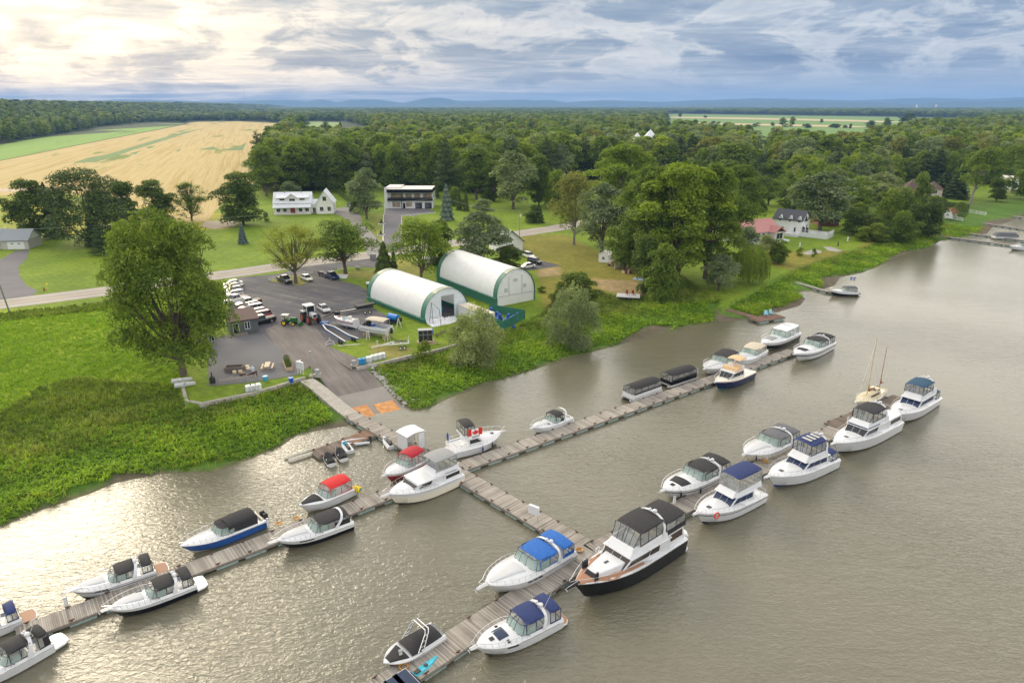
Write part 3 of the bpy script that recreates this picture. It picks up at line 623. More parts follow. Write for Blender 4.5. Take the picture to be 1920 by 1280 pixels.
# === boats
def lerp(a, b, t): return a + (b - a) * t
def hull(S):
 """returns mesh builder rows and shape functions; x from stern 0 to bow L"""
 L, B = S['L'], S['B'] / 2; s0, s1 = S.get('s0', 0.95), S.get('s1', 1.45); full = S.get('full', 0.46); pw = S.get('pw', 2.5)
 taper = S.get('taper', 0.93)
 def b(t):
  k = 1 - max(0.0, (t - full) / (1 - full)) ** pw
  return max(0.03, B * k * (lerp(taper, 1, min(1, t / full)) if t < full else 1))
 def sh(t): return s0 + (s1 - s0) * t ** 1.5 - S.get('sag', 0.0) * math.sin(math.pi * t)
 def ch(t): return 0.12 + S.get('chr', 0.55) * sh(1) * max(0, t - 0.35) ** 2.0
 return b, sh, ch
def make_boat(S):
 L, B = S['L'], S['B']; b, sh, ch = hull(S)
 root = thing(S.get('name', 'motor_boat'), S['label'], S.get('cat', 'boat'), group=S.get('group'))
 N = 26; rake = S.get('rake', 0.11) * L; tcb = S['tc']       # cockpit ends / deck begins
 ts = [i / N for i in range(N + 1)]
 rows = []
 stp = S.get('stripe', (0.66, 0.74))
 for t in ts:
  bb, s_, c_ = b(t), sh(t), ch(t)
  def xx(zf): return L * t - rake * (1 - zf) * t ** 5
  bc = bb * (0.92 - 0.42 * t ** 2.2)
  z1 = lerp(c_, s_, stp[0]); z2 = lerp(c_, s_, stp[1])
  keelz = -0.45 * (1 - t ** 6) + (c_ - 0.1) * t ** 6
  r = [(xx(0), 0, keelz), (xx(0.05), bc, c_), (xx(stp[0]), lerp(bc, bb, stp[0] ** 0.8), z1), (xx(stp[1]), lerp(bc, bb, stp[1] ** 0.8), z2), (xx(0.93), lerp(bc, bb, 0.95), lerp(c_, s_, 0.93)), (xx(1), bb, s_)]
  rows.append(r + [(p[0], -p[1], p[2]) for p in r[::-1]])
 m = MB(); H1, H2, H3 = S.get('mats', (WHITE, WHITE, WHITE)); mm = [S.get('bot', BOTTOM), H1, H2, H3]
 mrow = [0, 1, 2, 3, 3, 3, 3, 3, 2, 1, 0]
 m.loft([r[::-1] for r in rows], mrow=mrow[::-1])
 m.f.append([0 + k for k in range(12)]); m.m.append(1)      # transom
 hl = m.build('hull', mm, root, smooth=30)
 m = MB()
 for sg in (1, -1): m.tube([(L * t, sg * (b(t) + 0.012), sh(t) - 0.03) for t in ts], 0.035, n=5)
 m.build('rub_rail', S.get('rubm', STEEL), root)
 m = MB(); crown = S.get('crown', 0.42); coam = S.get('coam', 0.22); fl = S.get('floor', 0.45)
 fr = [-1, -.92, -.80, -.76, -.4, 0, .4, .76, .80, .92, 1]
 def crn(t):
  if t < tcb: return 0
  return crown * min(1, (1 - t) / (1 - tcb) * 1.55) ** 0.8
 rows = []
 dts = [i / N for i in range(N + 1)]
 dts = sorted(set([0.0, 0.018, tcb - 0.001, tcb] + [t for t in dts if abs(t - tcb) > 0.012]))
 for t in dts:
  bb, s_ = b(t), sh(t)
  if t < tcb:
   inn = fl if t > 0.01 else s_ + coam * 0.9
   zs = [s_, s_ + coam, s_ + coam, inn, inn, inn, inn, inn, s_ + coam, s_ + coam, s_]
  else:
   k = crn(t) + coam * max(0, 1 - (t - tcb) * 6) * 0.3
   zs = [s_ + k * (1 - abs(f) ** 2.4) + 0.0 for f in fr]; zs[1] = zs[9] = s_ + 0.05 + k * 0.12
  rows.append([(L * t, f * bb * 0.995, z) for f, z in zip(fr, zs)])
 m.loft([r[::-1] for r in rows]); dk = m.build('deck', S.get('deckm', H3 if not S.get('darktop') else WHITE), root, smooth=28)
 def dz(x, y):
  t = min(0.999, max(tcb, x / L)); bb = b(t); return sh(t) + crn(t) * (1 - min(1, abs(y) / bb) ** 2.4)
 if S.get('seats', True):
  m = MB(); xw = tcb * L; w_ = b(0.2) * 0.74
  m.box((xw * 0.13, 0, fl), (0.6, w_ * 1.9, 0.42)); m.box((xw * 0.06 + 0.02, 0, fl + 0.4), (0.22, w_ * 1.9, 0.35))
  m.box((xw * 0.45, w_ * 0.72, fl), (xw * 0.4, 0.55, 0.42)); m.box((xw * 0.80, -w_ * 0.5, fl), (0.5, 0.6, 0.5)); m.box((xw * 0.80 - 0.26, -w_ * 0.5, fl + 0.5), (0.12, 0.6, 0.5))
  m.build('seat', SEAT, root, bevel=0.05)
  m = MB(); m.box((xw - 0.45, -w_ * 0.45, fl), (0.6, 0.9, 1.0), top=(0.6, 1)); m.build('helm', S.get('helmm', WHITE), root, bevel=0.04)
 if S.get('plat'):
  pl, pm = S['plat']; m = MB(); w_ = b(0) * 0.93
  pts = [(0.05, -w_), (0.05, w_), (-pl * 0.6, w_ * 0.95), (-pl * 0.93, w_ * 0.72), (-pl, 0), (-pl * 0.93, -w_ * 0.72), (-pl * 0.6, -w_ * 0.95)]
  m.prism([(x - 0.0, y) for x, y in pts], 0.22, 0.36, 0, 0)
  m.prism([(x * 0.93 - 0.03, y * 0.93) for x, y in pts], 0.361, 0.385, 1, 1); m.build('swim_platform', [WHITE, pm], root, smooth=0)
 if S.get('pulpit', 0.7):
  pl = S.get('pulpit', 0.7); m = MB(); zz_ = sh(1)
  m.prism([(L * 0.96, -0.24), (L * 0.96, 0.24), (L + pl * 0.8, 0.15), (L + pl, 0), (L + pl * 0.8, -0.15)], zz_ - 0.05, zz_ + 0.06)
  m.build('bow_pulpit', H3, root, smooth=0)
  m = MB(); m.tube([(L * 0.97, 0, zz_ + 0.12), (L + pl, 0, zz_ + 0.08)], 0.025); m.tube([(L + pl + 0.05, -0.2, zz_ - 0.15), (L + pl + 0.1, 0, zz_ + 0.03), (L + pl + 0.05, 0.2, zz_ - 0.15)], 0.035)
  m.build('anchor', STEEL, root)
 if S.get('rail', True):
  m = MB(); t0 = S.get('rail0', 0.42); rh = S.get('rh', 0.52); top = []
  tt = [t0 + (0.975 - t0) * k / 9 for k in range(10)]
  for sg in (1, -1):
   row = []
   for k, t in enumerate(tt):
    h_ = rh * min(1, k / 1.5); p = (L * t + 0.05 * L * (t - t0), sg * (b(t) * 0.93 + 0.05 * t), sh(t) + 0.03 + h_); row.append(p)
    if k > 0: m.tube([(L * t, sg * b(t) * 0.93, sh(t)), p], 0.017, n=4)
   top.append(row)
  xe = L * 1.0 + S.get('pulpit', 0.7) * 0.6
  m.tube(top[0] + [(xe, 0.1, sh(1) + rh), (xe, -0.1, sh(1) + rh)] + top[1][::-1], 0.024, n=5); m.build('bow_rail', STEEL, root)
 for sg in (1, -1):
  for t in S.get('ports', []):
   m = MB(); zz_ = lerp(ch(t), sh(t), 0.80); bb = lerp(b(t) * (0.92 - 0.42 * t ** 2.2), b(t), 0.82 ** 0.8) + 0.012
   dy_ = (b(t + 0.02) - b(t - 0.02)) / (0.04 * L)
   m.tube([(L * t - 0.24, sg * (bb - dy_ * 0.24), zz_), (L * t + 0.24, sg * (bb + dy_ * 0.24), zz_ + 0.02)], 0.07, n=8); m.build('porthole', DGLASS, root)
 for (x, y, a, c_, mt) in S.get('hatches', []):
  m = MB(); X0 = x * L; z0 = [dz(X0 + dx, y + dy) for dx, dy in ((-a / 2, -c_ / 2), (a / 2, -c_ / 2), (a / 2, c_ / 2), (-a / 2, c_ / 2))]
  pts = [(X0 - a / 2, y - c_ / 2), (X0 + a / 2, y - c_ / 2), (X0 + a / 2, y + c_ / 2), (X0 - a / 2, y + c_ / 2)]
  m.hexa([(p[0], p[1], z - 0.05) for p, z in zip(pts, z0)] + [(p[0], p[1], z + 0.05) for p, z in zip(pts, z0)]); m.build('hatch', mt, root, bevel=0.015)
 for (x0, x1, w0, w1, mt, nm) in S.get('pads', []):
  m = MB(); rows = []
  for k in range(9):
   u = k / 8; X0 = L * lerp(x0, x1, u); ww = lerp(w0, w1, u) * (B / 2)
   edge = 0.02 if k in (0, 8) else 0.06
   rows.append([(X0, f * ww, dz(X0, f * ww) + (edge if abs(f) < 1 else 0.01)) for f in (-1, -.94, -.5, 0, .5, .94, 1)])
  m.loft([r[::-1] for r in rows]); m.build(nm, mt, root, smooth=60)
 for (x0, x1, y0, y1, mt) in S.get('deckwin', []):
  for sg in (1, -1):
   m = MB(); pts = [(x0 * L, y0 * B / 2), (x1 * L, y0 * B / 2 * 0.95), (x0 * L, y1 * B / 2)]
   vs = [(p[0], sg * p[1], dz(p[0], p[1]) + 0.03) for p in pts]; vl = [(a, c_, z - 0.06) for a, c_, z in vs]
   m.add(vl + vs, [(0, 1, 2), (3, 5, 4), (0, 3, 4, 1), (1, 4, 5, 2), (2, 5, 3, 0)]); m.build('skylight', mt, root, smooth=0)
 S['_'] = (b, sh, ch, dz, crn, fl, coam)
 for (t, sg, col) in S.get('fenders', []):
  m = MB(); y = sg * (b(t) + 0.14); z = sh(t)
  m.tube([(L * t, y, z - 0.85), (L * t, y, z - 0.8), (L * t, y, z - 0.3), (L * t, y, z - 0.22), (L * t, y - sg * 0.08, z + 0.1)], [0.05, 0.115, 0.115, 0.04, 0.012], n=8); m.build('fender', col, root)
 if S.get('outboard'):
  for y in S['outboard']:
   m = MB(); m.box((-0.35, y, 0.75), (0.62, 0.42, 0.62), top=(0.75, 0.75)); m.box((-0.35, y, -0.4), (0.2, 0.12, 1.2)); m.box((-0.12, y, 0.6), (0.35, 0.25, 0.25)); m.build('outboard_motor', BLKPL, root, bevel=0.06)
 return root
def windshield(root, S, xw, w, back, h, rake=0.55, mt=None, frame=BLKPL, z0=None):
 """wrap-around windshield; returns the top curve"""
 b, sh, ch, dz, crn, fl, coam = S['_']; mt = mt or WSGLASS
 bot = []; top = []
 prof = [(-back, 1.0), (-back * 0.55, 0.99), (-back * 0.2, 0.90), (-0.06, 0.62), (0.0, 0.25), (0.0, -0.25), (-0.06, -0.62), (-back * 0.2, -0.90), (-back * 0.55, -0.99), (-back, -1.0)]
 for i, (dx, f) in enumerate(prof):
  x = xw + dx; y = f * w
  z = (max(dz(x, y), sh(x / S['L']) + coam) if x / S['L'] >= S['tc'] else sh(x / S['L']) + coam) if z0 is None else z0
  e = abs(dx) / back
  bot.append((x, y, z)); top.append((x - rake * h * (1 - 0.5 * e), y * 0.90, z + h * (1 - 0.10 * e)))
 zt = max(p[2] for p in top); top = [(p[0], p[1], lerp(p[2], zt, 0.6)) for p in top]
 m = MB(); m.loft([bot, top]); m.build('windshield', mt, root, smooth=60)
 m = MB(); m.tube(top, 0.028, n=5); m.tube(bot, 0.02, n=5)
 for i in (0, 2, 4, 5, 7, 9): m.tube([bot[i], top[i]], 0.02, n=5)
 m.build('windshield_frame', frame, root)
 return bot, top
def canopy(root, x0, x1, w, zb, z, mt, cam=0.17, sides=None, frame=None, name='canopy', drop=0.12, front=None, curtain=VINYL, aftcurtain=None, nposts=3, x0b=None, skirt=None, wb=None):
 """arched fabric top from x0 (aft) to x1 (front); clear curtains down to height zb"""
 m = MB(); rows = []; n = 8
 fr = [-1, -.97, -.8, -.45, 0, .45, .8, .97, 1]
 for i in range(n + 1):
  u = i / n; x = lerp(x0, x1, u); e = 1 - abs(2 * u - 1) ** 4
  ed = 0.10 * (1 - e); ww = w * (1 - 0.07 * (1 - e))
  rows.append([(x, f * ww, z + cam * (1 - abs(f) ** 2.2) - ed - (drop if abs(f) == 1 else 0) + (0.02 * math.sin(u * 9.4) ** 2 if abs(f) < .9 else 0)) for f in fr])
 m.loft([r[::-1] for r in rows])
 lo = [[(p[0], p[1], p[2] - 0.03) for p in r] for r in rows]; m.loft(lo)
 for r, l in ((rows[0], lo[0]), (rows[-1][::-1], lo[-1][::-1])): m.loft([l, r])
 cn = m.build(name, mt, root, smooth=50)
 if curtain is not None and zb is not None:
  wb = wb or w; x0b = x0 if x0b is None else x0b
  m = MB(); zt = z - 0.05; fm = frame or mt
  for sg in (1, -1):
   q = [(x0b, sg * wb, zb), (x1, sg * wb, zb), (x1, sg * w * 0.97, zt), (x0, sg * w * 0.97, zt)]
   m.add(q, [(0, 1, 2, 3)])
  m.add([(x0b, -wb, zb), (x0b, wb, zb), (x0, w * .95, zt), (x0, -w * .95, zt)], [(0, 1, 2, 3)])
  if front is not None:   # front curtain reaches down to the given top curve
   f = front; k = len(f); tp = [(x1 - 0.0, lerp(w * .95, -w * .95, i / (k - 1)) if f[0][1] > 0 else lerp(-w * .95, w * .95, i / (k - 1)), zt + 0.1 * math.sin(math.pi * i / (k - 1))) for i in range(k)]
   m.loft([f, tp])
  m.build('clear_curtain', curtain, root, smooth=0)
  m = MB()
  for sg in (1, -1):
   for i in range(nposts + 1):
    u = i / nposts; m.tube([(lerp(x0b, x1, u), sg * wb * 1.005, zb), (lerp(x0, x1, u), sg * w * 0.975, zt)], 0.035, n=4)
   m.tube([(x0b, sg * wb * 1.005, zb + 0.03), (x1, sg * wb * 1.005, zb + 0.03)], 0.05, n=4)
  for y in (-.45, 0, .45): m.tube([(x0b - 0.01, y * wb, zb), (x0 - 0.01, y * w, zt)], 0.03, n=4)
  m.tube([(x0b - 0.01, -wb, zb + .03), (x0b - .01, wb, zb + .03)], 0.05, n=4)
  if front is not None:
   for i in (0, 2, 4, 5, 7, 9):
    if i < k: m.tube([f[i], tp[i]], 0.028, n=4)
  m.build('curtain_frame', fm, root)
  if skirt:
   m = MB()
   for sg in (1, -1):
    q = [(x0b, sg * wb * 1.01, zb - 0.02), (lerp(x0b, x1, skirt[1]), sg * wb * 1.01, zb - 0.02), (lerp(x0b, x1, skirt[1]), sg * wb * 1.0, zb + skirt[0]), (x0b - .01, sg * wb * 1.0, zb + skirt[0])]
    m.add(q if sg < 0 else q[::-1], [(0, 1, 2, 3)])
   m.add([(x0b - .03, wb, zb), (x0b - .03, -wb, zb), (x0b - .03, -wb, zb + skirt[0]), (x0b - .03, wb, zb + skirt[0])], [(0, 1, 2, 3)])
   m.build('canvas_skirt', mt, root, smooth=0)
 return cn
def arch(root, x, w, zb, z, mt=WHITE, lean=-0.5, wid=0.24, th=0.10, dome=True, wide=1.6, ant=True):
 m = MB(); path = []
 for k in range(13):
  a = math.pi * k / 12; y = -w * math.cos(a); h = math.sin(a) ** 0.42
  path.append((y, h))
 rows = []
 for y, h in path:
  xc = x + lean * h; zc_ = zb + (z - zb) * h; ww = wid * (wide + (1 - wide) * h) / 2; ny = abs(y) / w
  o_ = th / 2
  yo = y * (1 + o_ / w * (1 - h)); rows.append([(xc - ww, y - o_ * (1 - h) * np.sign(y), zc_ + o_ * h), (xc + ww, y - o_ * (1 - h) * np.sign(y), zc_ + o_ * h), (xc + ww, y + o_ * (1 - h) * np.sign(y), zc_ - o_ * h), (xc - ww, y + o_ * (1 - h) * np.sign(y), zc_ - o_ * h)])
 m.loft(rows, close=True); a_ = m.build('radar_arch', mt, root, smooth=50)
 if dome:
  m = MB(); m.sphere((x + lean, 0.35, z + 0.17), 0.22, sq=(1, 1, 0.8)); m.sphere((x + lean, -0.25, z + 0.12), 0.12); m.build('radar_dome', WHITE, a_)
 if ant and int(x * 977) % 3 == 0:
  m = MB(); m.tube([(x + lean, w * 0.55, z), (x + lean - 0.9, w * 0.62, z + 1.7)], [0.018, 0.008], n=4); m.build('antenna', WHITE, a_)
 return a_
def ppos(bow, stern, zb, zs=0.4):
 """placement from bow and stern points"""
 A = P(*stern, zs); Bw = P(*bow, zb); d = Vector((Bw.x - A.x, Bw.y - A.y)); return A, d.length, math.atan2(d.y, d.x)
def place(root, A, rz): root.location = (A.x, A.y, 0); root.rotation_euler = (0, 0, rz)
FB = mat('black_fender', (0.02, 0.02, 0.03), 0.4, var=0); FN = mat('navy_fender', (0.02, 0.05, 0.2), 0.4, var=0); FW = mat('white_fender', (0.7, 0.7, 0.68), 0.4, var=0)
def express(label, bow, stern, top, mats=(WHITE, WHITE, WHITE), plat=(0.9, WHITE), top2=None, arch_=True, bot=None, fend=None, group='express cruisers at the docks', B=None, tc=0.44, zc_h=0.98, full_curtain=True, skirt=None, fendcol=FB, zb=None, lean=-0.4, dome=True, ptl=0.55, cx=(0.10, 0.93), **kw):
 A, L, rz = ppos(bow, stern, zb or 1.5); A, L, rz = ppos(bow, stern, 1.75 * (L / 10.5) ** .6); pl = plat[0] if plat else 0
 L2 = L - pl * 0.5 - (ptl * 0.6 if ptl else 0); A = A + Vector((math.cos(rz), math.sin(rz), 0)) * pl * 0.5
 sc = L2 / 10.5
 S = dict(L=L2, B=B or min(3.9, L2 * 0.36), label=label, name='cabin_cruiser', cat='motor boat', mats=mats, plat=plat, tc=tc, s0=1.10 * sc ** 0.6, s1=1.75 * sc ** 0.6, crown=0.5 * sc, pulpit=ptl, group=group, pw=3.0,
    fenders=fend or [(0.15, -1, fendcol), (0.45, -1, fendcol), (0.70, -1, fendcol)], **kw)
 if bot: S['bot'] = bot
 if 'pads' not in S: S['pads'] = [(0.60, 0.94, 0.52, 0.14, NONSKID, 'nonskid_deck')]
 r = make_boat(S); b, sh, ch, dz, crn, fl, coam = S['_']; w_ = b(tc) * 0.86; L = L2
 xw = (tc + 0.12) * L; bt, tp = windshield(r, S, xw, w_, 0.20 * L, 0.78 * sc ** 0.5)
 zt = tp[4][2]; zcan = sh(0.3) + coam + zc_h * sc ** 0.4
 xa = 0.22 * L
 fx = xw - 0.95 * sc
 if top2 is None or not arch_:
  canopy(r, cx[0] * L * 0.5, fx, b(0.3) * 0.82, sh(0.2) + coam, zcan, top, front=tp, skirt=skirt, nposts=4)
 else:
  canopy(r, xa + 0.1, fx, b(0.35) * 0.82, sh(0.3) + coam, zcan, top, front=tp, nposts=2)
  canopy(r, 0.03 * L, xa - 0.45, b(0.2) * 0.86, sh(0.2) + coam, zcan + 0.02, top2, nposts=2, name='aft_canopy', skirt=skirt, cam=0.2)
 if arch_: arch(r, xa + 0.35, b(0.25) * 0.95, sh(0.25) + coam * 0.5, zcan + 0.27, lean=lean, dome=dome)
 place(r, A, rz); return r, S
SMH = (STEEL)
HG = [(0.72, 0, 0.5, 0.5, TINTGL), (0.62, 0.55, 0.28, 0.28, DGLASS)]
express('white cruiser with thin navy stripe, black canopy and brown swim platform', (122, 1108), (303, 1064), CANBLK, mats=(WHITE, NAVYH, WHITE), plat=(1.25, TEAK), top2=CANBLK, stripe=(0.62, 0.72), hatches=[(0.78, 0, 0.5, 0.5, FW), (0.93, 0, .3, .3, STEEL)], ports=[0.62, 0.7])
express('cruiser with black lower hull, black canopy and white platform on the lower left dock', (192, 1143), (375, 1090), CANBLK, mats=(BLACKH, WHITE, WHITE), plat=(1.1, WHITE), top2=CANBLK, stripe=(0.60, 0.66), bot=BOTTOM, hatches=[(0.78, 0.1, 0.7, 0.55, SEAT), (0.62, -0.8, 0.5, 0.3, DGLASS)])
r, S = express('white cruiser cut by the left edge with a tall black canopy and white stern platform', (-95, 1290), (108, 1198), CANBLK, plat=(1.3, WHITE), top2=CANBLK, skirt=(0.9, 0.55), zc_h=1.35)
express('white cruiser with navy blue canopy and brown platform cut by the left edge', (-150, 1215), (54, 1152), CANNAVY, plat=(1.2, TEAK), top2=CANNAVY)
express('long black bottomed cruiser with wedge skylights on its white deck and one black canopy', (507, 1016), (655, 978), CANBLK, mats=(BLACKH, BLACKH, WHITE), plat=None, stripe=(0.40, 0.5), bot=BOTTOM, deckwin=[(0.66, 0.80, 0.12, 0.40, DGLASS)], hatches=[(0.86, 0, 0.45, 0.45, FW)], ports=[0.60, 0.66, 0.72], skirt=(0.55, 0.5), dome=False, fend=[(0.2, -1, FN), (0.45, -1, FN), (0.6, -1, FW)], lean=-1.1, ptl=1.0)
express('big white cruiser with bright blue canopies and pale green windshield tied inside the lower dock', (899, 1100), (1062, 1030), CANBLUE, plat=(0.7, WHITE), top2=CANBLUE, hatches=[(0.80, 0.1, 0.55, 0.55, FW), (0.66, -0.7, 0.32, 0.32, DGLASS)], ports=[0.50, 0.56, 0.62], B=4.1, ptl=1.1, zb=1.7, zc_h=1.0, skirt=(0.35, 0.9), bot=BOTWHITE)
express('white cruiser with navy canopies, a big solar panel on its foredeck and brown platform', (884, 1214), (1046, 1152), CANNAVY, plat=(0.9, TEAK), top2=CANNAVY, pads=[(0.64, 0.76, 0.42, 0.42, SOLAR, 'solar_panel')], hatches=[(0.81, 0.1, 0.4, 0.4, DGLASS), (0.68, 1.05, 0.25, 0.3, DGLASS), (0.67, -1.0, 0.25, 0.25, DGLASS)], ports=[0.62, 0.68], fendcol=FN, zb=1.6, zc_h=1.25)
express('white cruiser with dark stripe and black sun pad, beyond the navy roofed yacht', (1240, 920), (1352, 880), CANBLK, mats=(WHITE, BLACKH, WHITE), stripe=(0.6, 0.7), plat=(0.5, WHITE), top2=CANBLK, pads=[(0.67, 0.80, 0.62, 0.5, CANBLK, 'sun_pad')], hatches=[(0.85, 0.0, 0.5, 0.5, CANBLK)], fend=[(0.2, -1, FB), (0.5, -1, FB), (0.85, 1, FB), (0.6, 1, FB)], zb=1.6, B=3.8, bot=BOTWHITE)
express('cream white cruiser with charcoal canopy on the inner side of the lower right dock', (1394, 852), (1480, 822), CANDGREY, mats=(CREAM, WHITE, WHITE), plat=(0.4, WHITE), top2=CANDGREY, fend=[(0.25, -1, FB), (0.45, -1, FB), (0.7, -1, FB), (0.9, 1, FB)], zb=1.6, bot=BOTWHITE, hatches=[(0.8, 0, 0.45, 0.45, FW)])
express('small white cruiser with short black top and swept arch alone on the middle dock', (995, 802), (1066, 784), CANBLK, plat=(0.5, WHITE), ports=[], hatches=[(0.78, 0, 0.4, 0.4, FW)], zc_h=1.2, skirt=(0.35, 0.5), lean=-0.7, dome=False, cx=(0.5, 0.9), deckwin=[(0.62, 0.72, 0.45, 0.7, DGLASS)])
express('small white cruiser with black half top beside the tan topped tug', (1320, 692), (1372, 674), CANBLK, plat=(0.4, WHITE), zc_h=1.1, dome=False, arch_=False, hatches=[(0.78, 0, 0.4, 0.4, FW)])
express('white cruiser with beige canvas cover, between the tug and the black hulled cruiser', (1378, 676), (1424, 660), CANBEIGE, plat=(0.4, WHITE), zc_h=1.0, dome=False, arch_=False)
express('white hardtop cruiser with wide black hull band near the far end of its dock', (1427, 644), (1486, 628), WHITE, mats=(BLACKH, BLACKH, WHITE), stripe=(0.5, 0.58), bot=BOTWHITE, plat=(0.5, WHITE), pads=[(0.66, 0.82, 0.5, 0.4, CANGREY, 'sun_pad')], zc_h=1.3, zb=1.7, dome=False)
express('white cruiser with navy stripe and black top at the outer end of the middle dock', (1489, 664), (1550, 646), CANBLK, mats=(WHITE, NAVYH, WHITE), stripe=(0.55, 0.70), bot=BOTWHITE, plat=(0.5, WHITE), top2=CANBLK, pads=[(0.74, 0.84, 0.5, 0.4, CANBLK, 'sun_pad')], zb=1.7)
def runabout(label, bow, stern, top, mats, name='runabout_boat', bowcover=None, outboard=None, plat=None, zb=1.2, B=None, group='runabouts at the docks', top_rng=(0.06, 0.48), curtain=VINYL, zc_h=1.15, bot=None, stripe=(0.45, 0.55), rail=True, deckwin=None, fend=None, tall=0.62, ptl=0):
 A, L, rz = ppos(bow, stern, zb)
 S = dict(L=L - (plat[0] if plat else 0), B=B or L * 0.30, label=label, name=name, cat='motor boat', mats=mats, tc=0.46, s0=0.95, s1=1.45, crown=0.32, pulpit=ptl, plat=plat, outboard=outboard, stripe=stripe, rail=rail, group=group, floor=0.5, coam=0.12, fenders=fend or [])
 if bot: S['bot'] = bot
 if bowcover: S['pads'] = [(0.63, 0.955, 0.78, 0.16, bowcover, 'bow_cover')]
 if deckwin: S['deckwin'] = deckwin
 r = make_boat(S); b, sh, ch, dz, crn, fl, coam = S['_']; L = S['L']
 bt, tp = windshield(r, S, 0.60 * L, b(0.5) * 0.84, 0.20 * L, tall)
 if top: canopy(r, top_rng[0] * L, top_rng[1] * L, b(0.3) * 0.82, sh(0.2) + coam, sh(0.3) + zc_h, top, front=tp, nposts=2, cam=0.28, curtain=curtain)
 if plat: A = A + Vector((math.cos(rz), math.sin(rz), 0)) * plat[0]
 place(r, A, rz); return r, S
runabout('blue hulled runabout with white deck, black cockpit cover and black outboard', (337, 1026), (490, 976), CANBLK, (BLUEH, BLUEH, WHITE), outboard=[-0.35, 0.35], stripe=(0.6, 0.90), curtain=mat('black_cover_side', (0.022, 0.022, 0.025), 0.85, var=0.2), zb=1.3, B=2.9, bot=BOTWHITE, top_rng=(0.10, 0.46), zc_h=1.05)
runabout('white runabout with a red canopy and black cover over its bow', (561, 950), (662, 914), CANRED, (WHITE, WHITE, WHITE), bowcover=CANBLK, plat=(0.5, WHITE), rail=False, bot=BOTWHITE, zc_h=1.35, B=2.8)
runabout('small cabin boat with crimson hull bottom and dark red folding top near the white gate', (722, 893), (797, 858), CANDRED, (REDH, REDH, WHITE), plat=(0.4, WHITE), stripe=(0.5, 0.62), bot=REDH, zc_h=1.45, ptl=0.6, B=2.9, top_rng=(0.12, 0.48))
r, S = runabout('white runabout with charcoal half top at the little blue edged dock beyond the reeds', (1556, 545), (1606, 551), CANDGREY, (BLACKH, WHITE, WHITE), stripe=(0.5, 0.6), B=2.5, zc_h=1.1)
runabout('white motor boat cut by the right edge beside the far dock', (1893, 462), (1935, 466), CANNAVY, (WHITE, WHITE, WHITE), B=2.4, rail=False, group=None)
A, L, rz = ppos((719, 1243), (822, 1188), 0.9)
S = dict(L=L, B=2.5, label='white wakeboard boat under black covers with a tubular metal tower', name='wakeboard_boat', cat='motor boat', tc=0.46, s0=0.8, s1=0.95, crown=0.12, pulpit=0, rail=False, full=0.5, pw=3.0,
   mats=(BLACKH, WHITE, WHITE), stripe=(0.5, 0.6), pads=[(0.66, 0.93, 0.82, 0.3, CANBLK, 'bow_cover')], seats=False)
r = make_boat(S); b, sh, ch, dz, crn, fl, coam = S['_']
m = MB(); rows = []
for k in range(11):
 u = k / 10; x = lerp(0.05, 0.63, u) * L; hh = 0.25 + 0.35 * math.sin(math.pi * min(1, u * 1.15)) ** 0.7 if 0 < k < 10 else 0.18
 ww = b(x / L) * 0.9; rows.append([(x, f * ww, sh(x / L) + 0.2 + (hh * (1 - abs(f) ** 2.5) if abs(f) < 1 else -0.05)) for f in (-1, -.92, -.5, 0, .5, .92, 1)])
m.loft([q[::-1] for q in rows]); m.build('cockpit_cover', CANBLK, r, smooth=50)
m = MB()
for x0, x1 in ((0.52, 0.36), (0.42, 0.30)):
 m.tube([(x0 * L, -1.15, 1.0), (x1 * L, -0.95, 2.35), (x1 * L - 0.1, -0.8, 2.55), (x1 * L - 0.1, 0.8, 2.55), (x1 * L, 0.95, 2.35), (x0 * L, 1.15, 1.0)], 0.045, n=6)
for s_ in (-1, 1):
 for k in (0.25, 0.55, 0.85): m.tube([(lerp(0.52, 0.36, k) * L, s_ * lerp(1.15, .95, k), lerp(1, 2.35, k)), (lerp(0.42, 0.30, k) * L, s_ * lerp(1.15, .95, k), lerp(1, 2.35, k))], 0.035)
m.build('tower', STEEL, r); place(r, A, rz)
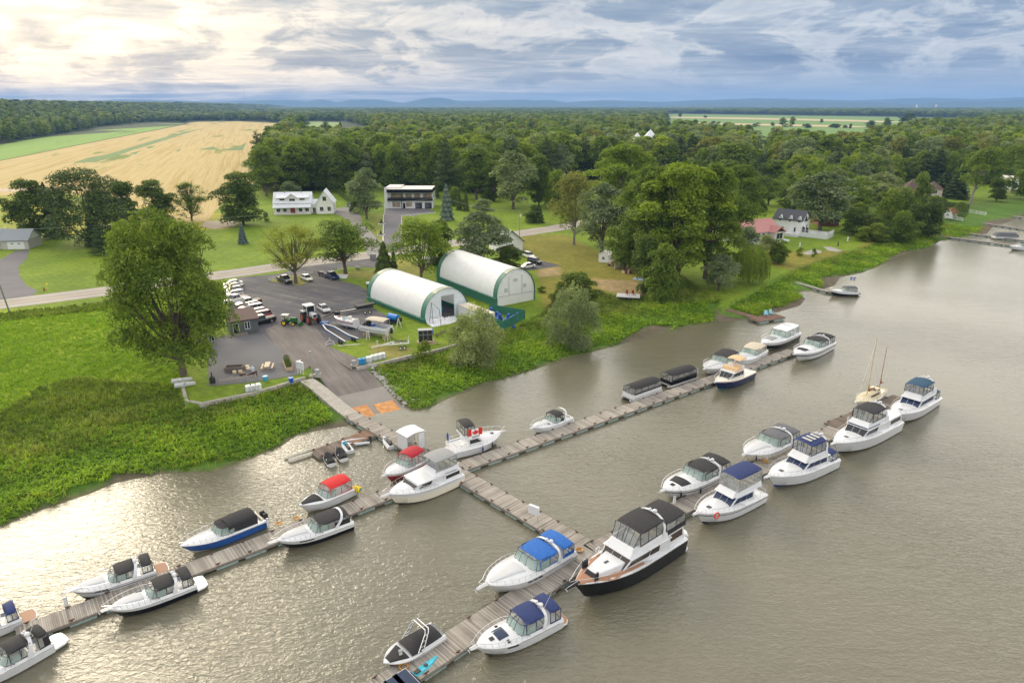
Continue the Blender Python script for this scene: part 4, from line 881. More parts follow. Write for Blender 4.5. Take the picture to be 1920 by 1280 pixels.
# --- flybridge yachts
def frus(x0, x1, w0, z0, X0, X1, W0, z1, wf0=None, WF0=None):
 """8 corners of a cabin: aft/fore x, half width at the bottom then at the top; separate fore widths"""
 wf0 = w0 if wf0 is None else wf0; WF0 = W0 if WF0 is None else WF0
 return [(x0, -w0, z0), (x1, -wf0, z0), (x1, wf0, z0), (x0, w0, z0), (X0, -W0, z1), (X1, -WF0, z1), (X1, WF0, z1), (X0, W0, z1)]
def faces(v): return dict(right=[v[0], v[1], v[5], v[4]], front=[v[1], v[2], v[6], v[5]], left=[v[2], v[3], v[7], v[6]], back=[v[3], v[0], v[4], v[7]], top=[v[4], v[5], v[6], v[7]])
def fly(label, bow, stern, top, mats=(WHITE, WHITE, WHITE), win=DGLASS, B=None, plat=(0.7, WHITE), zb=2.0, s0=1.35, s1=2.1, house=(0.14, 0.66), hz=1.15, fb=(0.16, 0.56), fbz=0.75, can=(0.18, 0.46), canz=1.45, brow=None, panels=None, aft=None, fend=None, fendcol=FB, side=((0.10, 0.36), (0.40, 0.64), (0.68, 0.92)), archm=True, ptl=0.8, group='flybridge yachts at the docks', stripe=(0.7, 0.78), bot=None, trunk=0.45, deckm=None, aftcan=None, name='flybridge_yacht', wink=(0.25, 0.9), cancurt=VINYL, canframe=None, hatch=True, tc=0.16, hw=.87, pads=None, mast=True, flybr=True, rubm=None):
 A, L, rz = ppos(bow, stern, zb); pl = plat[0] if plat else 0; L = L - pl * 0.5 - ptl * 0.6; A = A + Vector((math.cos(rz), math.sin(rz), 0)) * pl * 0.5
 S = dict(L=L, B=B or L * 0.32, label=label, name=name, cat='yacht', mats=mats, tc=tc, s0=s0, s1=s1, crown=trunk, pulpit=ptl, plat=plat, stripe=stripe, group=group, seats=False, coam=0.12, floor=s0 - 0.35, rail0=0.40, rh=0.62, pw=2.4, chr=0.45, rake=0.10,
    fenders=fend if fend is not None else [(0.12, -1, fendcol), (0.5, -1, fendcol)])
 if bot: S['bot'] = bot
 if deckm: S['deckm'] = deckm
 if rubm: S['rubm'] = rubm
 if pads: S['pads'] = pads
 if hatch: S['hatches'] = [(0.80, 0, 0.5, 0.5, TINTGL), (0.93, 0, .35, .3, STEEL)]
 r = make_boat(S); b, sh, ch, dz, crn, fl, coam = S['_']
 w = b(0.4) * hw; z0 = sh(0.35) - 0.05; z1 = sh(0.35) + hz; x0, x1 = house[0] * L, house[1] * L
 v = frus(x0, x1, w, z0, x0 + 0.1, x1 - hz * 1.15, w * 0.90, z1, wf0=b(house[1]) * 0.72, WF0=w * 0.84); fc = faces(v)
 m = MB(); m.hexa(v); hs = m.build('cabin', WHITE, r, bevel=0.06)
 def wn(face, u0, u1, a, c_):
  m = MB(); m.patch(fc[face], u0, u1, a, c_, off=0.035, th=0.05); m.build('window', win, r, smooth=0)
 for k in range(3): wn('front', 0.04 + k * 0.315, 0.33 + k * 0.315, wink[0], wink[1])
 for s_, e in side: wn('right', s_, e, 0.45, 0.88); wn('left', 1 - e, 1 - s_, 0.45, 0.88)
 xb0, xb1 = fb[0] * L, fb[1] * L
 m = MB(); wf = w * 0.98
 vv = frus(x0 - 0.15, x1 - hz * 1.15 + 0.25, wf, z1, x0 - 0.15, x1 - hz * 1.15 + 0.15, wf, z1 + 0.10, wf0=w * .9, WF0=w * .88); m.hexa(vv)
 m.build('cabin_roof', WHITE, r, bevel=0.03)
 if flybr:
  z2 = z1 + 0.10 + fbz; m = MB()
  o8 = frus(xb0, xb1, wf * 0.96, z1 + 0.10, xb0 + 0.1, xb1 - 0.75, wf * 0.86, z2, wf0=wf * 0.80, WF0=wf * .68)
  o8 = [Vector(p) for p in o8]; cx_ = Vector(((xb0 + xb1) / 2, 0, 0))
  inn = [Vector((lerp(p.x, cx_.x, 0.045), p.y * 0.93, p.z)) for p in o8]
  ring_o = [[o8[i] for i in (0, 1, 2, 3)], [o8[i] for i in (4, 5, 6, 7)]]; ring_i = [[inn[i] for i in (4, 5, 6, 7)], [inn[i] - Vector((0, 0, 0)) for i in (0, 1, 2, 3)]]
  m.loft(ring_o + ring_i, close=True)
  m.build('flybridge_coaming', WHITE, r, smooth=0, bevel=0.04)
  if brow:
   for fcx in (faces(o8)['front'],):
    m = MB(); m.patch(fcx, 0.02, 0.98, 0.05, 0.20, off=0.02); m.patch(faces(o8)['right'], 0.45, 1.0, 0.05, 0.2, off=0.02); m.patch(faces(o8)['left'], 0.0, 0.55, 0.05, 0.2, off=0.02); m.build('brow_stripe', brow, r, smooth=0)
  m = MB(); m.box((lerp(xb0, xb1, 0.62), -0.3, z1 + .1), (0.55, 1.0, 0.95), top=(.6, 1)); m.build('helm', WHITE, r, bevel=.03)
  m = MB(); m.box((lerp(xb0, xb1, 0.40), -0.3, z1 + .1), (0.5, 1.1, 0.5)); m.box((lerp(xb0, xb1, 0.40) - 0.28, -0.3, z1 + .6), (0.12, 1.1, 0.45)); m.box((lerp(xb0, xb1, 0.15), 0, z1 + .1), (0.5, wf * 1.4, 0.45)); m.build('seat', SEAT, r, bevel=.04)
  cw = wf * 0.80; zc2 = z2 - 0.1
  tp = [(xb1 - 0.75 - 0.02, f * wf * 0.68, z2) for f in (1, .78, .56, .34, .11, -.11, -.34, -.56, -.78, -1)]
  canopy(r, can[0] * L, can[1] * L, cw, z2 - 0.02, z2 + canz - 0.35, top, front=tp, nposts=3, curtain=cancurt, frame=canframe or top, wb=cw * 1.0)
  if panels:
   cn = [c for c in r.children if c.name.startswith('canopy')][0]
   for k in range(3):
    m = MB(); xx_ = lerp(can[0], can[1], 0.25 + 0.25 * k) * L; m.box((xx_, 0, z2 + canz - 0.35 + 0.205), (0.42, cw * 0.95, 0.03)); m.build('window_panel', panels, r)
 if archm: arch(r, (can[0] + 0.02) * L, w * 0.88, z1 + 0.15, z2 + canz - 0.1, lean=-0.3, dome=True, ant=mast)
 if aft:    # aft deck with hard sides
  aw = b(0.06) * 0.85; m = MB(); m.hexa(frus(0.02 * L, house[0] * L, aw, s0, 0.03 * L, house[0] * L, aw * .95, s0 + aft[0])); m.build('aft_cabin', WHITE, r, bevel=.05)
  fc2 = faces(frus(0.02 * L, house[0] * L, aw, s0, 0.03 * L, house[0] * L, aw * .95, s0 + aft[0]))
  for f_ in ('right', 'left', 'back'):
   m = MB(); m.patch(fc2[f_], 0.12, 0.88, 0.42, 0.85, off=0.035, th=.05); m.build('window', win, r, smooth=0)
  m = MB(); pts = [(0.05 * L, s_ * aw * .9) for s_ in (-1, 1)]
  zz_ = s0 + aft[0]
  rail = [(house[0] * L, -aw * .9, zz_ + .7), (0.05 * L, -aw * .9, zz_ + .7), (0.05 * L, aw * .9, zz_ + .7), (house[0] * L, aw * .9, zz_ + .7)]
  m.tube(rail, .025, n=5)
  for x, y in ((0.05, -1), (0.05, 0), (0.05, 1), (house[0] / 2, -1), (house[0] / 2, 1)): m.tube([(x * L, y * aw * .9, zz_), (x * L, y * aw * .9, zz_ + .7)], .02, n=4)
  m.build('aft_rail', STEEL, r)
 else:
  m = MB(); aw = b(0.05) * 0.86; zz_ = sh(0.05) + .12
  m.tube([(x0, -aw, zz_ + .55), (0.25, -aw, zz_ + .55), (0.25, aw, zz_ + .55), (x0, aw, zz_ + .55)], .025, n=5)
  for x, y in ((0.25, -aw), (0.25, 0), (0.25, aw), (x0 / 2, -aw), (x0 / 2, aw)): m.tube([(x, y, zz_ - .05), (x, y, zz_ + .55)], .02, n=4)
  m.build('aft_rail', STEEL, r)
 if aftcan: canopy(r, 0.03 * L, house[0] * L + 0.1, b(.06) * .8, sh(.1) + .15, z1 + (aftcan[1] if len(aftcan) > 1 else 0.1), aftcan[0], nposts=2, name='aft_canopy')
 place(r, A, rz); S['z1'] = z1; return r, S, (z1, w, L)
r, S, (z1, w, L) = fly('large black hulled motor yacht with white cabin, brown side decks and two black canvas tops', (1068, 1100), (1262, 1012), CANBLK, mats=(BLACKH, BLACKH, BLACKH), B=4.5, hw=.93, zb=2.6, s0=1.85, s1=2.6, house=(0.20, 0.68), hz=1.25, fb=(0.22, 0.60), fbz=0.75, can=(0.25, 0.50), canz=1.75,
 plat=(0.9, TEAK), deckm=WHITE, pads=[(.46, .76, .93, .80, TEAK, 'teak_deck'), (.76, .985, .80, .10, TEAK, 'teak_deck')], aft=(1.7,), win=BROWNGLASS, side=((0.50, 0.97), (0.26, 0.46)), trunk=0.10, ptl=1.0, wink=(0.12, 0.92), hatch=False, stripe=(0.80, 0.85), mast=True, fend=[(0.80, -1, FB)])
b, sh, ch, dz, crn, fl, coam = S['_']
m = MB(); v = frus(0.58 * L, 0.90 * L, b(.6) * .70, sh(.7) - .1, 0.58 * L, 0.83 * L, b(.6) * .62, sh(.7) + .60, wf0=b(.88) * .62, WF0=b(.82) * .5); m.hexa(v); m.build('fore_cabin', WHITE, r, bevel=.08)
m = MB(); m.patch(faces(v)['front'], .06, .94, .08, .86, off=.03, th=.04); m.build('fore_window', CANBLK, r, smooth=0)
m = MB(); m.patch(faces(v)['top'], .42, .56, .44, .56, off=.04, th=.05); m.build('hatch', DGLASS, r, smooth=0)
canopy(r, 0.02 * L, 0.235 * L, 1.75, sh(.1) + 1.7, z1 + 1.75, CANBLK, nposts=2, name='aft_canopy', skirt=(0.55, 1.0), cam=.2)
cu = bpy.data.curves.new('boat_name', 'FONT'); cu.body = 'Annabel'; cu.size = 0.62; cu.extrude = 0.008; cu.shear = 0.35; cu.align_x = 'CENTER'
cu.materials.append(CANNAVY); tq = bpy.data.objects.new('boat_name', cu); COL.objects.link(tq); bpy.context.view_layer.update(); tme = bpy.data.meshes.new_from_object(tq); bpy.data.objects.remove(tq); tx = bpy.data.objects.new('boat_name', tme); COL.objects.link(tx); tx.parent = r; tx.location = (0.33 * L, -w * 0.955, z1 + .28); tx.rotation_euler = (R(82), 0, 0)
m = MB()
for k in range(3): m.tube([(0.80 * L + k * .26, -b(.8) * .78, sh(.8) + .1), (0.80 * L + k * .26, -b(.8) * .78, sh(.8) + .85)], .12, n=8)
m.build('stowed_fenders', FB, r)
m = MB()
for k in range(2): m.tube([(0.86 * L + k * .26, b(.86) * .85, sh(.86) + .2), (0.86 * L + k * .26, b(.86) * .85, sh(.86) + .95)], .12, n=8)
m.build('stowed_fenders', FB, r)
m = MB()
for k in range(13):
 a = 2 * math.pi * k / 12
m.tube([(0.64 * L + .3 * math.cos(2 * math.pi * k / 16), -b(.64) * .93, sh(.64) + .5 + .3 * math.sin(2 * math.pi * k / 16)) for k in range(17)], .07, n=6); m.build('life_ring', WHITE, r)
def dinghy(label, A, rz, z, L=2.8, mt=None, motor=True, scale=1.0):
 t_ = thing('inflatable_dinghy', label, 'dinghy', (A[0], A[1], z), rz); mt = mt or WHITE
 m = MB(); r0 = .23
 m.tube([(-L / 2, -.6, .25), (L * .1, -.62, .25), (L * .35, -.42, .3), (L / 2, 0, .38), (L * .35, .42, .3), (L * .1, .62, .25), (-L / 2, .6, .25)], [r0 * .7, r0, r0, r0, r0, r0, r0 * .7], n=10); m.build('tube', mt, t_)
 m = MB(); m.box((-.05, 0, .1), (L * .8, 1.0, .08)); m.build('floor', GREYH, t_)
 m = MB(); m.box((-.1, 0, .35), (.3, 1.1, .06)); m.build('bench', GREYH, t_)
 if motor: m = MB(); m.box((-L / 2 - .1, 0, .45), (.42, .28, .5), top=(.7, .7)); m.box((-L / 2 - .1, 0, -.3), (.15, .1, .8)); m.build('outboard_motor', BLKPL, t_, bevel=.04)
 return t_
A, _, rz = ppos((1068, 1100), (1262, 1012), 2.6)
pp_ = r.matrix_basis @ Vector((-0.55, 0, 0)); dinghy('white inflatable dinghy carried across the stern of the black yacht', (pp_.x, pp_.y), rz + math.pi / 2, 1.35, L=3.1, motor=False)
fly('white flybridge yacht with flat navy roof canvas and red life ring at its bow', (1302, 962), (1417, 925), CANNAVY, mats=(WHITE, NAVYH, WHITE), B=3.7, zb=2.0, s0=1.15, s1=1.9, hz=1.25, canz=1.95, win=BLUGLASS, can=(0.10, 0.50), fb=(0.10, 0.58), house=(0.22, 0.64), plat=(0.4, WHITE), archm=False, bot=NAVYH, ptl=.5, canframe=STEEL, fbz=.55)
LR = P(1344, 966, 2.6)
m = MB(); m.tube([(.33 * math.cos(2 * math.pi * k / 16), 0, .33 * math.sin(2 * math.pi * k / 16)) for k in range(17)], .08, n=6)
o = m.build('life_ring', [mat('red_white_ring', (0.55, 0.05, 0.04), .5, var=.1)], loc=(LR.x, LR.y, LR.z)); o.rotation_euler = (0, 0, R(25)); tag(o, 'red life ring hung on the bow rail of the navy roofed yacht', 'life ring')
fly('white flybridge yacht with arched navy top holding three clear panels', (1436, 893), (1553, 862), CANNAVY, B=3.9, zb=2.1, s0=1.3, s1=2.0, hz=1.15, win=BLUGLASS, panels=mat('pale_panel', (.42, .42, .40), .4), aftcan=(CANNAVY, -0.1), canz=1.7, plat=(.5, WHITE), bot=BLUEH, house=(0.20, 0.62), can=(0.24, 0.50), fb=(0.22, 0.57), fend=[(0.03, -1, FB), (0.45, -1, FN), (0.56, -1, FN)])
fly('white aft cabin motor yacht with black flybridge top and navy brow stripe', (1560, 832), (1668, 795), CANBLK, B=4.2, zb=2.2, s0=1.5, s1=2.2, hz=1.2, brow=NAVYH, aft=(1.3,), house=(0.26, 0.70), fb=(0.28, 0.63), can=(0.32, 0.56), canz=1.6, plat=(.3, WHITE), ptl=.7, side=((0.52, 0.8), (0.84, 0.97)), fend=[(0.03, -1, FN)])
fly('white flybridge yacht with dark teal canvas at the outer end of the lower right dock', (1671, 778), (1742, 748), CANTEAL, B=3.9, zb=2.0, s0=1.25, s1=2.0, hz=1.2, win=BLUGLASS, aftcan=(CANTEAL, -.1), house=(0.20, 0.62), can=(0.24, 0.52), canz=1.65, plat=(.3, WHITE), ptl=.6, fend=[(0.04, -1, FN), (0.35, -1, FN)])
fly('large cream white yacht with grey canvas bridge enclosure where the docks meet', (718, 930), (856, 892), CANGREY, mats=(CREAM, WHITE, WHITE), B=4.0, zb=2.0, s0=1.35, s1=2.0, house=(0.30, 0.76), hz=0.95, fb=(0.06, 0.44), fbz=0.5, can=(0.08, 0.40), canz=1.65, plat=(.3, WHITE), win=DGLASS, side=((0.46, 0.56), (0.58, 0.68), (0.70, 0.84)), archm=False, aft=(0.95,), wink=(.1, .8), ptl=1.1, hatch=False, fend=[(0.10, -1, FB), (0.34, -1, FB), (0.56, -1, FB)])
r, S, (z1, w, L) = fly('white sport fishing yacht with black bridge top and a red and white maple leaf flag', (945, 806), (838, 848), CANBLK, B=3.8, zb=1.8, s0=1.1, s1=1.7, house=(0.26, 0.60), hz=1.15, fb=(0.20, 0.50), fbz=0.5, can=(0.20, 0.40), canz=1.6, plat=(1.0, WHITE), archm=False, brow=CANBLK, ptl=.5, side=((0.10, 0.95),), hatch=True, wink=(.3, .85), fend=[(.5, -1, FN), (.7, -1, FB)], tc=0.27)
REDF = mat('flag_red', (0.62, 0.02, 0.02), .7, var=0.05); WHF = mat('flag_white', (0.8, 0.8, 0.8), .7, var=0.03); BLUF = mat('flag_blue', (0.02, 0.06, 0.3), .7, var=.1)
def flag(label, A, rz, w=1.5, h=.75, kind='maple', pole=2.2, z=0):
 t_ = thing('flag', label, 'flag', (A[0], A[1], z), rz)
 m = MB(); m.tube([(0, 0, 0), (0, 0, pole)], .02, n=6); m.build('pole', STEEL, t_)
 m = MB(); nx_ = 24; rows = []
 for i in range(nx_ + 1):
  x = w * i / nx_; y = .07 * math.sin(x * 5); rows.append([(x + .02, y, pole - h), (x + .02, y, pole - .02)])
 for i in range(nx_):
  k = 1 if (kind == 'maple' and (i < 6 or i >= 18)) else 0
  m.loft([rows[i], rows[i + 1]], m=k if kind == 'maple' else 2)
 m.build('cloth', [WHF, REDF, BLUF], t_, smooth=0)
 if kind == 'maple':
  lf = [(0, .5), (.1, .32), (.2, .38), (.17, .1), (.3, .22), (.34, .14), (.48, .16), (.42, .02), (.48, -.04), (.24, -.22), (.26, -.32), (.03, -.28), (.03, -.5)]
  lf = lf + [(-x, y) for x, y in lf[::-1][:-1] if x > 0 or True]
  m = MB(); cx, cz = w / 2 + .02, pole - h / 2
  for s_ in (1, -1):
   vs = [(cx + x * h * .9, .07 * math.sin(w / 2 * 5) + s_ * .045, cz + y * h * .85) for x, y in lf]; m.add(vs, [list(range(len(vs)))])
  m.build('maple_leaf', REDF, t_, smooth=0)
 else:
  m = MB()
  for s_ in (1, -1):
   m.box((w / 2 + .02, s_ * .075, pole - h), (w * .12, .004, h)); m.box((w / 2 + .02, s_ * .075, pole - h * .58), (w, .004, h * .16))
  m.build('white_cross', WHF, t_, smooth=0)
 return t_
fp = r.matrix_basis @ Vector((0.26 * L, -w * .80 - .15, 0)); flag('red and white maple leaf flag hanging on the bridge of the sport fishing yacht', (fp.x, fp.y), r.rotation_euler.z, w=2.0, h=1.0, pole=1.3, z=z1 + .1)
fp = r.matrix_basis @ Vector((0.1, 0.6, 0)); t_ = thing('rolled_flag', 'dark blue ensign drooping from its staff at the stern of the sport fishing yacht', 'flag', (fp.x, fp.y, 1.1))
m = MB(); m.tube([(0, 0, 0), (-.2, 0, 1.9)], .02); m.build('pole', STEEL, t_); m = MB(); m.tube([(-.2, 0, 1.85), (-.2, .08, 1.3), (-.15, .05, .6)], [.03, .16, .1], n=7); m.build('cloth', BLUF, t_)
r, S, (z1, w, L) = fly('small navy hulled tug style cruiser with tan canvas tops', (1340, 716), (1403, 700), CANTAN, mats=(NAVYH, NAVYH, WHITE), bot=mat('teal_bottom', (.03, .2, .2), .5), stripe=(0.80, 0.86), B=3.4, zb=1.9, s0=1.2, s1=1.9, house=(0.36, 0.80), hz=1.35, fb=(0.36, 0.62), fbz=.55, can=(0.30, 0.52), canz=1.5, plat=(.5, TEAK), archm=False, deckm=CREAM, cancurt=None, ptl=.3, hatch=False, name='tug_boat', group=None, side=((.08, .24), (.3, .46), (.52, .68), (.74, .9)), fend=[(.1, -1, FN), (.25, -1, FN), (.4, -1, FN), (.55, -1, FN), (.72, -1, FN)], rubm=TEAK)
m = MB(); m.hexa(frus(0.42 * L, 0.62 * L, w * .95, z1 + .12, .43 * L, .60 * L, w * .86, z1 + .65)); m.build('tan_dodger', CANTAN, r, bevel=.05)
m = MB()
for sg in (-1, 1):
 for x in (.31, .51): m.tube([(x * L, sg * w * .75, z1), (x * L, sg * w * .75, z1 + 1.8)], .03)
m.build('canopy_posts', STEEL, r)
def pontoon(label, front, back, zt=2.3, enclosed=True):
 A, L, rz = ppos(front, back, .7); L = max(L, 6.0)
 t_ = thing('pontoon_boat', label, 'pontoon boat', (A.x, A.y, 0), rz, 'black topped pontoon boats on the middle dock')
 for s_ in (-1, 1):
  m = MB(); m.tube([(0, s_ * .9, .2), (L * .82, s_ * .9, .2), (L * .95, s_ * .9, .32), (L, s_ * .9, .42)], [.32, .32, .24, .05], n=12); m.build('pontoon_tube', mat('aluminium', (.55, .55, .56), .35, .6, var=.1), t_)
 m = MB(); m.box((L * .49, 0, .52), (L * .94, 2.5, .1)); m.build('deck', GREYH, t_)
 m = MB()
 for s_ in (-1, 1): m.box((L * .48, s_ * 1.2, .62), (L * .86, .05, .62))
 m.box((L * .05, 0, .62), (.05, 2.4, .62)); m.box((L * .91, 0, .62), (.05, 2.4, .62)); m.build('fence_panel', WHITE if 'grey' in label else BLACKH, t_)
 m = MB()
 for s_ in (-1, 1): m.box((L * .2, s_ * .85, .62), (L * .25, .55, .45)); m.box((L * .72, s_ * .85, .62), (L * .28, .55, .45))
 m.build('seat', SEAT, t_, bevel=.04)
 canopy(t_, .06 * L, .88 * L, 1.2, 1.22, zt - .1, CANBLK, cam=.35, nposts=4, front=[(.9 * L, f * 1.2, 1.22) for f in (1, .78, .56, .34, .11, -.11, -.34, -.56, -.78, -1)], skirt=(.25, 1.0))
 m = MB(); m.box((-.25, 0, .5), (.5, .4, .7), top=(.7, .8)); m.build('outboard_motor', BLKPL, t_, bevel=.05)
 return t_
pontoon('nearer pontoon boat with grey white fence under a black enclosure', (1172, 745), (1232, 727))
pontoon('farther pontoon boat with black fence under a black enclosure', (1243, 719), (1298, 704))
A, L, rz = ppos((1604, 755), (1653, 735), 1.3); L = 9.4
SY = mat('pale_yellow_deck', (.60, .54, .38), .5, var=.08)
S = dict(L=L, B=2.9, label='cream two masted sailboat with brown furled sails beside the end platform', name='sailboat', cat='sailboat', mats=(WHITE, CREAM, CREAM), bot=BOTWHITE, tc=.22, s0=1.0, s1=1.45, sag=.15, crown=.18, deckm=SY, pulpit=.3, taper=.55, full=.45, pw=1.9, seats=False, rh=.5, rail0=.5)
r = make_boat(S); b, sh, ch, dz, crn, fl, coam = S['_']
m = MB(); v = frus(.26 * L, .66 * L, .85, .85, .27 * L, .62 * L, .75, 1.65, wf0=.6, WF0=.5); m.hexa(v); m.build('cabin', SY, r, bevel=.06)
m = MB(); v2 = frus(.27 * L, .40 * L, .7, 1.63, .28 * L, .38 * L, .62, 2.1); m.hexa(v2); m.build('doghouse', SY, r, bevel=.05)
for fc_, f_ in ((v, 'right'), (v, 'left'), (v2, 'right'), (v2, 'left'), (v2, 'front')):
 m = MB(); m.patch(faces(fc_)[f_], .15, .85, .4, .75, off=.02, th=.03); m.build('window', DGLASS, r, smooth=0)
MASTM = mat('varnished_mast', (.50, .40, .22), .4, var=.1); MASTB = mat('brown_mast', (.30, .14, .09), .5, var=.1)
m = MB(); m.tube([(.62 * L, 0, 1.1), (.62 * L, 0, 10.8)], [.085, .05], n=8); m.build('mast', MASTM, r)
m = MB(); m.tube([(.14 * L, 0, 1.1), (.14 * L, 0, 8.4)], [.07, .04], n=8); m.build('mast', MASTB, r)
SAILB = mat('furled_brown_sail', (.20, .10, .075), .8, var=.2)
m = MB(); m.tube([(.61 * L, 0, 3.6), (.6 * L, 0, 2.6), (.56 * L, 0, 2.2), (.3 * L, 0, 1.95), (.2 * L, 0, 2.1)], [.03, .16, .2, .13, .06], n=7); m.tube([(.14 * L, 0, 3.4), (.12 * L, 0, 2.3), (0.0, 0, 2.1)], [.03, .15, .06], n=7); m.build('furled_sail', SAILB, r)
m = MB()
for q in ([(.62 * L, 0, 10.6), (L, 0, 1.5)], [(.62 * L, 0, 9.5), (.55 * L, 1.35, 1.2)], [(.62 * L, 0, 9.5), (.55 * L, -1.35, 1.2)], [(.14 * L, 0, 8.2), (.1 * L, .95, 1.1)], [(.14 * L, 0, 8.2), (.1 * L, -.95, 1.1)], [(.14 * L, 0, 8.2), (.62 * L, 0, 10.4)]): m.tube(q, .009, n=3)
m.build('rigging', STEEL, r); place(r, A, rz)
r, S = express('white cruiser cut by the lower edge, its black top covered by three solar panels', (640, 1385), (800, 1300), CANBLK, plat=(.8, WHITE), arch_=False, zc_h=1.6, cx=(.1, .9))
b, sh, ch, dz, crn, fl, coam = S['_']; zz_ = sh(.3) + coam + 1.35 * (S['L'] / 10.5) ** .4
for k, (x, wd_, mt) in enumerate(((.47, 1.5, SOLARG), (.32, 1.3, SOLAR), (.2, 1.0, SOLAR))):
 m = MB(); m.box((x * S['L'], 0, zz_ + .60), (1.25, 2.2, .05)); m.box((x * S['L'], 0, zz_ + .655), (1.17, 2.1, .01), 1); o = m.build('solar_panel', [STEEL, mt], r, smooth=0)
kp = P(790, 1263, .75)
t_ = thing('kayak', 'turquoise sit on kayak lying across the dock behind the boat with solar panels', 'kayak', (kp.x, kp.y, 1.15), R(48))
m = MB(); rows = []; TQ = mat('turquoise_plastic', (.02, .38, .52), .35, var=.1)
for k in range(13):
 u = k / 12; x = lerp(-1.7, 1.7, u); ww = .36 * math.sin(math.pi * lerp(.04, .96, u)) ** .7; rows.append([(x, 0, -.12 + .18 * abs(2 * u - 1) ** 3), (x, ww, .03 + .12 * abs(2 * u - 1) ** 3), (x, ww * .7, .16 + .1 * abs(2 * u - 1) ** 3), (x, 0, .12 + .14 * abs(2 * u - 1) ** 3), (x, -ww * .7, .16 + .1 * abs(2 * u - 1) ** 3), (x, -ww, .03 + .12 * abs(2 * u - 1) ** 3)])
m.loft(rows, close=True, cap0=True, cap1=True); m.build('hull', TQ, t_)
m = MB(); m.box((-.4, 0, .16), (.5, .4, .08)); m.box((.5, 0, .16), (.3, .3, .06)); m.build('seat', BLKPL, t_, bevel=.02)
def jetski(label, px, rz, covered, body=WHITE, seatm=BLKPL, acc=None):
 A = P(*px, .3); t_ = thing('jet_ski', label, 'jet ski', (A.x, A.y, 0), rz, 'jet skis near the gangway')
 m = MB(); rows = []
 for k in range(11):
  u = k / 10; x = lerp(-1.5, 1.6, u); w_ = .58 * (1 - max(0, (u - .45) / .55) ** 2.2) + .02; z1 = .45 + .18 * u
  rows.append([(x, 0, -.1 + .3 * u ** 4), (x, w_ * .9, .1 + .2 * u ** 3), (x, w_, z1 - .1), (x, w_ * .85, z1), (x, 0, z1 + .02), (x, -w_ * .85, z1), (x, -w_, z1 - .1), (x, -w_ * .9, .1 + .2 * u ** 3)])
 m.loft(rows, close=True, cap0=True, cap1=True); m.build('hull', body, t_)
 if covered:
  m = MB(); rows = []
  for k in range(11):
   u = k / 10; x = lerp(-1.4, 1.45, u); w_ = .55 * (1 - max(0, (u - .45) / .55) ** 2.4) + .04; h_ = .5 + .45 * math.exp(-((u - .52) / .2) ** 2) + .12 * math.sin(math.pi * u)
   rows.append([(x, w_, .42), (x, w_ * .6, .42 + h_ * .75), (x, 0, .42 + h_), (x, -w_ * .6, .42 + h_ * .75), (x, -w_, .42)])
  m.loft(rows, cap0=True, cap1=True); m.build('cover', CANBLK, t_, smooth=50)
  m = MB();
  for s_ in (-1, 1): m.hexa([(-.7, s_ * .50, .62), (.1, s_ * .50, .62), (.1, s_ * .50, .66), (-.7, s_ * .50, .66), (-.7, s_ * .40, .80), (.1, s_ * .40, .80), (.1, s_ * .42, .84), (-.7, s_ * .42, .84)])
  m.build('cover_mark', WHF, t_)
 else:
  m = MB(); m.box((-.55, 0, .5), (1.5, .42, .32), top=(.9, .7)); m.build('seat', seatm, t_, bevel=.05)
  m = MB(); m.box((.65, 0, .5), (1.1, .7, .35), top=(.4, .5)); m.build('hood', acc or body, t_, bevel=.06)
  m = MB(); m.tube([(.25, -.4, .98), (.4, 0, .95), (.25, .4, .98)], .035); m.build('handlebar', BLKPL, t_)
 return t_
arow = math.atan2(-db.y, -db.x)
jetski('black covered jet ski, the leftmost of the row at the side dock', (616, 862), R(122), True)
jetski('black covered jet ski in the middle of the row at the side dock', (638, 853), R(122), True)
jetski('white jet ski with bright blue parts, uncovered, at the side dock', (650, 838), R(122), False, acc=FLOATB)
jetski('white and grey jet ski moored directly alongside the gangway', (727, 830), R(120), False, acc=GREYH)
dA = P(668, 829, .2); dinghy('light grey inflatable dinghy with an outboard beside the brown side dock', (dA.x, dA.y), R(193), 0, L=3.6, mt=mat('light_grey_tube', (.55, .58, .62), .5), motor=True)
ty = P(670, 916, .9); t_ = thing('towable_tube', 'yellow inflatable towable behind the red canopied runabout', 'inflatable', (ty.x, ty.y, .55), R(-25)); YEL = mat('yellow_vinyl', (.72, .55, .03), .5, var=.1)
m = MB()
for x in (-.55, -.2, .2, .55): m.tube([(x + .0, .42 * math.cos(2 * math.pi * k / 14), .45 + .42 * math.sin(2 * math.pi * k / 14)) for k in range(15)], .16, n=7, caps=False)
m.build('ring', YEL, t_); m = MB(); m.tube([(-.7, 0, .45), (.7, 0, .45)], .22, n=10); m.build('core', FLOATB, t_); t_.scale = (.7, .7, .7)
def pedestal(px, label):
 A = P(*px, ZD); t_ = thing('dock_pedestal', label, 'power pedestal', (A.x, A.y, ZD), R(20), 'white power pedestals')
 m = MB(); m.box((0, 0, 0), (.28, .24, .85), top=(.9, .9)); m.build('post', WHITE, t_, bevel=.02); m = MB(); m.box((0, 0, .85), (.34, .30, .1), top=(.7, .7)); m.build('cap', GREYH, t_); return t_
for px, l_ in (((125, 1135), 'white power pedestal on the lower left dock, left of the navy striped cruiser'), ((503, 985), 'white power pedestal on the lower left dock behind the blue hulled runabout'), ((1264, 943), 'white power pedestal on the lower right dock, right behind the big black yacht'), ((1437, 862), 'white power pedestal on the lower right dock under the grey topped cruiser'), ((1590, 792), 'white power pedestal near the broad end platform'), ((1307, 700), 'white power pedestal on the middle dock by the pontoon boats'), ((752, 1235), 'white power pedestal beside the wakeboard boat')): pedestal(px, l_)
HOSE = mat('orange_hose', (.55, .27, .04), .6)
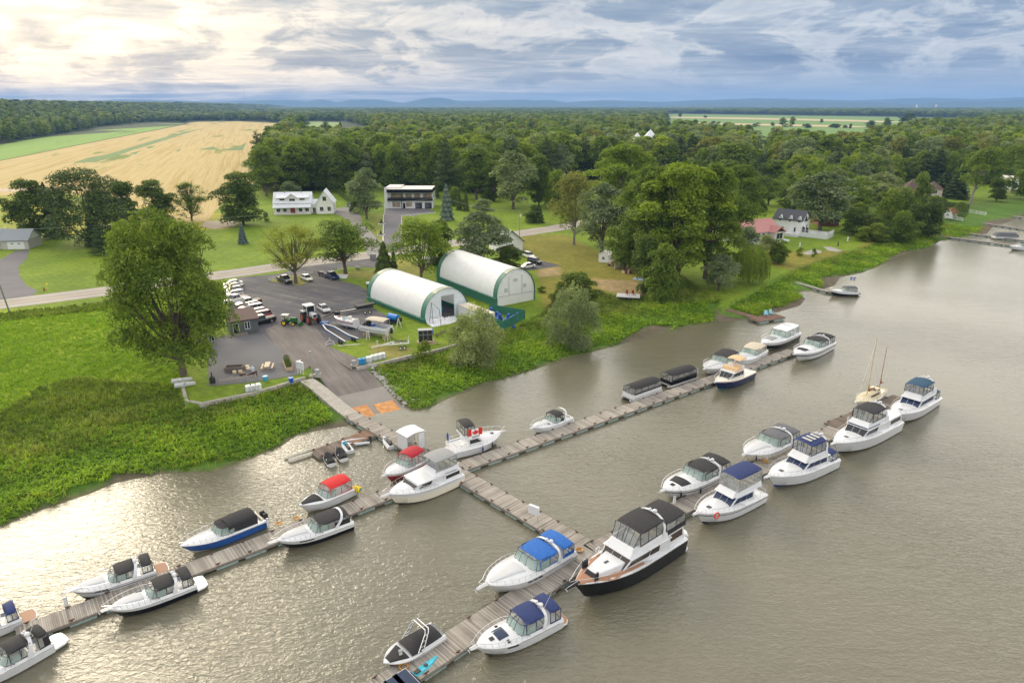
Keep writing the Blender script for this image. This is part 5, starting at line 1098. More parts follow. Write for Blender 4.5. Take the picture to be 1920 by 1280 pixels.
for px, l_ in (((523, 983), 'orange rope coil on the lower left dock near the outboard'), ((556, 973), 'orange rope coil on the dock above the wedge window cruiser'), ((1086, 1032), 'orange rope coil at the corner of the lower dock crossing'), ((1435, 866), 'yellow hose coil spread under the grey topped cruiser'), ((1025, 790), 'orange rope coil on the middle dock by the small cruiser'), ((757, 1250), 'orange hose coil at the foot of the lower dock')):
 A = P(*px, ZD); m = MB(); m.tube([(lerp(.30, .42, k / 40) * math.cos(k * .8), lerp(.30, .42, k / 40) * math.sin(k * .8), .04 + .003 * k) for k in range(40)], .035, n=5)
 tag(m.build('rope_coil', HOSE, loc=(A.x, A.y, ZD)), l_, 'rope', 'coils on the docks')
hx = P(1388, 884, ZD); t_ = thing('hose_reel', 'orange hose reel standing on the lower right dock', 'hose reel', (hx.x, hx.y, ZD), R(30)); m = MB(); m.tube([(-.2, 0, .45), (.2, 0, .45)], .32, n=12); m.build('drum', HOSE, t_); m = MB(); m.box((-.24, 0, 0), (.05, .5, .8)); m.box((.24, 0, 0), (.05, .5, .8)); m.build('stand', HOSE, t_)
sb = P(1001, 974, ZD); t_ = thing('cabinet', 'white cabinet on posts standing on the cross walkway dock', 'cabinet', (sb.x, sb.y, ZD), R(-35))
m = MB(); m.box((0, 0, .75), (1.3, .35, 1.05)); m.build('box', WHITE, t_, bevel=.03); m = MB(); m.box((-.5, 0, 0), (.07, .07, .8)); m.box((.5, 0, 0), (.07, .07, .8)); m.build('leg', STEEL, t_)
gt = P(772, 838, ZD); t_ = thing('dock_gate', 'white roofed security gate cabin of bars across the gangway', 'gate', (gt.x, gt.y, ZD + .06), R(-47))
m = MB(); rows = [[(x, y, 2.35 + .25 * (1 - (y / 1.5) ** 2)) for y in (-1.5, -.9, -.3, .3, .9, 1.5)] for x in (-1.3, 1.3)]; m.loft(rows); m.loft([[(a, c_, z - .08) for a, c_, z in q] for q in rows[::-1]]); m.build('roof', WHITE, t_)
m = MB();
for x, y in ((-1.2, -1.35), (1.2, -1.35), (-1.2, 1.35), (1.2, 1.35)): m.tube([(x, y, 0), (x, y, 2.4)], .045)
for k in range(9): m.tube([(-1.2, -1.35 + .1 * k, .05), (-1.2, -1.35 + .1 * k, 2.3)], .015, n=4); m.tube([(-1.2, 1.35 - .1 * k, .05), (-1.2, 1.35 - .1 * k, 2.3)], .015, n=4)
m.build('bars', GREYH, t_)
m = MB(); m.box((-1.2, 0, .05), (.06, 1.0, 2.15)); m.build('door', WHITE, t_); m = MB(); m.box((.0, -1.42, .1), (2.3, .05, 2.1)); m.build('side_panel', WHITE, t_); m = MB(); m.box((1.2, .9, .05), (.05, 1.0, 2.2)); m.build('end_panel', WHITE, t_)
def far_dock(label, a, c_, wd_, mt, z=.6, fm=FLOATD, sec=6.1):
 A = P(*a, z); Bp = P(*c_, z); t2_ = dock('private_dock', label, A, Bp, wd_, material=mt, z=z, cleats=False, group='private docks on the far shore', sec=sec)[0]
 return t2_
far_dock('narrow brown dock reaching out of the reeds below the weeping willow', (1330, 571), (1425, 596), 1.5, DECKB)
far_dock('broad brown dock platform carrying two blue chairs', (1412, 599), (1463, 591), 3.0, DECKB, sec=12)
far_dock('narrow plank dock leading from the reeds to the boat with the charcoal half top', (1493, 529), (1553, 546), 1.0, DECK)
far_dock('short plank dock with blue floats behind the boat with the charcoal half top', (1553, 546), (1612, 548), 1.6, DECK)
far_dock('long dark dock on the far right leaving the bushes', (1725, 437), (1925, 463), 1.3, DECK)
far_dock('dark dock carrying the covered boat lift at the far right', (1818, 437), (1925, 451), 1.2, DECK)
far_dock('upper dark dock at the right edge', (1843, 418), (1925, 430), 1.2, DECK)
far_dock('short dock at the right edge above the others', (1900, 405), (1960, 412), 1.2, DECK)
A = P(1885, 446, .5); t_ = thing('boat_lift', 'dark grey covered boat on a lift at the far right docks', 'boat lift', (A.x, A.y, 0), R(-6))
m = MB(); m.hexa(frus(-4, 4, 1.4, 1.2, -3.0, 2.6, .8, 2.4)); m.build('cover', CANDGREY, t_, bevel=.1); m = MB(); m.hexa(frus(-4, 4.4, 1.2, .4, -4, 4.8, 1.4, 1.25, wf0=.3, WF0=.2)); m.build('hull', WHITE, t_)
m = MB()
for x in (-3.4, 3.4):
 for y in (-1.7, 1.7): m.tube([(x, y, -1), (x, y, 3.0)], .06)
m.build('frame', STEEL, t_)
ADB = mat('light_blue_chair', (.25, .52, .65), .6)
for i, (px, l_) in enumerate((((1436, 592), 'light blue deck chair on the brown dock platform, left one'), ((1446, 590), 'light blue deck chair on the brown dock platform, right one'))):
 A = P(*px, .6)
 if i == 0:
  ch0 = thing('deck_chair', l_, 'chair', (A.x, A.y, .6), R(-100), 'blue deck chairs'); m = MB(); m.hexa([(-.3, -.35, .3), (.35, -.35, .38), (.35, .35, .38), (-.3, .35, .3), (-.3, -.35, .35), (.35, -.35, .43), (.35, .35, .43), (-.3, .35, .35)]); m.build('seat', ADB, ch0)
  m = MB(); m.hexa([(-.35, -.35, .3), (-.28, -.35, .3), (-.28, .35, .3), (-.35, .35, .3), (-.65, -.32, 1.1), (-.6, -.32, 1.1), (-.6, .32, 1.1), (-.65, .32, 1.1)]); m.build('backrest', ADB, ch0)
  m = MB(); [m.box((x, y, 0), (.08, .06, .55)) for x in (-.3, .3) for y in (-.38, .38)]; m.box((0, -.4, .55), (.8, .12, .04)); m.box((0, .4, .55), (.8, .12, .04)); m.build('armrest', ADB, ch0)
 else: dup(ch0, (A.x, A.y, .6), R(-80), label=l_)
fp = P(1600, 548, .6); flag('blue and white cross flag flying above the boat with the charcoal half top', (fp.x, fp.y), R(170), w=1.2, h=.75, kind='cross', pole=3.8, z=.6)
# === buildings
def siding(name, col, step=0.22, vert=False):
 m = bpy.data.materials.new(name); m.use_nodes = True; t = NT(m.node_tree); b = t.N['Principled BSDF']
 oc = t.n('ShaderNodeTexCoord').outputs['Object']; sp = t.n('ShaderNodeSeparateXYZ'); t.L.new(oc, sp.inputs[0])
 q = t.math('FRACT', t.math('DIVIDE', t.math('ADD', sp.outputs[0], sp.outputs[1]) if vert else sp.outputs[2], step))
 g = t.ramp(q, [(0.0, 0.55), (0.08, 1.0), (1.0, 0.97)]); nz = t.ramp(t.noise(oc, 1.2, 4, .6), [(.3, .92), (.7, 1.05)])
 c = t.mix(1.0, t.mix(1.0, (*col, 1), g, 'MULTIPLY'), nz, 'MULTIPLY'); t.L.new(c, b.inputs['Base Color']); b.inputs['Roughness'].default_value = .7
 MATS[name] = m; return m
WSID = siding('white_siding', (.74, .76, .78)); WBAT = siding('white_batten', (.76, .77, .78), .4, True)
GSID = siding('light_grey_brick', (.42, .41, .39), .12); TSID = siding('tan_brick', (.42, .37, .31), .12); GRSID = siding('slate_siding', (.10, .115, .125), .2); RSID = siding('red_brick', (.20, .07, .05), .12)
METR = siding('pale_metal_roof', (.66, .70, .76), .42, True); SHIN = mat('grey_shingles', (.24, .27, .30), .85, var=.12, scale=6); DSHIN = mat('charcoal_shingles', (.055, .06, .075), .85, var=.15, scale=6)
BSHIN = mat('brown_shingles', (.10, .062, .058), .85, var=.15, scale=6); RSHIN = mat('red_metal_roof', (.44, .20, .19), .6, var=.1, scale=4); GROOF = mat('green_metal_roof', (.035, .12, .085), .5, var=.1); ORSH = mat('orange_shingles', (.40, .16, .09), .85, var=.2, scale=6)
WOODY = mat('bare_timber', (.42, .32, .22), .8, var=.2, scale=5); REDD = mat('red_door', (.26, .035, .025), .5); FLATW = mat('pale_flat_roof', (.66, .64, .60), .8, var=.08)
GREENC = mat('green_tarpaulin', (.028, .15, .105), .55, var=.15, scale=1.5); GREENP = mat('sheen_green_tarpaulin', (.30, .34, .25), .5, var=.2, scale=1.2)  # second green is paler: sheen on the arch tops put into the colour
TARPW = mat('white_membrane', (.80, .82, .84), .55, var=.05, scale=.6, bump=.25, bscale=1.2); TARPP = mat('translucent_white_sheet', (.72, .78, .86), .5, var=.08, scale=.8, bump=.3, bscale=1.5)
for m_ in (TARPW, TARPP):
 t = NT(m_.node_tree); ts = t.n('ShaderNodeBsdfTranslucent'); ts.inputs[0].default_value = (.85, .88, .92, 1); ms = t.n('ShaderNodeMixShader'); ms.inputs[0].default_value = .22; t.L.new(t.N['Principled BSDF'].outputs[0], ms.inputs[1]); t.L.new(ts.outputs[0], ms.inputs[2]); t.L.new(ms.outputs[0], t.N['Material Output'].inputs[0])
def bframe(name, label, A, Bp, cat='house', group=None):
 A = P(*A) if len(A) == 2 else A; Bp = P(*Bp) if len(Bp) == 2 else Bp; d = Bp - A
 return thing(name, label, cat, (A.x, A.y, LZ), math.atan2(d.y, d.x), group), math.hypot(d.x, d.y)
def windows(root, lst, gl=DGLASS, trim=WHITE, cross=True):
 """(x, y, z, w, h, face) face f: front (-y), b: back, l: left (-x), r: right (+x)"""
 for (x, y, z, w_, h_, fc) in lst:
  fm = MB(); gm_ = MB(); dx, dy = {'f': (0, -1), 'b': (0, 1), 'l': (-1, 0), 'r': (1, 0)}[fc]
  def bx(m, u0, u1, z0, z1, o0, o1, k=0):
   if dx == 0: m.hexa([(x + a, y + dy * o, zz) for zz in (z0, z1) for a, o in ((u0, o0), (u1, o0), (u1, o1), (u0, o1))], k)
   else: m.hexa([(x + dx * o, y + a, zz) for zz in (z0, z1) for o, a in ((o0, u0), (o1, u0), (o1, u1), (o0, u1))], k)
  hw = w_ / 2; t_ = .09
  bx(fm, -hw - t_, hw + t_, z - t_, z, -.02, .06); bx(fm, -hw - t_, hw + t_, z + h_, z + h_ + t_, -.02, .06); bx(fm, -hw - t_, -hw, z, z + h_, -.02, .06); bx(fm, hw, hw + t_, z, z + h_, -.02, .06)
  if cross: bx(fm, -.025, .025, z, z + h_, .022, .045)
  bx(gm_, -hw, hw, z, z + h_, -.05, .02)
  f_ = fm.build('window', trim, root, smooth=0); gm_.build('pane', gl, f_, smooth=0)
def gable(m, x0, x1, y0, y1, z, h, over=.4, th=.18, axis='x', mr=0):
 """gable roof slabs, ridge along axis"""
 if axis == 'x':
  ym = (y0 + y1) / 2; s = h / (ym - y0)
  for sg, ya in ((-1, y0), (1, y1)):
   yo = ya + sg * over; zo = z - s * over
   m.hexa([(x0 - over, yo, zo), (x1 + over, yo, zo), (x1 + over, ym, z + h), (x0 - over, ym, z + h), (x0 - over, yo, zo + th), (x1 + over, yo, zo + th), (x1 + over, ym, z + h + th), (x0 - over, ym, z + h + th)], mr)
 else:
  xm = (x0 + x1) / 2; s = h / (xm - x0)
  for sg, xa in ((-1, x0), (1, x1)):
   xo = xa + sg * over; zo = z - s * over
   m.hexa([(xo, y0 - over, zo), (xm, y0 - over, z + h), (xm, y1 + over, z + h), (xo, y1 + over, zo), (xo, y0 - over, zo + th), (xm, y0 - over, z + h + th), (xm, y1 + over, z + h + th), (xo, y1 + over, zo + th)], mr)
def walls(m, x0, x1, y0, y1, z, h=0, axis='x'):
 """wall block with gable ends of height h"""
 if h == 0: m.box(((x0 + x1) / 2, (y0 + y1) / 2, 0), (x1 - x0, y1 - y0, z)); return
 if axis == 'x':
  ym = (y0 + y1) / 2; pr = [(y0, 0), (y1, 0), (y1, z), (ym, z + h), (y0, z)]; a = [(x0, y, zz) for y, zz in pr]; b_ = [(x1, y, zz) for y, zz in pr]
 else:
  xm = (x0 + x1) / 2; pr = [(x0, 0), (x1, 0), (x1, z), (xm, z + h), (x0, z)][::-1]; a = [(x, y0, zz) for x, zz in pr]; b_ = [(x, y1, zz) for x, zz in pr]
 n = 5; m.add(a + b_, [list(range(n))[::-1], list(range(n, 2 * n))] + [[i, (i + 1) % n, n + (i + 1) % n, n + i] for i in range(n)])
def hip(m, x0, x1, y0, y1, z, h, over=.4, mr=0):
 x0 -= over; x1 += over; y0 -= over; y1 += over; ym = (y0 + y1) / 2; d = (y1 - y0) / 2
 if x1 - x0 < 2 * d: d = (x1 - x0) / 2
 vs = [(x0, y0, z), (x1, y0, z), (x1, y1, z), (x0, y1, z), (x0 + d, ym, z + h), (x1 - d, ym, z + h)]
 m.add(vs, [(0, 1, 5, 4), (1, 2, 5), (2, 3, 4, 5), (3, 0, 4), (3, 2, 1, 0)], mr)
t_, Wd = bframe('farmhouse', 'white two storey farmhouse with pale metal roof, three dormers and a red front door', (514, 403), (583, 401.5))
m = MB(); walls(m, 0, Wd, 1.8, 10.5, 4.6, 3.6); m.build('wall', WBAT, t_, smooth=0)
m = MB(); gable(m, 0, Wd, 1.8, 10.5, 4.6, 3.7, over=.45); rf = m.build('roof', METR, t_, smooth=0)
m = MB(); m.hexa([(-.3, -.5, 2.75), (Wd + .3, -.5, 2.75), (Wd + .3, 2.2, 4.3), (-.3, 2.2, 4.3), (-.3, -.5, 2.9), (Wd + .3, -.5, 2.9), (Wd + .3, 2.2, 4.5), (-.3, 2.2, 4.5)]); m.build('porch_roof', METR, t_, smooth=0)
m = MB(); m.box((Wd / 2, .9, 0), (Wd, 2.2, .35)); m.build('porch', FLATW, t_, smooth=0)
for k in range(6): m = MB(); m.box((.15 + (Wd - .3) * k / 5, -.1, .35), (.2, .2, 2.45)); m.build('porch_post', WHITE, t_, smooth=0)
m = MB(); m.hexa([(1.0, 2.6, 4.5), (Wd - 1, 2.6, 4.5), (Wd - 1, 5.5, 4.5), (1, 5.5, 4.5), (1.0, 2.6, 6.5), (Wd - 1, 2.6, 6.5), (Wd - 1, 5.5, 7.4), (1, 5.5, 7.4)]); m.build('dormer', WBAT, t_, smooth=0)
m = MB(); m.hexa([(.7, 2.1, 6.4), (Wd - .7, 2.1, 6.4), (Wd - .7, 6, 7.75), (.7, 6, 7.75), (.7, 2.1, 6.55), (Wd - .7, 2.1, 6.55), (Wd - .7, 6, 7.9), (.7, 6, 7.9)]); gable(m, Wd / 2 - 2.2, Wd / 2 + 2.2, 1.9, 6, 6.5, 1.6, over=.3, axis='y'); m.build('dormer_roof', METR, t_, smooth=0)
m = MB(); walls(m, Wd / 2 - 2.0, Wd / 2 + 2.0, 2.3, 5, 6.5, 1.45, 'y'); m.build('dormer_gable', WBAT, t_, smooth=0)
windows(t_, [(x, 1.8, .9, 1.3, 1.3, 'f') for x in (1.5, 4.2, Wd - 4.2, Wd - 1.6)] + [(x, 2.6, 4.9, 2.0, 1.2, 'f') for x in (3.3, Wd - 3.3)] + [(Wd / 2, 2.3, 4.9, 2.2, 1.2, 'f'), (0, 6, 2, 1.2, 1.4, 'l')], trim=WHITE)
m = MB(); m.box((Wd / 2, 1.74, .35), (1.9, .12, 2.2)); m.build('door', REDD, t_, smooth=0)
m = MB(); [m.box((x, 6, 8.2), (.5, .5, .5)) for x in (4, Wd - 4)]; m.build('vent', GREYH, t_)
w2x = Wd + .3; W2 = 9.0
m = MB(); m.box((w2x + 1.5, 4.6, 0), (4, 4.5, 3.6)); walls(m, w2x + 2.2, w2x + W2, 0, 10, 4.6, 4.6, 'y'); m.build('wall', WBAT, t_, smooth=0)
m = MB(); gable(m, w2x + 2.2, w2x + W2, 0, 10, 4.6, 4.65, over=.45, axis='y'); gable(m, w2x - .3, w2x + 3.5, 2.35, 6.8, 3.6, 1.8, over=.1); m.build('roof', METR, t_, smooth=0)
windows(t_, [(w2x + 5.6, 0, 5.3, 1.4, 1.7, 'f'), (w2x + 4.2, 0, 1.2, 1.3, 1.6, 'f'), (w2x + 7.2, 0, 1.2, 1.3, 1.6, 'f'), (w2x + .9, 2.35, 0.2, 1.1, 2.1, 'f'), (w2x + W2, 5, 1.2, 1.3, 1.5, 'r')])
t_, Wd = bframe('modern_house', 'modern white two storey house with flat pale roof, black fascia and two dark garage doors', (725, 391), (812, 391))
m = MB(); m.box((Wd / 2, 6, 0), (Wd, 12, 3.6)); m.box((Wd / 2, 6.8, 3.6), (Wd - .3, 10.4, 3.3)); m.box((.1, .3, 0), (1.4, 1.6, 9.0)); m.build('wall', WHITE, t_, smooth=0)
m = MB(); m.box((Wd / 2 + .3, 5.7, 8.15), (Wd - .9, 13.4, .25)); m.box((3.0, 7, 8.4), (6.4, 11, .5)); m.build('roof', FLATW, t_, smooth=0)
m = MB(); m.box((Wd / 2 + .4, -.9, 6.9), (Wd - .4, .25, 1.35)); m.box((Wd - .1, 6, 6.9), (.25, 13.4, 1.3)); m.box((Wd / 2 + .4, -.8, 3.45), (Wd - .6, .3, .65)); m.build('fascia', BLACKH, t_, smooth=0)
m = MB(); m.box((Wd / 2 + .4, .0, 3.6), (Wd - .6, 1.5, .15)); m.build('balcony', FLATW, t_, smooth=0)
m = MB(); m.box((Wd / 2 + .4, -.72, 3.9), (Wd - .8, .04, .95)); m.build('glass_railing', TINTGL, t_, smooth=0)
m = MB(); m.box((6.8, -.8, 0), (.25, .25, 7)); m.build('post', BLACKH, t_, smooth=0)
WARMG = mat('warm_brown_window', (.28, .22, .15), .1, var=.5, scale=.8)  # window panes in mottled warm brown
windows(t_, [(x, 1.6, 4.0, 2.6, 2.2, 'f') for x in (3.2, 5.9, 9.6, 13.3)] + [(17.8, 1.6, 4.0, 3.8, 2.2, 'f')], gl=WARMG, trim=WHITE)
windows(t_, [(4.3, 0, .6, 3.4, 2.3, 'f'), (9.8, 0, .8, 2.6, 1.9, 'f')], gl=WARMG)
for x in (14.0, 18.2):
 m = MB(); m.box((x, -.02, .05), (3.0, .12, 2.5)); g_ = m.build('garage_door', mat('dark_garage_door', (.022, .026, .04), .4, var=.1), t_, smooth=0)
 m = MB(); [m.box((x - .5, -.085, z), (1.6, .03, .12)) for z in (.6, 1.2, 1.8)]; m.build('panel', GREYH, g_, smooth=0)
m = MB(); m.box((7.7, 0, .1), (1.0, .1, 2.2)); m.build('door', BLACKH, t_, smooth=0)
for i, (l_, pl) in enumerate((('white kerb along the left side of the modern house driveway', [(721, 380), (722, 400), (719, 405), (718, 470)]), ('white kerb along the right side of the modern house driveway', [(817, 399), (753, 405), (752, 452)]))):
 m = MB(); pts = PP(pl)
 for a, c_ in zip(pts[:-1], pts[1:]):
  d = c_ - a; m.box((*((a + c_) / 2)[:2], LZ), (d.length, .28, .22), rz=math.atan2(d.y, d.x))
 tag(m.build('kerb', WHITE, smooth=0), l_, 'kerb')
t_, Wd = bframe('bungalow', 'light grey brick bungalow with blue grey shingle roof and white garage door', (-80, 470), (55, 467))
m = MB(); walls(m, Wd - 7.6, Wd, 0, 8, 3.0, 0); walls(m, 0, Wd - 7.6, 1.2, 8, 3.0, 0); m.build('wall', GSID, t_, smooth=0)
m = MB(); gable(m, Wd - 7.6, Wd, 0, 8, 3.0, 2.6, over=.5); gable(m, 0, Wd - 7.8, 1.2, 8.6, 3.0, 2.6, over=.4); m.build('roof', SHIN, t_, smooth=0)
m = MB(); walls(m, Wd - .3, Wd - .05, .1, 7.9, 3.0, 2.5); m.build('gable_end', WSID, t_, smooth=0)
m = MB(); m.box((Wd - 3.6, -.04, .05), (4.9, .1, 2.3)); g_ = m.build('garage_door', WHITE, t_, smooth=0); m = MB(); [m.box((Wd - 3.6 + x, -.12, 1.7), (.7, .06, .22)) for x in (-1, 1)]; m.build('pane', DGLASS, g_, smooth=0)
windows(t_, [(Wd - 9.5, 1.2, .9, 1.5, 1.2, 'f'), (Wd - 15, 1.2, .9, 1.5, 1.2, 'f')]); m = MB(); m.tube([(Wd - 8, 4.5, 5), (Wd - 8, 4.5, 6.2)], .2); m.build('chimney', WHITE, t_)
t_, Wd = bframe('cottage', 'white cottage with dark green metal roof behind the trees by the second storage tent', (936, 474), (980, 470))
m = MB(); walls(m, 0, Wd, 0, 8, 3.2, 3.2, 'y'); m.build('wall', WSID, t_, smooth=0)
m = MB(); gable(m, 0, Wd, 0, 8, 3.2, 3.3, over=.6, axis='y'); m.build('roof', GROOF, t_, smooth=0); windows(t_, [(Wd / 2, 0, 1, 1.6, 1.3, 'f'), (Wd, 4, 1, 1.5, 1.2, 'r')])
t_, Wd = bframe('garden_hut', 'small white garden hut under the big cottonwood trees', (1122, 491), (1140, 493))
m = MB(); walls(m, 0, Wd, 0, 3, 2.3, 1.0, 'y'); m.build('wall', WSID, t_, smooth=0); m = MB(); gable(m, 0, Wd, 0, 3, 2.3, 1.0, over=.25, th=.1, axis='y'); m.build('roof', FLATW, t_, smooth=0); windows(t_, [(Wd / 2, 0, .9, .6, .7, 'f')])
t_, Wd = bframe('cottage', 'grey walled cottage with faded red roof and white framed sun room near the water', (1402, 456), (1458, 449))
m = MB(); walls(m, 0, Wd, 0, 8.5, 3.4, 3.0, 'x'); m.box((Wd * .82, -1.0, 0), (4.4, 3.4, 3.2)); m.build('wall', GSID, t_, smooth=0)
m = MB(); gable(m, 0, Wd, 0, 8.5, 3.4, 3.1, over=.5); gable(m, Wd * .82 - 2.2, Wd * .82 + 2.2, -2.7, 2.5, 3.2, 1.5, over=.4, axis='y'); gable(m, -4, 0, 2, 7, 2.8, 2.0, over=.2); m.build('roof', RSHIN, t_, smooth=0)
m = MB(); m.box((Wd * .5, -2.2, 0), (Wd * 1.1, 4.2, .6)); m.build('deck', WHITE, t_, smooth=0)
windows(t_, [(2, 0, 1.0, 1.6, 1.9, 'f'), (4.4, 0, 1.0, 1.6, 1.9, 'f'), (Wd * .82, -2.7, .9, 2.8, 1.9, 'f'), (Wd * .82 + 2.2, -1, .9, 2.4, 1.9, 'r'), (Wd, 4, .9, 2.2, 1.6, 'r'), (6.8, 0, .6, 1.1, 2.1, 'f')], trim=WHITE)
m = MB(); m.box((-2, 4.5, 0), (4, 5, 2.8)); m.build('side_wing', GSID, t_, smooth=0)
t_, Wd = bframe('white_house', 'long white house with charcoal roof, dormers and a raised white deck on the lawn', (1448, 437), (1500, 443))
m = MB(); walls(m, 0, Wd, 0, 8, 5.4, 2.6, 'x'); m.build('wall', WSID, t_, smooth=0); m = MB(); gable(m, 0, Wd, 0, 8, 5.4, 2.7, over=.5); rf = m.build('roof', DSHIN, t_, smooth=0)
for x in (2.2, 5.6, 8.6):
 m = MB(); walls(m, x - .7, x + .7, -.1, 2, 5.5, .9, 'y'); dm = m.build('dormer', WSID, t_, smooth=0); m = MB(); gable(m, x - .75, x + .75, -.3, 2.4, 5.6, .95, over=.15, th=.1, axis='y'); m.build('dormer_roof', WHITE, dm, smooth=0)
windows(t_, [(x, -.1, 4.6, .55, .7, 'f') for x in (2.2, 5.6, 8.6)] + [(3, 0, 1.8, 1.4, .8, 'f'), (7.5, 0, 1.3, .55, 1.5, 'f'), (8.3, 0, 1.3, .55, 1.5, 'f'), (10.4, 0, 1.2, .9, 2.0, 'f'), (11.6, 0, 1.2, .9, 2.0, 'f'), (Wd, 2, 1.2, 1.2, 2.0, 'r'), (Wd, 5.5, 1.2, 1.2, 2.0, 'r')], cross=False)
m = MB(); m.add([(Wd + .03, 2.0, 4.6), (Wd + .03, 6.0, 4.6), (Wd + .03, 4, 6.6), (Wd + .06, 2.0, 4.6), (Wd + .06, 6.0, 4.6), (Wd + .06, 4, 6.6)], [(0, 2, 1), (3, 4, 5), (0, 1, 4, 3), (1, 2, 5, 4), (2, 0, 3, 5)]); m.build('gable_window', DGLASS, t_, smooth=0)
m = MB(); [m.box((x, 6, 8.0), (.4, .4, .6)) for x in (4, 9)]; m.build('vent', BLKPL, t_)
m = MB(); m.box((Wd + 4.5, 3.0, 0), (9, 6.5, 1.5)); m.box((Wd - 2.5, -1.6, 0), (5, 3.0, 1.0)); m.build('deck', WHITE, t_, smooth=0)
m = MB()
for x0, y0, x1, y1 in ((Wd + .2, -.2, Wd + 9, -.2), (Wd + 9, -.2, Wd + 9, 6.2)):
 m.tube([(x0, y0, 2.5), (x1, y1, 2.5)], .05, n=4); n_ = 22
 for k in range(n_ + 1): m.tube([(lerp(x0, x1, k / n_), lerp(y0, y1, k / n_), 1.5), (lerp(x0, x1, k / n_), lerp(y0, y1, k / n_), 2.5)], .04, n=4)
m.build('deck_railing', WHITE, t_, smooth=0)
t_, Wd = bframe('stone_house', 'large pale stone house with steep chocolate brown roof by the right hand lawn', (1698, 378), (1757, 380))
m = MB(); walls(m, 0, Wd, 0, 12, 3.6, 0); m.box((Wd - 3, -2, 0), (6, 6, 6.5)); m.build('wall', TSID, t_, smooth=0); m = MB(); hip(m, -2, Wd - 5, -1, 12, 3.6, 6.5, .6); hip(m, Wd - 6.2, Wd, -5, 3, 6.5, 3.2, .5); m.build('roof', BSHIN, t_, smooth=0)
m = MB(); m.box((Wd - 1, -5.6, 0), (6.5, 3, 1.4)); m.build('terrace', CONCM, t_, smooth=0)
windows(t_, [(Wd - 4, -5, 2.2, 1.4, 1.4, 'f'), (Wd - 1.7, -5, 2.2, 1.4, 1.6, 'f'), (Wd - 3, -5, 4.6, 1.6, 1.5, 'f'), (4, 0, 1, 1.6, 1.4, 'f'), (Wd, -2, 2, 1.4, 1.6, 'r')])
t_, Wd = bframe('garden_shed', 'small white shed with orange brown shingle roof beside the round cedar', (1768, 408), (1784, 410))
m = MB(); walls(m, 0, Wd, 0, 4.5, 2.2, 1.7, 'y'); m.build('wall', WSID, t_, smooth=0); m = MB(); gable(m, 0, Wd, 0, 4.5, 2.2, 1.7, over=.3, th=.12, axis='y'); m.build('roof', ORSH, t_, smooth=0); windows(t_, [(Wd / 2, 0, .9, .7, .8, 'f')])
def fence(name, label, pts, h=1.1, step=.35, mt=WHITE, r=.035, rails=(0.15, 0.95), posts=2.4, cat='fence'):
 t_ = thing(name, label, cat, (pts[0].x, pts[0].y, pts[0].z)); o = pts[0]; pm = MB(); rm = MB()
 for a, c_ in zip(pts[:-1], pts[1:]):
  a = a - o; c_ = c_ - o; L = (c_ - a).length; ang = math.atan2(c_.y - a.y, c_.x - a.x)
  for f in rails: rm.hexa([tuple(Vector(q)) for q in [(a.x, a.y, a.z + f * h), (c_.x, c_.y, c_.z + f * h), (c_.x - .05 * math.sin(ang), c_.y + .05 * math.cos(ang), c_.z + f * h), (a.x - .05 * math.sin(ang), a.y + .05 * math.cos(ang), a.z + f * h)] + [(a.x, a.y, a.z + f * h + .1), (c_.x, c_.y, c_.z + f * h + .1), (c_.x - .05 * math.sin(ang), c_.y + .05 * math.cos(ang), c_.z + f * h + .1), (a.x - .05 * math.sin(ang), a.y + .05 * math.cos(ang), a.z + f * h + .1)]])
  n = max(1, round(L / posts))
  for k in range(n + 1): q = a.lerp(c_, k / n); pm = MB(); pm.box((q.x, q.y, q.z), (.12, .12, h + .1), rz=ang); pm.build('post', mt, t_, smooth=0)
  if step:
   n = int(L / step)
   for k in range(n): q = a.lerp(c_, (k + .5) / n); rm.box((q.x, q.y, q.z + .1), (.08, .03, h - .1), rz=ang)
 rm.build('rail', mt, t_, smooth=0); return t_
fence('picket_fence', 'white railing fence in front of the orange roofed shed', PP([(1766, 408), (1805, 415)]), 1.3)
fence('picket_fence', 'low white picket fence right of the round cedar', PP([(1812, 398), (1848, 404)]), 1.3)
t_, Wd = bframe('brick_bungalow', 'dark red brick bungalow half hidden under the big maple', (1536, 424), (1572, 424))
m = MB(); walls(m, 0, Wd, 0, 8, 3.2, 0); m.build('wall', RSID, t_, smooth=0); m = MB(); hip(m, 0, Wd, 0, 8, 3.2, 2.2); m.build('roof', BSHIN, t_, smooth=0); windows(t_, [(1.6, 0, 1.1, 1.3, 1.2, 'f'), (5, 0, 1.1, 1.3, 1.2, 'f')])
tp = P(1205, 300); t_ = thing('tower_house', 'distant house with two silver pyramid roofed towers rising from the wood', 'house', (tp.x, tp.y, LZ))
m = MB(); m.box((0, 4, 0), (28, 10, 9)); m.box((-5.5, 0, 0), (5, 5, 16.5)); m.box((6, 5, 0), (6.5, 6.5, 17.5)); m.build('wall', GSID, t_, smooth=0)
m = MB()
for x, y, a, z, h in ((-5.5, 0, 3.7, 16.5, 5.2), (6, 5, 5.0, 17.5, 6.4)): m.add([(x - a, y - a, z), (x + a, y - a, z), (x + a, y + a, z), (x - a, y + a, z), (x, y, z + h)], [(0, 1, 4), (1, 2, 4), (2, 3, 4), (3, 0, 4), (3, 2, 1, 0)])
m.build('roof', METR, t_, smooth=0); windows(t_, [(-5.5, -2.5, 13.5, 3.6, 1.6, 'f')], gl=DGLASS)
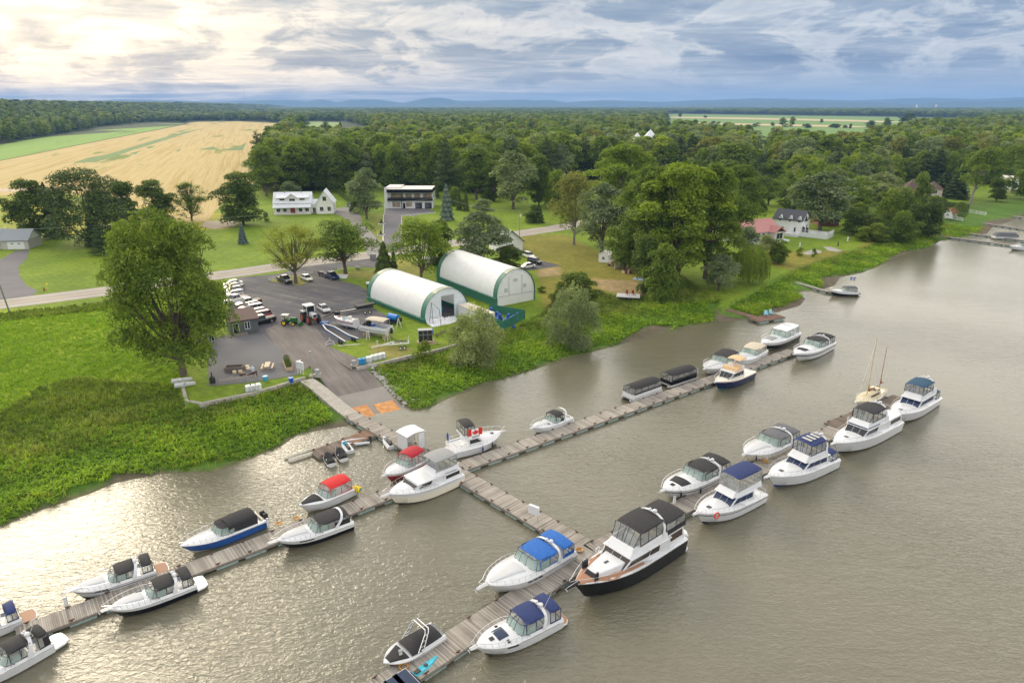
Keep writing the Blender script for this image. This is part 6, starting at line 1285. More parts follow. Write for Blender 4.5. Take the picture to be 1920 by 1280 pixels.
for i, (u, v, wd_, lab, rm_, wm_) in enumerate(((1832, 268, 9, 'far white house with pale roof showing among the treetops at the upper right', METR, WSID), (1885, 265, 8, 'far white gabled house left of the right edge among treetops', SHIN, WSID), (1775, 277, 9, 'far low white building between the treetops', FLATW, WSID),
  (1822, 326, 10, 'house with dark gable roof and white eaves under the tall right hand trees', DSHIN, WSID), (1700, 304, 9, 'small dark house in the middle of the village trees', DSHIN, GRSID), (1893, 358, 8, 'white cottage among the trees at the right edge', FLATW, WSID), (1455, 340, 10, 'grey low house in the clearing left of the village', SHIN, GSID), (1852, 226, 14, 'very distant brown roofed barn beyond the green field', BSHIN, RSID))):
 q = P(u, v); t_ = thing('village_house', lab, 'house', (q.x, q.y, LZ), R(-20 + 25 * (i % 3)), 'houses of the far village')
 m = MB(); walls(m, 0, wd_, 0, 7, 4.6, 2.6, 'y' if i % 2 else 'x'); m.build('wall', wm_, t_, smooth=0); m = MB(); gable(m, 0, wd_, 0, 7, 4.6, 2.7, axis='y' if i % 2 else 'x'); m.build('roof', rm_, t_, smooth=0); windows(t_, [(wd_ * .3, 0, 1.2, 1.2, 1.3, 'f'), (wd_ * .7, 0, 1.2, 1.2, 1.3, 'f')])
for u, v, lab in ((1718, 199.6, 'left one of two distant pale silos on the plain'), (1754, 199.9, 'right one of two distant pale silos on the plain')):
 q = P(u, 206); m = MB(); m.tube([(0, 0, 0), (0, 0, 46)], 9, n=14); m.sphere((0, 0, 46), 9, sq=(1, 1, .6)); tag(m.build('silo', FLATW, loc=(q.x, q.y, LZ)), lab, 'silo')
for u, v, h, lab in ((921, 203, 75, 'thin distant radio mast in the middle of the horizon'), (461, 203, 150, 'thin distant radio mast above the field woods'), (1656, 203, 170, 'thin distant lattice mast before the blue hills')):
 q = P(u, v + 1.5); m = MB(); m.tube([(0, 0, 0), (0, 0, h * 1.6)], [2.2, 1.0], n=4); tag(m.build('radio_mast', GREYH, loc=(q.x, q.y, LZ)), lab, 'mast', None)
t_, Wd = bframe('marina_office', 'small slate grey office with brown shingle roof and white framed windows beside the parked cars', (434, 629), (467, 624), cat='office')
Wd = max(Wd, 3.4)
m = MB(); walls(m, 0, 5.2, 0, 5.5, 2.7, 0); m.build('wall', GRSID, t_, smooth=0); m = MB(); m.hexa([(-.3, -.4, 2.7), (5.5, -.4, 2.7), (5.5, 5.8, 3.5), (-.3, 5.8, 3.5), (-.3, -.4, 2.88), (5.5, -.4, 2.88), (5.5, 5.8, 3.7), (-.3, 5.8, 3.7)]); m.build('roof', BSHIN, t_, smooth=0)
windows(t_, [(2.9, 0, .9, .35, 1.4, 'f'), (3.4, 0, .9, .35, 1.4, 'f'), (1.0, 0, .1, 1.0, 2.1, 'f')], gl=DGLASS, cross=False); m = MB(); [m.box((1.6, -.6 - .35 * k, 0), (2.6, .4, .45 - .15 * k)) for k in range(3)]; m.build('step', WOODF, t_, smooth=0)
t_, Wd = bframe('workshop_shed', 'brown roofed shed mostly hidden under the large cottonwood at the left of the patio', (372, 645), (398, 641), cat='shed')
m = MB(); walls(m, -3, 3.0, 0, 6, 2.8, 1.2, 'y'); m.build('wall', GRSID, t_, smooth=0); m = MB(); gable(m, -3, 3.0, 0, 6, 2.8, 1.3, over=.3, th=.12, axis='y'); m.build('roof', BSHIN, t_, smooth=0); windows(t_, [(2.4, 0, .2, .9, 2.0, 'f')])
# --- arched storage tents
def quonset(label, FL, FR, BL, open_end, hgt):
 fl_, fr_ = P(*FL), P(*FR); bl = P(*BL); ax = (fr_ - fl_); Wd = ax.length; rz = math.atan2(ax.y, ax.x)
 dl = bl - fl_; Ln = dl.dot(Vector((-math.sin(rz), math.cos(rz), 0)))
 t_ = thing('storage_tent', label, 'storage building', (*((fl_ + fr_) / 2)[:2], LZ), rz, 'arched storage tents'); r = Wd / 2; z0 = 1.0 if open_end else 2.0
 n = 24; rr = random.Random(4); hr = (hgt - z0)
 def ring(y, k=1.0, dz_=0): return [(-r * k * math.cos(math.pi * i / n), y, z0 + dz_ + hr * k * math.sin(math.pi * i / n) ** .92) for i in range(n + 1)]
 bay = 12; rows = []; ys_ = []
 for j in range(bay * 4 + 1):
  y = .9 + (Ln - 1.8) * j / (bay * 4); sag = .022 * (1 - abs(math.cos(math.pi * j / 4)) ** .6); rows.append(ring(y, 1 - sag * .28))
 m = MB(); m.loft(rows); m.build('roof_cover', TARPW, t_, smooth=60)
 for y0, y1 in ((-.02, 1.5), (Ln - 1.5, Ln + .02)):
  m = MB(); ra = ring(y0, 1.008); rb = ring(y1, 1.008)
  rows_ = [ra, rb]; m.loft(rows_, mrow=[1 if n * .30 < i < n * .60 else 0 for i in range(n)]); m.loft([ring(y0, .995), ra]); m.loft([rb, ring(y1, .985)]); m.build('end_band', [GREENC, GREENP], t_, smooth=60)  # strips near the crown take the painted sheen colour
 m = MB()
 for s_ in (-1, 1): m.box((s_ * (r - .05), Ln / 2, 0), (.22, Ln, z0)); m.box((s_ * (r + .25), Ln / 2, z0 - .12), (.55, Ln, .12))
 m.build('base_wall', GREENC, t_, smooth=0)
 def wall(y, openw, nm, mt):
  m = MB(); pts = [(p[0], p[2]) for p in ring(0, .985)]
  if openw:
   xs_ = openw; hz_ = openw[2]
   left = [(x, z) for x, z in pts if x <= xs_[0]]; right = [(x, z) for x, z in pts if x >= xs_[1]]; mid = [(x, z) for x, z in pts if xs_[0] < x < xs_[1]]
   zL = np.interp(xs_[0], [p[0] for p in pts], [p[1] for p in pts]); zR = np.interp(xs_[1], [p[0] for p in pts], [p[1] for p in pts])
   polys = [[(pts[0][0], 0)] + left + [(xs_[0], zL), (xs_[0], 0)], [(xs_[1], 0), (xs_[1], zR)] + right + [(pts[-1][0], 0)], [(xs_[0], hz_), (xs_[0], zL)] + mid + [(xs_[1], zR), (xs_[1], hz_)]]
  else: polys = [[(pts[0][0], 0)] + pts + [(pts[-1][0], 0)]]
  for pl in polys:
   a = [(x, y, z) for x, z in pl]; b_ = [(x, y + .06, z) for x, z in pl]; k = len(pl); m.add(a + b_, [list(range(k)), list(range(k, 2 * k))[::-1]] + [[i, k + i, k + (i + 1) % k, (i + 1) % k] for i in range(k)])
  return m.build(nm, mt, t_, smooth=0)
 wall(.25, open_end, 'front_wall', TARPP if open_end else TARPW); wall(Ln - .3, None, 'back_wall', TARPW)
 if not open_end:
  m = MB()
  for x, z, a, h in ((-.1, 5.1, 1.1, .7), (-2.7, 3.0, .9, .9), (2.5, 3.4, .8, .9)): m.box((x, .22, z), (a, .08, h))
  m.build('window', mat('grey_mesh_window', (.40, .45, .50), .5, var=.2, scale=8), t_, smooth=0)
  m = MB()
  for x in (-1.9, 1.7): m.box((x, .2, 2.2), (.05, .1, 4.2))
  m.box((0, .2, 2.15), (Wd * .9, .1, .06)); m.build('seam', GREYH, t_, smooth=0)
 return t_, Wd, Ln, rz
q1, w1_, l1, rz1 = quonset('white arched storage tent with green ends whose front is open, nearer of the two', (797, 607), (878, 588), (683, 564), (-1.2, 2.1, 5.0), 6.6)
quonset('white arched storage tent with closed front wall and green base, farther of the two', (932, 576), (1003, 562), (813, 532), None, 8.0)
m = MB(); m.box((0, l1 / 2 + .4, 0), (w1_ - .4, l1 - .9, .06)); o = m.build('tent_floor', GRAVEL, q1, smooth=0)
m = MB(); rr = random.Random(5)
for k in range(26):
 a = rr.uniform(0.0, 6.0); x = rr.uniform(-2.3, 2.4); s_ = rr.uniform(.25, .9); m.box((x, 5 + a, 0), (s_, s_ * rr.uniform(.5, 1.5), rr.uniform(.4, 2.6)), rr.choice([0, 1, 2]), rz=rr.uniform(0, 3))
o = m.build('stored_goods', [mat('brown_clutter', (.14, .07, .045), .9, var=.4), GREYH, FLOATB], smooth=0); o.location = q1.location; o.rotation_euler = q1.rotation_euler; tag(o, 'heap of brown stored gear seen inside the open storage tent', 'clutter', kind='stuff')
def tentpt(x, y, z=0): c_, s_ = math.cos(rz1), math.sin(rz1); return Vector((q1.location.x + x * c_ - y * s_, q1.location.y + x * s_ + y * c_, LZ + z))
m = MB(); rows = []; rr = random.Random(9)
for j in range(19):
 v_ = j / 18; rows.append([tuple(tentpt(lerp(-5.2, 1.9, i / 26) + rr.uniform(-.1, .1) - .5 * v_, -3.6 * v_ * (1 - .25 * abs(i / 26 - .5)) + .2 + rr.uniform(-.1, .1), (.04 + rr.uniform(0, .42) * (1 if 0 < i < 26 and 0 < j < 18 else 0)) + .6 * max(0, 1 - v_ * 5) * (1 if i < 16 else .2))) for i in range(27)])
m.loft(rows); tag(m.build('plastic_sheet', mat('crumpled_white_film', (.72, .74, .78), .3, var=.06), smooth=25), 'crumpled white plastic sheet spilling over the grass before the open tent', 'tarpaulin')
t_ = thing('frame_stand', 'leaning steel lattice frame on the plastic sheet before the open tent', 'frame', tentpt(-4.6, -1.2)); m = MB()
m.tube([(-.6, 0, 0), (0, .2, 4.6), (1.6, -.6, 3.4), (2.0, -1.6, 0)], .05); m.tube([(.3, -.8, 0), (0, .2, 4.6)], .05); m.tube([(-.4, .1, 1.5), (1.8, -1.1, 1.6)], .04); m.build('tubes', IRON, t_)
cp = P(882, 606); t_ = thing('shipping_container', 'white flat roofed container with cream roof between the open tent and the barrels', 'container', tentpt(8.7, -.9), rz1 + R(0))
t_.location = (P(893, 602).x, P(893, 602).y, LZ); t_.rotation_euler.z = R(-52 + 0)
m = MB(); m.box((0, 0, 0), (9.5, 2.6, 2.7)); m.build('body', TARPW, t_, smooth=0); m = MB(); m.box((0, 0, 2.7), (9.6, 2.7, .08)); m.build('roof', mat('cream_roof', (.62, .56, .46), .7, var=.15), t_, smooth=0)
pen = PP([(921, 590), (985, 604), (972, 618), (905, 602)]); pen = PP([(918, 586), (984, 597), (945, 619), (900, 604)])
fence('screened_pen', 'dark green screened pen holding blue barrels beside the grey willow', [pen[3], pen[2], pen[1], pen[0]], h=1.9, step=None, mt=GREENC, rails=(.02, .1, .15, .2, .25, .3, .35, .4, .45, .5, .55, .6, .65, .7, .75, .8, .85, .9, .95), posts=3)
def barrel(label, loc, mt, tilt=0, r=.3, h=.9, group='blue barrels in the pen', scale=1):
 t_ = thing('barrel', label, 'barrel', loc, random.uniform(0, 3), group); m = MB(); m.tube([(0, 0, 0), (0, 0, .04), (0, 0, h * .33), (0, 0, h * .35), (0, 0, h * .66), (0, 0, h * .68), (0, 0, h - .04), (0, 0, h)], [r * .94, r, r, r * 1.05, r * 1.05, r, r, r * .94], n=14); m.build('drum', mt, t_); m = MB(); m.tube([(r * .5, 0, h), (r * .5, 0, h + .04)], .05); m.build('cap', BLKPL, t_)
 if tilt: t_.rotation_euler.x = tilt
 return t_
BLU = mat('blue_plastic', (.01, .09, .42), .4, var=.1); TQB = mat('light_blue_plastic', (.05, .33, .52), .4, var=.1)
bl_ = None; rr = random.Random(12)
e1 = pen[1] - pen[0]; e2 = pen[3] - pen[0]
for k in range(26):
 q = pen[0] + e1 * rr.uniform(.08, .9) + e2 * rr.uniform(.2, .85); z = LZ + rr.choice([0, 0, .55, .85])
 mt_ = k in (3, 9, 17, 21, 24)
 if k in (0, 3): s_ = barrel('blue plastic barrel in the jumbled heap inside the green pen' if not mt_ else 'light blue plastic barrel in the jumbled heap inside the green pen', (q.x, q.y, z), TQB if mt_ else BLU, tilt=rr.choice([0, 1.4]));  bl_ = s_ if k == 0 else bl_; tq_ = s_ if k == 3 else None or (tq_ if k > 3 else None)
 else:
  s_ = dup(tq_ if mt_ else bl_, (q.x, q.y, z), rr.uniform(0, 3)); s_.rotation_euler.x = rr.choice([0, 1.45, .5])
# --- vehicles
PAINT = {}
def paint(n, c):
 if n not in PAINT: PAINT[n] = mat('car_paint_' + n, c, .22, var=0, coat=.7)
 return PAINT[n]
CARG = mat('car_glass', (.015, .018, .022), .05, var=0, spec=.8); TYRE = mat('tyre', (.02, .02, .022), .8, var=.1); RIM = mat('alloy_rim', (.45, .45, .47), .3, .7, var=0); LAMP = mat('headlight_glass', (.75, .77, .8), .1, var=0); TAIL = mat('tail_light', (.35, .01, .01), .2, var=0)
def wheel(par, x, y, r=.34, w=.22, rim=RIM, name='wheel'):
 m = MB(); m.tube([(x, y - w / 2, r), (x, y - w / 2 + .03, r), (x, y + w / 2 - .03, r), (x, y + w / 2, r)], [r * .92, r, r, r * .92], n=16); o = m.build(name, TYRE, par)
 m = MB(); s_ = 1 if y > 0 else -1; m.tube([(x, y + s_ * w * .35, r), (x, y + s_ * (w / 2 + .012), r)], r * .6, n=12); m.build('rim', rim, o); return o
def car(label, nose, tail, col, kind='suv', roofc=None, group='vehicles at the marina'):
 N_, T_ = P(*nose), P(*tail); d = N_ - T_; rz = math.atan2(d.y, d.x); c = (N_ + T_) / 2; L, Wc, H = dict(suv=(4.7, 1.88, 1.72), sedan=(4.7, 1.84, 1.45), pickup=(5.8, 2.0, 1.9), hatch=(4.2, 1.8, 1.5))[kind]
 t_ = thing(kind if kind != 'suv' else 'sport_utility_car', label, 'pickup truck' if kind == 'pickup' else 'car', (c.x, c.y, LZ + .03), rz, group)
 belt = .60 * H if kind != 'pickup' else .60 * H; hood = belt * .93; g = .26
 if kind == 'pickup': cab = (-.02, .27); slope = (.03, .14)
 elif kind == 'sedan': cab = (-.38, .28); slope = (.17, .17)
 elif kind == 'hatch': cab = (-.46, .30); slope = (.06, .17)
 else: cab = (-.48, .27); slope = (.05, .13)
 if kind == 'pickup': cab = (-.12, .28)
 def zt(u):
  if u > cab[1]: return lerp(hood, hood * .80, ((u - cab[1]) / (.5 - cab[1])) ** 2)
  if u < cab[0] and kind == 'sedan': return belt * .98
  return belt
 m = MB(); rows = []
 for k in range(21):
  u = -.5 + k / 20; e = 1 - .16 * abs(2 * u) ** 6; w_ = Wc / 2 * e; z1 = zt(u) - (.05 if k in (0, 20) else 0); z0 = g + (.12 if k in (0, 20) else 0)
  rows.append([(u * L, -w_ * .94, z0), (u * L, -w_, lerp(z0, z1, .35)), (u * L, -w_ * .99, lerp(z0, z1, .75)), (u * L, -w_ * .92, z1), (u * L, 0, z1 + .03), (u * L, w_ * .92, z1), (u * L, w_ * .99, lerp(z0, z1, .75)), (u * L, w_, lerp(z0, z1, .35)), (u * L, w_ * .94, z0)])
 m.loft([r_[::-1] for r_ in rows], close=True, cap0=True, cap1=True); m.build('body', col, t_, smooth=40)
 x0, x1 = cab[0] * L, cab[1] * L; w_ = Wc / 2 * .90; v = frus(x0, x1, w_, belt - .02, x0 + slope[0] * L, x1 - slope[1] * L, w_ * .82, H - .05, wf0=w_ * .92, WF0=w_ * .78); m = MB(); m.hexa(v); m.build('windows', CARG, t_, smooth=0, bevel=.05)
 V = [Vector(p) for p in v]; m = MB(); top = [p + Vector((0, 0, .0)) for p in V[4:]]; m.hexa([p - Vector((0, 0, .03)) for p in top] + [p + Vector((0, 0, .05)) for p in top])
 for i in (0, 1, 2, 3): m.tube([V[i], V[i + 4]], .035, n=4)
 for k in (.42,):
  for a, b_ in ((0, 1), (3, 2)): m.tube([V[a].lerp(V[b_], k), V[a + 4].lerp(V[b_ + 4], k)], .04, n=4)
 m.build('roof', roofc or col, t_, smooth=0, bevel=.03)
 for s_ in (-1, 1):
  for u in (-.31, .32): wheel(t_, u * L, s_ * (Wc / 2 - .10), .34 if kind != 'pickup' else .40)
  m = MB(); m.box((L * .485, s_ * Wc * .34, hood * .68), (.12, .34, .14)); m.build('headlight', LAMP, t_, bevel=.02)
  m = MB(); m.box((-L * .49, s_ * Wc * .38, belt * .72), (.08, .2, .25)); m.build('tail_light', TAIL, t_, bevel=.01)
 m = MB(); m.box((L * .49, 0, hood * .45), (.08, Wc * .55, .25)); m.build('grille', BLKPL, t_)
 if kind == 'pickup':
  m = MB(); m.box((-L * .31, 0, belt * .95), (L * .33, Wc * .78, .09)); m.build('bed', BLKPL, t_, smooth=0)
 return t_
WH, BK, SV, GB, RD, DR, NV, BG, GY = paint('white', (.75, .76, .77)), paint('black', (.01, .01, .012)), paint('silver', (.42, .44, .46)), paint('grey_blue', (.20, .25, .32)), paint('red', (.28, .01, .015)), paint('dark_maroon', (.07, .015, .015)), paint('dark_blue', (.01, .025, .10)), paint('beige', (.50, .45, .36)), paint('grey', (.12, .125, .13))
car('white car at the far end of the parked row by the tree', (421, 538), (453, 533), WH, 'sedan')
car('dark car with pale roof, second from the far end of the parked row', (423, 544), (453, 539), GY, 'sedan', roofc=BG)
car('white car, third from the far end of the parked row', (423, 551), (454, 545.5), WH, 'hatch', roofc=BK)
car('silver compact utility car, fourth from the far end of the parked row', (422, 559), (457, 553), SV, 'hatch')
car('white pickup, fifth from the far end of the parked row', (426, 571), (459, 562), WH, 'pickup')
car('dark maroon pickup sticking out of the parked row', (443, 578), (489, 568), DR, 'pickup', roofc=BG)
car('black utility car right after the maroon pickup in the row', (450, 585), (486, 576), BK, 'suv')
car('silver utility car, fourth from the near end of the parked row', (456, 588), (492, 581), SV, 'suv')
car('grey blue car, third from the near end of the parked row', (466, 594), (498, 587), GB, 'hatch')
car('red utility car, second from the near end of the parked row', (470, 602), (506, 594), RD, 'suv')
car('black pickup at the near end of the parked row beside the office', (469, 611), (512, 602), BK, 'pickup')
car('black pickup parked by the white rail fence near the road', (547, 534), (521, 524), BK, 'pickup', group=None)
car('white sedan beside the tree at the white rail fence', (585, 530), (565, 520), WH, 'sedan', group=None)
car('dark blue pickup on the yard in front of the dark green tree', (633, 526), (610, 518), NV, 'pickup', group=None)
car('silver sedan with black lower sides behind the large tractor', (618, 590), (597, 576), SV, 'sedan', group=None)
car('dark grey utility car on the farmhouse driveway', (661, 390), (652, 386), GY, 'suv', group=None)
car('white sedan parked beside the second storage tent', (974, 505), (1003, 500), WH, 'sedan', group=None)
car('black utility car behind the white sedan at the second storage tent', (1012, 496), (994, 492), BK, 'suv', group=None)
car('white and black car next to the cottage with the green roof', (1000, 486), (982, 480), WH, 'suv', roofc=BK, group=None)
def tractor(label, px, rz, s, body, hood, rimc, cabin, rear=.85, front=.55, loader=False):
 A = P(*px); t_ = thing('tractor', label, 'tractor', (A.x, A.y, LZ + .03), rz);
 m = MB(); m.box((.1 * s, 0, .7 * s), (3.0 * s, .55 * s, .5 * s)); m.build('chassis', body, t_, bevel=.04)
 m = MB(); m.box((1.05 * s, 0, 1.05 * s), (1.5 * s, .72 * s, .62 * s), top=(.95, .85)); m.build('hood', hood, t_, bevel=.06)
 m = MB(); m.box((1.81 * s, 0, 1.15 * s), (.06 * s, .5 * s, .4 * s)); m.build('grille', BLKPL, t_)
 for sg in (-1, 1):
  wheel(t_, -.85 * s, sg * .78 * s, rear * s, .46 * s, rimc); wheel(t_, 1.15 * s, sg * .72 * s, front * s, .32 * s, rimc)
  m = MB(); m.box((-.8 * s, sg * .72 * s, 1.62 * s), (1.1 * s, .42 * s, .08 * s)); m.build('fender', hood, t_, bevel=.03)
 if cabin:
  m = MB(); m.hexa(frus(-1.05 * s, .35 * s, .55 * s, 1.25 * s, -.95 * s, .2 * s, .6 * s, 2.5 * s)); m.build('cab_glass', CARG, t_, smooth=0, bevel=.03)
  m = MB(); m.box((-.38 * s, 0, 2.5 * s), (1.55 * s, 1.4 * s, .16 * s)); [m.tube([(x * s, y * s, 1.2 * s), (x * s * .93, y * s * 1.06, 2.5 * s)], .05 * s, n=4) for x in (-1.05, .35) for y in (-.56, .56)]; m.build('cab_roof', hood, t_, bevel=.04)
 else:
  m = MB(); m.box((-.75 * s, 0, 1.2 * s), (.45 * s, .5 * s, .15 * s)); m.box((-.98 * s, 0, 1.3 * s), (.1 * s, .5 * s, .45 * s)); m.build('seat', BLKPL, t_)
  m = MB(); [m.tube([(-1.15 * s, y * s, .9 * s), (-1.1 * s, y * s, 2.25 * s)], .035) for y in (-.42, .42)]; m.build('roll_bar', BLKPL, t_); m = MB(); m.box((-.75 * s, 0, 2.25 * s), (1.5 * s, 1.15 * s, .07 * s)); m.build('canopy', CREAM, t_, bevel=.02)
 if loader:
  m = MB()
  for sg in (-1, 1): m.tube([(.3 * s, sg * .45 * s, 1.2 * s), (1.5 * s, sg * .5 * s, 1.15 * s), (2.35 * s, sg * .5 * s, .35 * s)], .07 * s)
  lo = m.build('loader_arm', hood, t_); m = MB(); m.hexa([(2.3 * s, -.75 * s, .1), (2.85 * s, -.75 * s, .08), (2.85 * s, .75 * s, .08), (2.3 * s, .75 * s, .1), (2.25 * s, -.75 * s, .6 * s), (2.4 * s, -.75 * s, .65 * s), (2.4 * s, .75 * s, .65 * s), (2.25 * s, .75 * s, .6 * s)]); m.build('bucket', hood, lo)
 return t_
JG = mat('tractor_green', (.02, .13, .025), .35, var=.1); JY = mat('tractor_yellow', (.75, .55, .03), .4, var=0); ORG = mat('tractor_orange', (.42, .07, .02), .45, var=.1)
tractor('large white and orange tractor hitched to the blue V shaped boat trailer', (583, 604), R(-52), 1.4, ORG, WHITE, ORG, True, rear=.72, front=.70)
tractor('small green tractor with yellow wheels, cream canopy and front bucket', (543, 609), R(-6), .95, JG, JG, JY, False, rear=.62, front=.42, loader=True)
def beamline(m, pts, w=.14, h=.16, mt=0):
 for a, c_ in zip(pts[:-1], pts[1:]):
  a, c_ = Vector(a), Vector(c_); d = c_ - a; n = Vector((-d.y, d.x, 0)).normalized() * w / 2; up = Vector((0, 0, h))
  m.hexa([a - n, c_ - n, c_ + n, a + n, a - n + up, c_ - n + up, c_ + n + up, a + n + up], mt)
def wpos(lst, z): return [P(u, v, LZ) + Vector((0, 0, z)) for u, v in lst]
def wthing(name, label, cat, px, group=None): A = P(*px); return thing(name, label, cat, (A.x, A.y, LZ), 0, group), A.copy()
def local(pts, A): return [Vector((p.x - A.x, p.y - A.y, p.z - LZ)) for p in pts]
t_, A = wthing('boat_trailer', 'blue and white V shaped hydraulic boat trailer behind the large tractor', 'trailer', (608, 613)); BLM = mat('blue_steel', (.02, .10, .33), .45, var=.15)
for arm in ([(608, 614), (628, 620), (655, 636), (672, 642)], [(606, 616), (612, 625), (634, 639), (648, 648)]):
 m = MB(); beamline(m, local(wpos(arm, .55), A), .28, .25); a_ = m.build('arm', BLM, t_, smooth=0); m = MB(); beamline(m, local(wpos(arm, .81), A), .22, .10); m.build('bunk', FLATW, a_, smooth=0)
m = MB(); beamline(m, local(wpos([(600, 610), (608, 615)], .5), A), .25, .3); m.box((.2, .2, .45), (1.3, .9, .6)); m.build('drawbar', BLM, t_, smooth=0)
for px in ((636, 644), (641, 646), (660, 638), (665, 640)):
 q = P(*px); m = MB(); m.tube([(q.x - A.x - .15, q.y - A.y, .42), (q.x - A.x + .2, q.y - A.y + .1, .42)], .42, n=12); m.build('wheel', TYRE, t_)
t_, A = wthing('flat_trailer', 'long black steel boat trailer parked beside the nearer storage tent', 'trailer', (612, 598))
m = MB();
for o_ in (-4, 3): beamline(m, [p + Vector((0, o_ * .12, 0)) for p in local(wpos([(622, 592), (655, 586), (700, 580)], .6), A)], .16, .2)
for k in range(9): u = k / 8; q = local(wpos([(622 + 78 * u, 592 - 12 * u)], .6), A)[0]; beamline(m, [q + Vector((0, -.5, .02)), q + Vector((0, .4, .02))], .1, .12)
m.build('frame', BLKPL, t_, smooth=0); m = MB(); beamline(m, local(wpos([(608, 599), (622, 592)], .45), A), .2, .2); m.box((2.0, 1.5, .5), (1.0, .8, .7)); m.build('drawbar', BLKPL, t_, smooth=0)
m = MB(); beamline(m, local(wpos([(630, 592.5), (640, 591), (668, 586)], .85), A), .3, .08); m.build('bunk', FLATW, t_, smooth=0); m = MB(); beamline(m, local(wpos([(668, 584), (702, 577)], .9), A), 1.4, .35); m.build('cradle', BLKPL, t_, smooth=0)
for px in ((685, 589), (694, 588)):
 q = P(*px); wheel_o = MB(); wheel_o.tube([(q.x - A.x, q.y - A.y - .12, .38), (q.x - A.x, q.y - A.y + .12, .38)], .38, n=14); o = wheel_o.build('wheel', TYRE, t_); mm = MB(); mm.tube([(q.x - A.x, q.y - A.y - .14, .38), (q.x - A.x, q.y - A.y - .1, .38)], .2, n=10); mm.build('rim', FLATW, o)
def white_trailer():
 t_, A = wthing('boat_trailer', 'empty white two axle boat trailer on the lawn above the retaining wall', 'trailer', (700, 658)); m = MB()
 beamline(m, local(wpos([(697, 657), (718, 653)], .55), A), .16, .18)
 for a in ([(718, 653), (735, 648), (766, 645)], [(718, 653), (740, 652), (767, 650)]): beamline(m, local(wpos(a, .6), A), .14, .2)
 for a, c_ in (((735, 648), (740, 652)), ((750, 646), (753, 651)), ((766, 645), (767, 650))): beamline(m, local(wpos([a, c_], .62), A), .1, .12)
 m.build('frame', WHITE, t_, smooth=0); m = MB(); q = local(wpos([(708, 655)], .6), A)[0]; m.tube([q, q + Vector((0, 0, 1.1))], .06); m.tube([q + Vector((-.3, 0, .9)), q + Vector((.3, 0, 1.1))], .05); q = local(wpos([(767, 649)], .6), A)[0]; m.tube([q, q + Vector((0, 0, 1.5))], .05); m.build('winch_post', WHITE, t_)
 m = MB(); beamline(m, local(wpos([(740, 648), (764, 646)], .85), A), .25, .1); m.build('bunk', BLKPL, t_, smooth=0)
 for px in ((751, 656), (759, 655)):
  q = local(wpos([px], 0), A)[0]; m = MB(); m.tube([(q.x, q.y - .1, .34), (q.x, q.y + .12, .34)], .34, n=14); o = m.build('wheel', TYRE, t_); m = MB(); m.tube([(q.x, q.y - .13, .34), (q.x, q.y - .09, .34)], .2, n=10); m.build('rim', WHITE, o)
white_trailer()
A = P(654, 612); S = dict(L=5.6, B=2.2, label='white motor boat with red stripe on a trailer in the gravel yard', name='trailered_boat', cat='motor boat', mats=(WHITE, REDH, WHITE), tc=.42, s0=1.25, s1=1.45, crown=.15, pulpit=0, rail=False, stripe=(.55, .7), floor=.8, coam=.08, chr=.25, bot=WHITE, pads=[(.66, .86, .6, .3, mat('brown_pad', (.18, .08, .06), .7), 'bow_pad')])
r = make_boat(S); r.location = (A.x + 1.9, A.y - 1.5, LZ + .45); r.rotation_euler = (0, 0, R(152)); windshield(r, S, .56 * 5.6, .9, 1.1, .35)
t_ = thing('small_trailer', 'low trailer under the white motor boat with red stripe', 'trailer', (A.x + 1.9, A.y - 1.5, LZ), R(152)); m = MB(); beamline(m, [(-.0, -.6, .35), (4.6, -.3, .35), (6.3, 0, .35), (4.6, .3, .35), (0, .6, .35)], .1, .12); m.build('frame', GREYH, t_, smooth=0)
for y in (-1.0, 1.0): wheel(t_, 1.6, y, .32, .2)
A = P(706, 630); t_ = thing('pontoon_boat', 'grey pontoon boat with striped white canopy standing on blocks in the yard', 'pontoon boat', (A.x, A.y, LZ), R(155)); L = 7.0; ALU = MATS['aluminium']
for s_ in (-1, 1): m = MB(); m.tube([(-3.4, s_ * .9, 1.15), (2.6, s_ * .9, 1.15), (3.3, s_ * .9, 1.3), (3.6, s_ * .9, 1.5)], [.36, .36, .26, .05], n=12); m.build('pontoon_tube', ALU, t_)
m = MB(); m.box((0, 0, 1.5), (6.8, 2.5, .12)); m.build('deck', GREYH, t_, smooth=0)
m = MB(); [m.box((0, s_ * 1.2, 1.62), (6.2, .05, .6)) for s_ in (-1, 1)]; m.box((-3.1, 0, 1.62), (.05, 2.4, .6)); m.build('fence_panel', WHITE, t_, smooth=0)
m = MB(); m.box((-1, .7, 1.62), (2.2, .55, .5)); m.box((1.6, -.7, 1.62), (1.6, .55, .5)); m.build('seat', BLU, t_, bevel=.04); canopy(t_, -2.6, 1.6, 1.2, None, 3.6, CANBEIGE, curtain=None)
m = MB(); [m.tube([(x, y, 2.1), (x * .95, y * .98, 3.5)], .03) for x in (-2.5, 0, 1.5) for y in (-1.2, 1.2)]; m.build('canopy_frame', STEEL, t_); m = MB(); m.box((-3.6, 0, 1.1), (.45, .4, 1.1), top=(.7, .8)); m.build('outboard_motor', BLKPL, t_, bevel=.05)
m = MB(); [m.box((x, y, 0), (.4, .4, .8)) for x in (-2.4, 2.2) for y in (-.9, .9)]; m.build('block', WOODY, t_)
m = MB(); m.tube([(3.0, 0, 1.62), (2.6, -.6, 2.6), (1.7, -.9, 3.0)], .03); m.hexa(frus(1.7, 3.3, .9, 1.62, 1.7, 1.8, .9, 2.9)); m.build('bow_cover', CANBLK, t_)
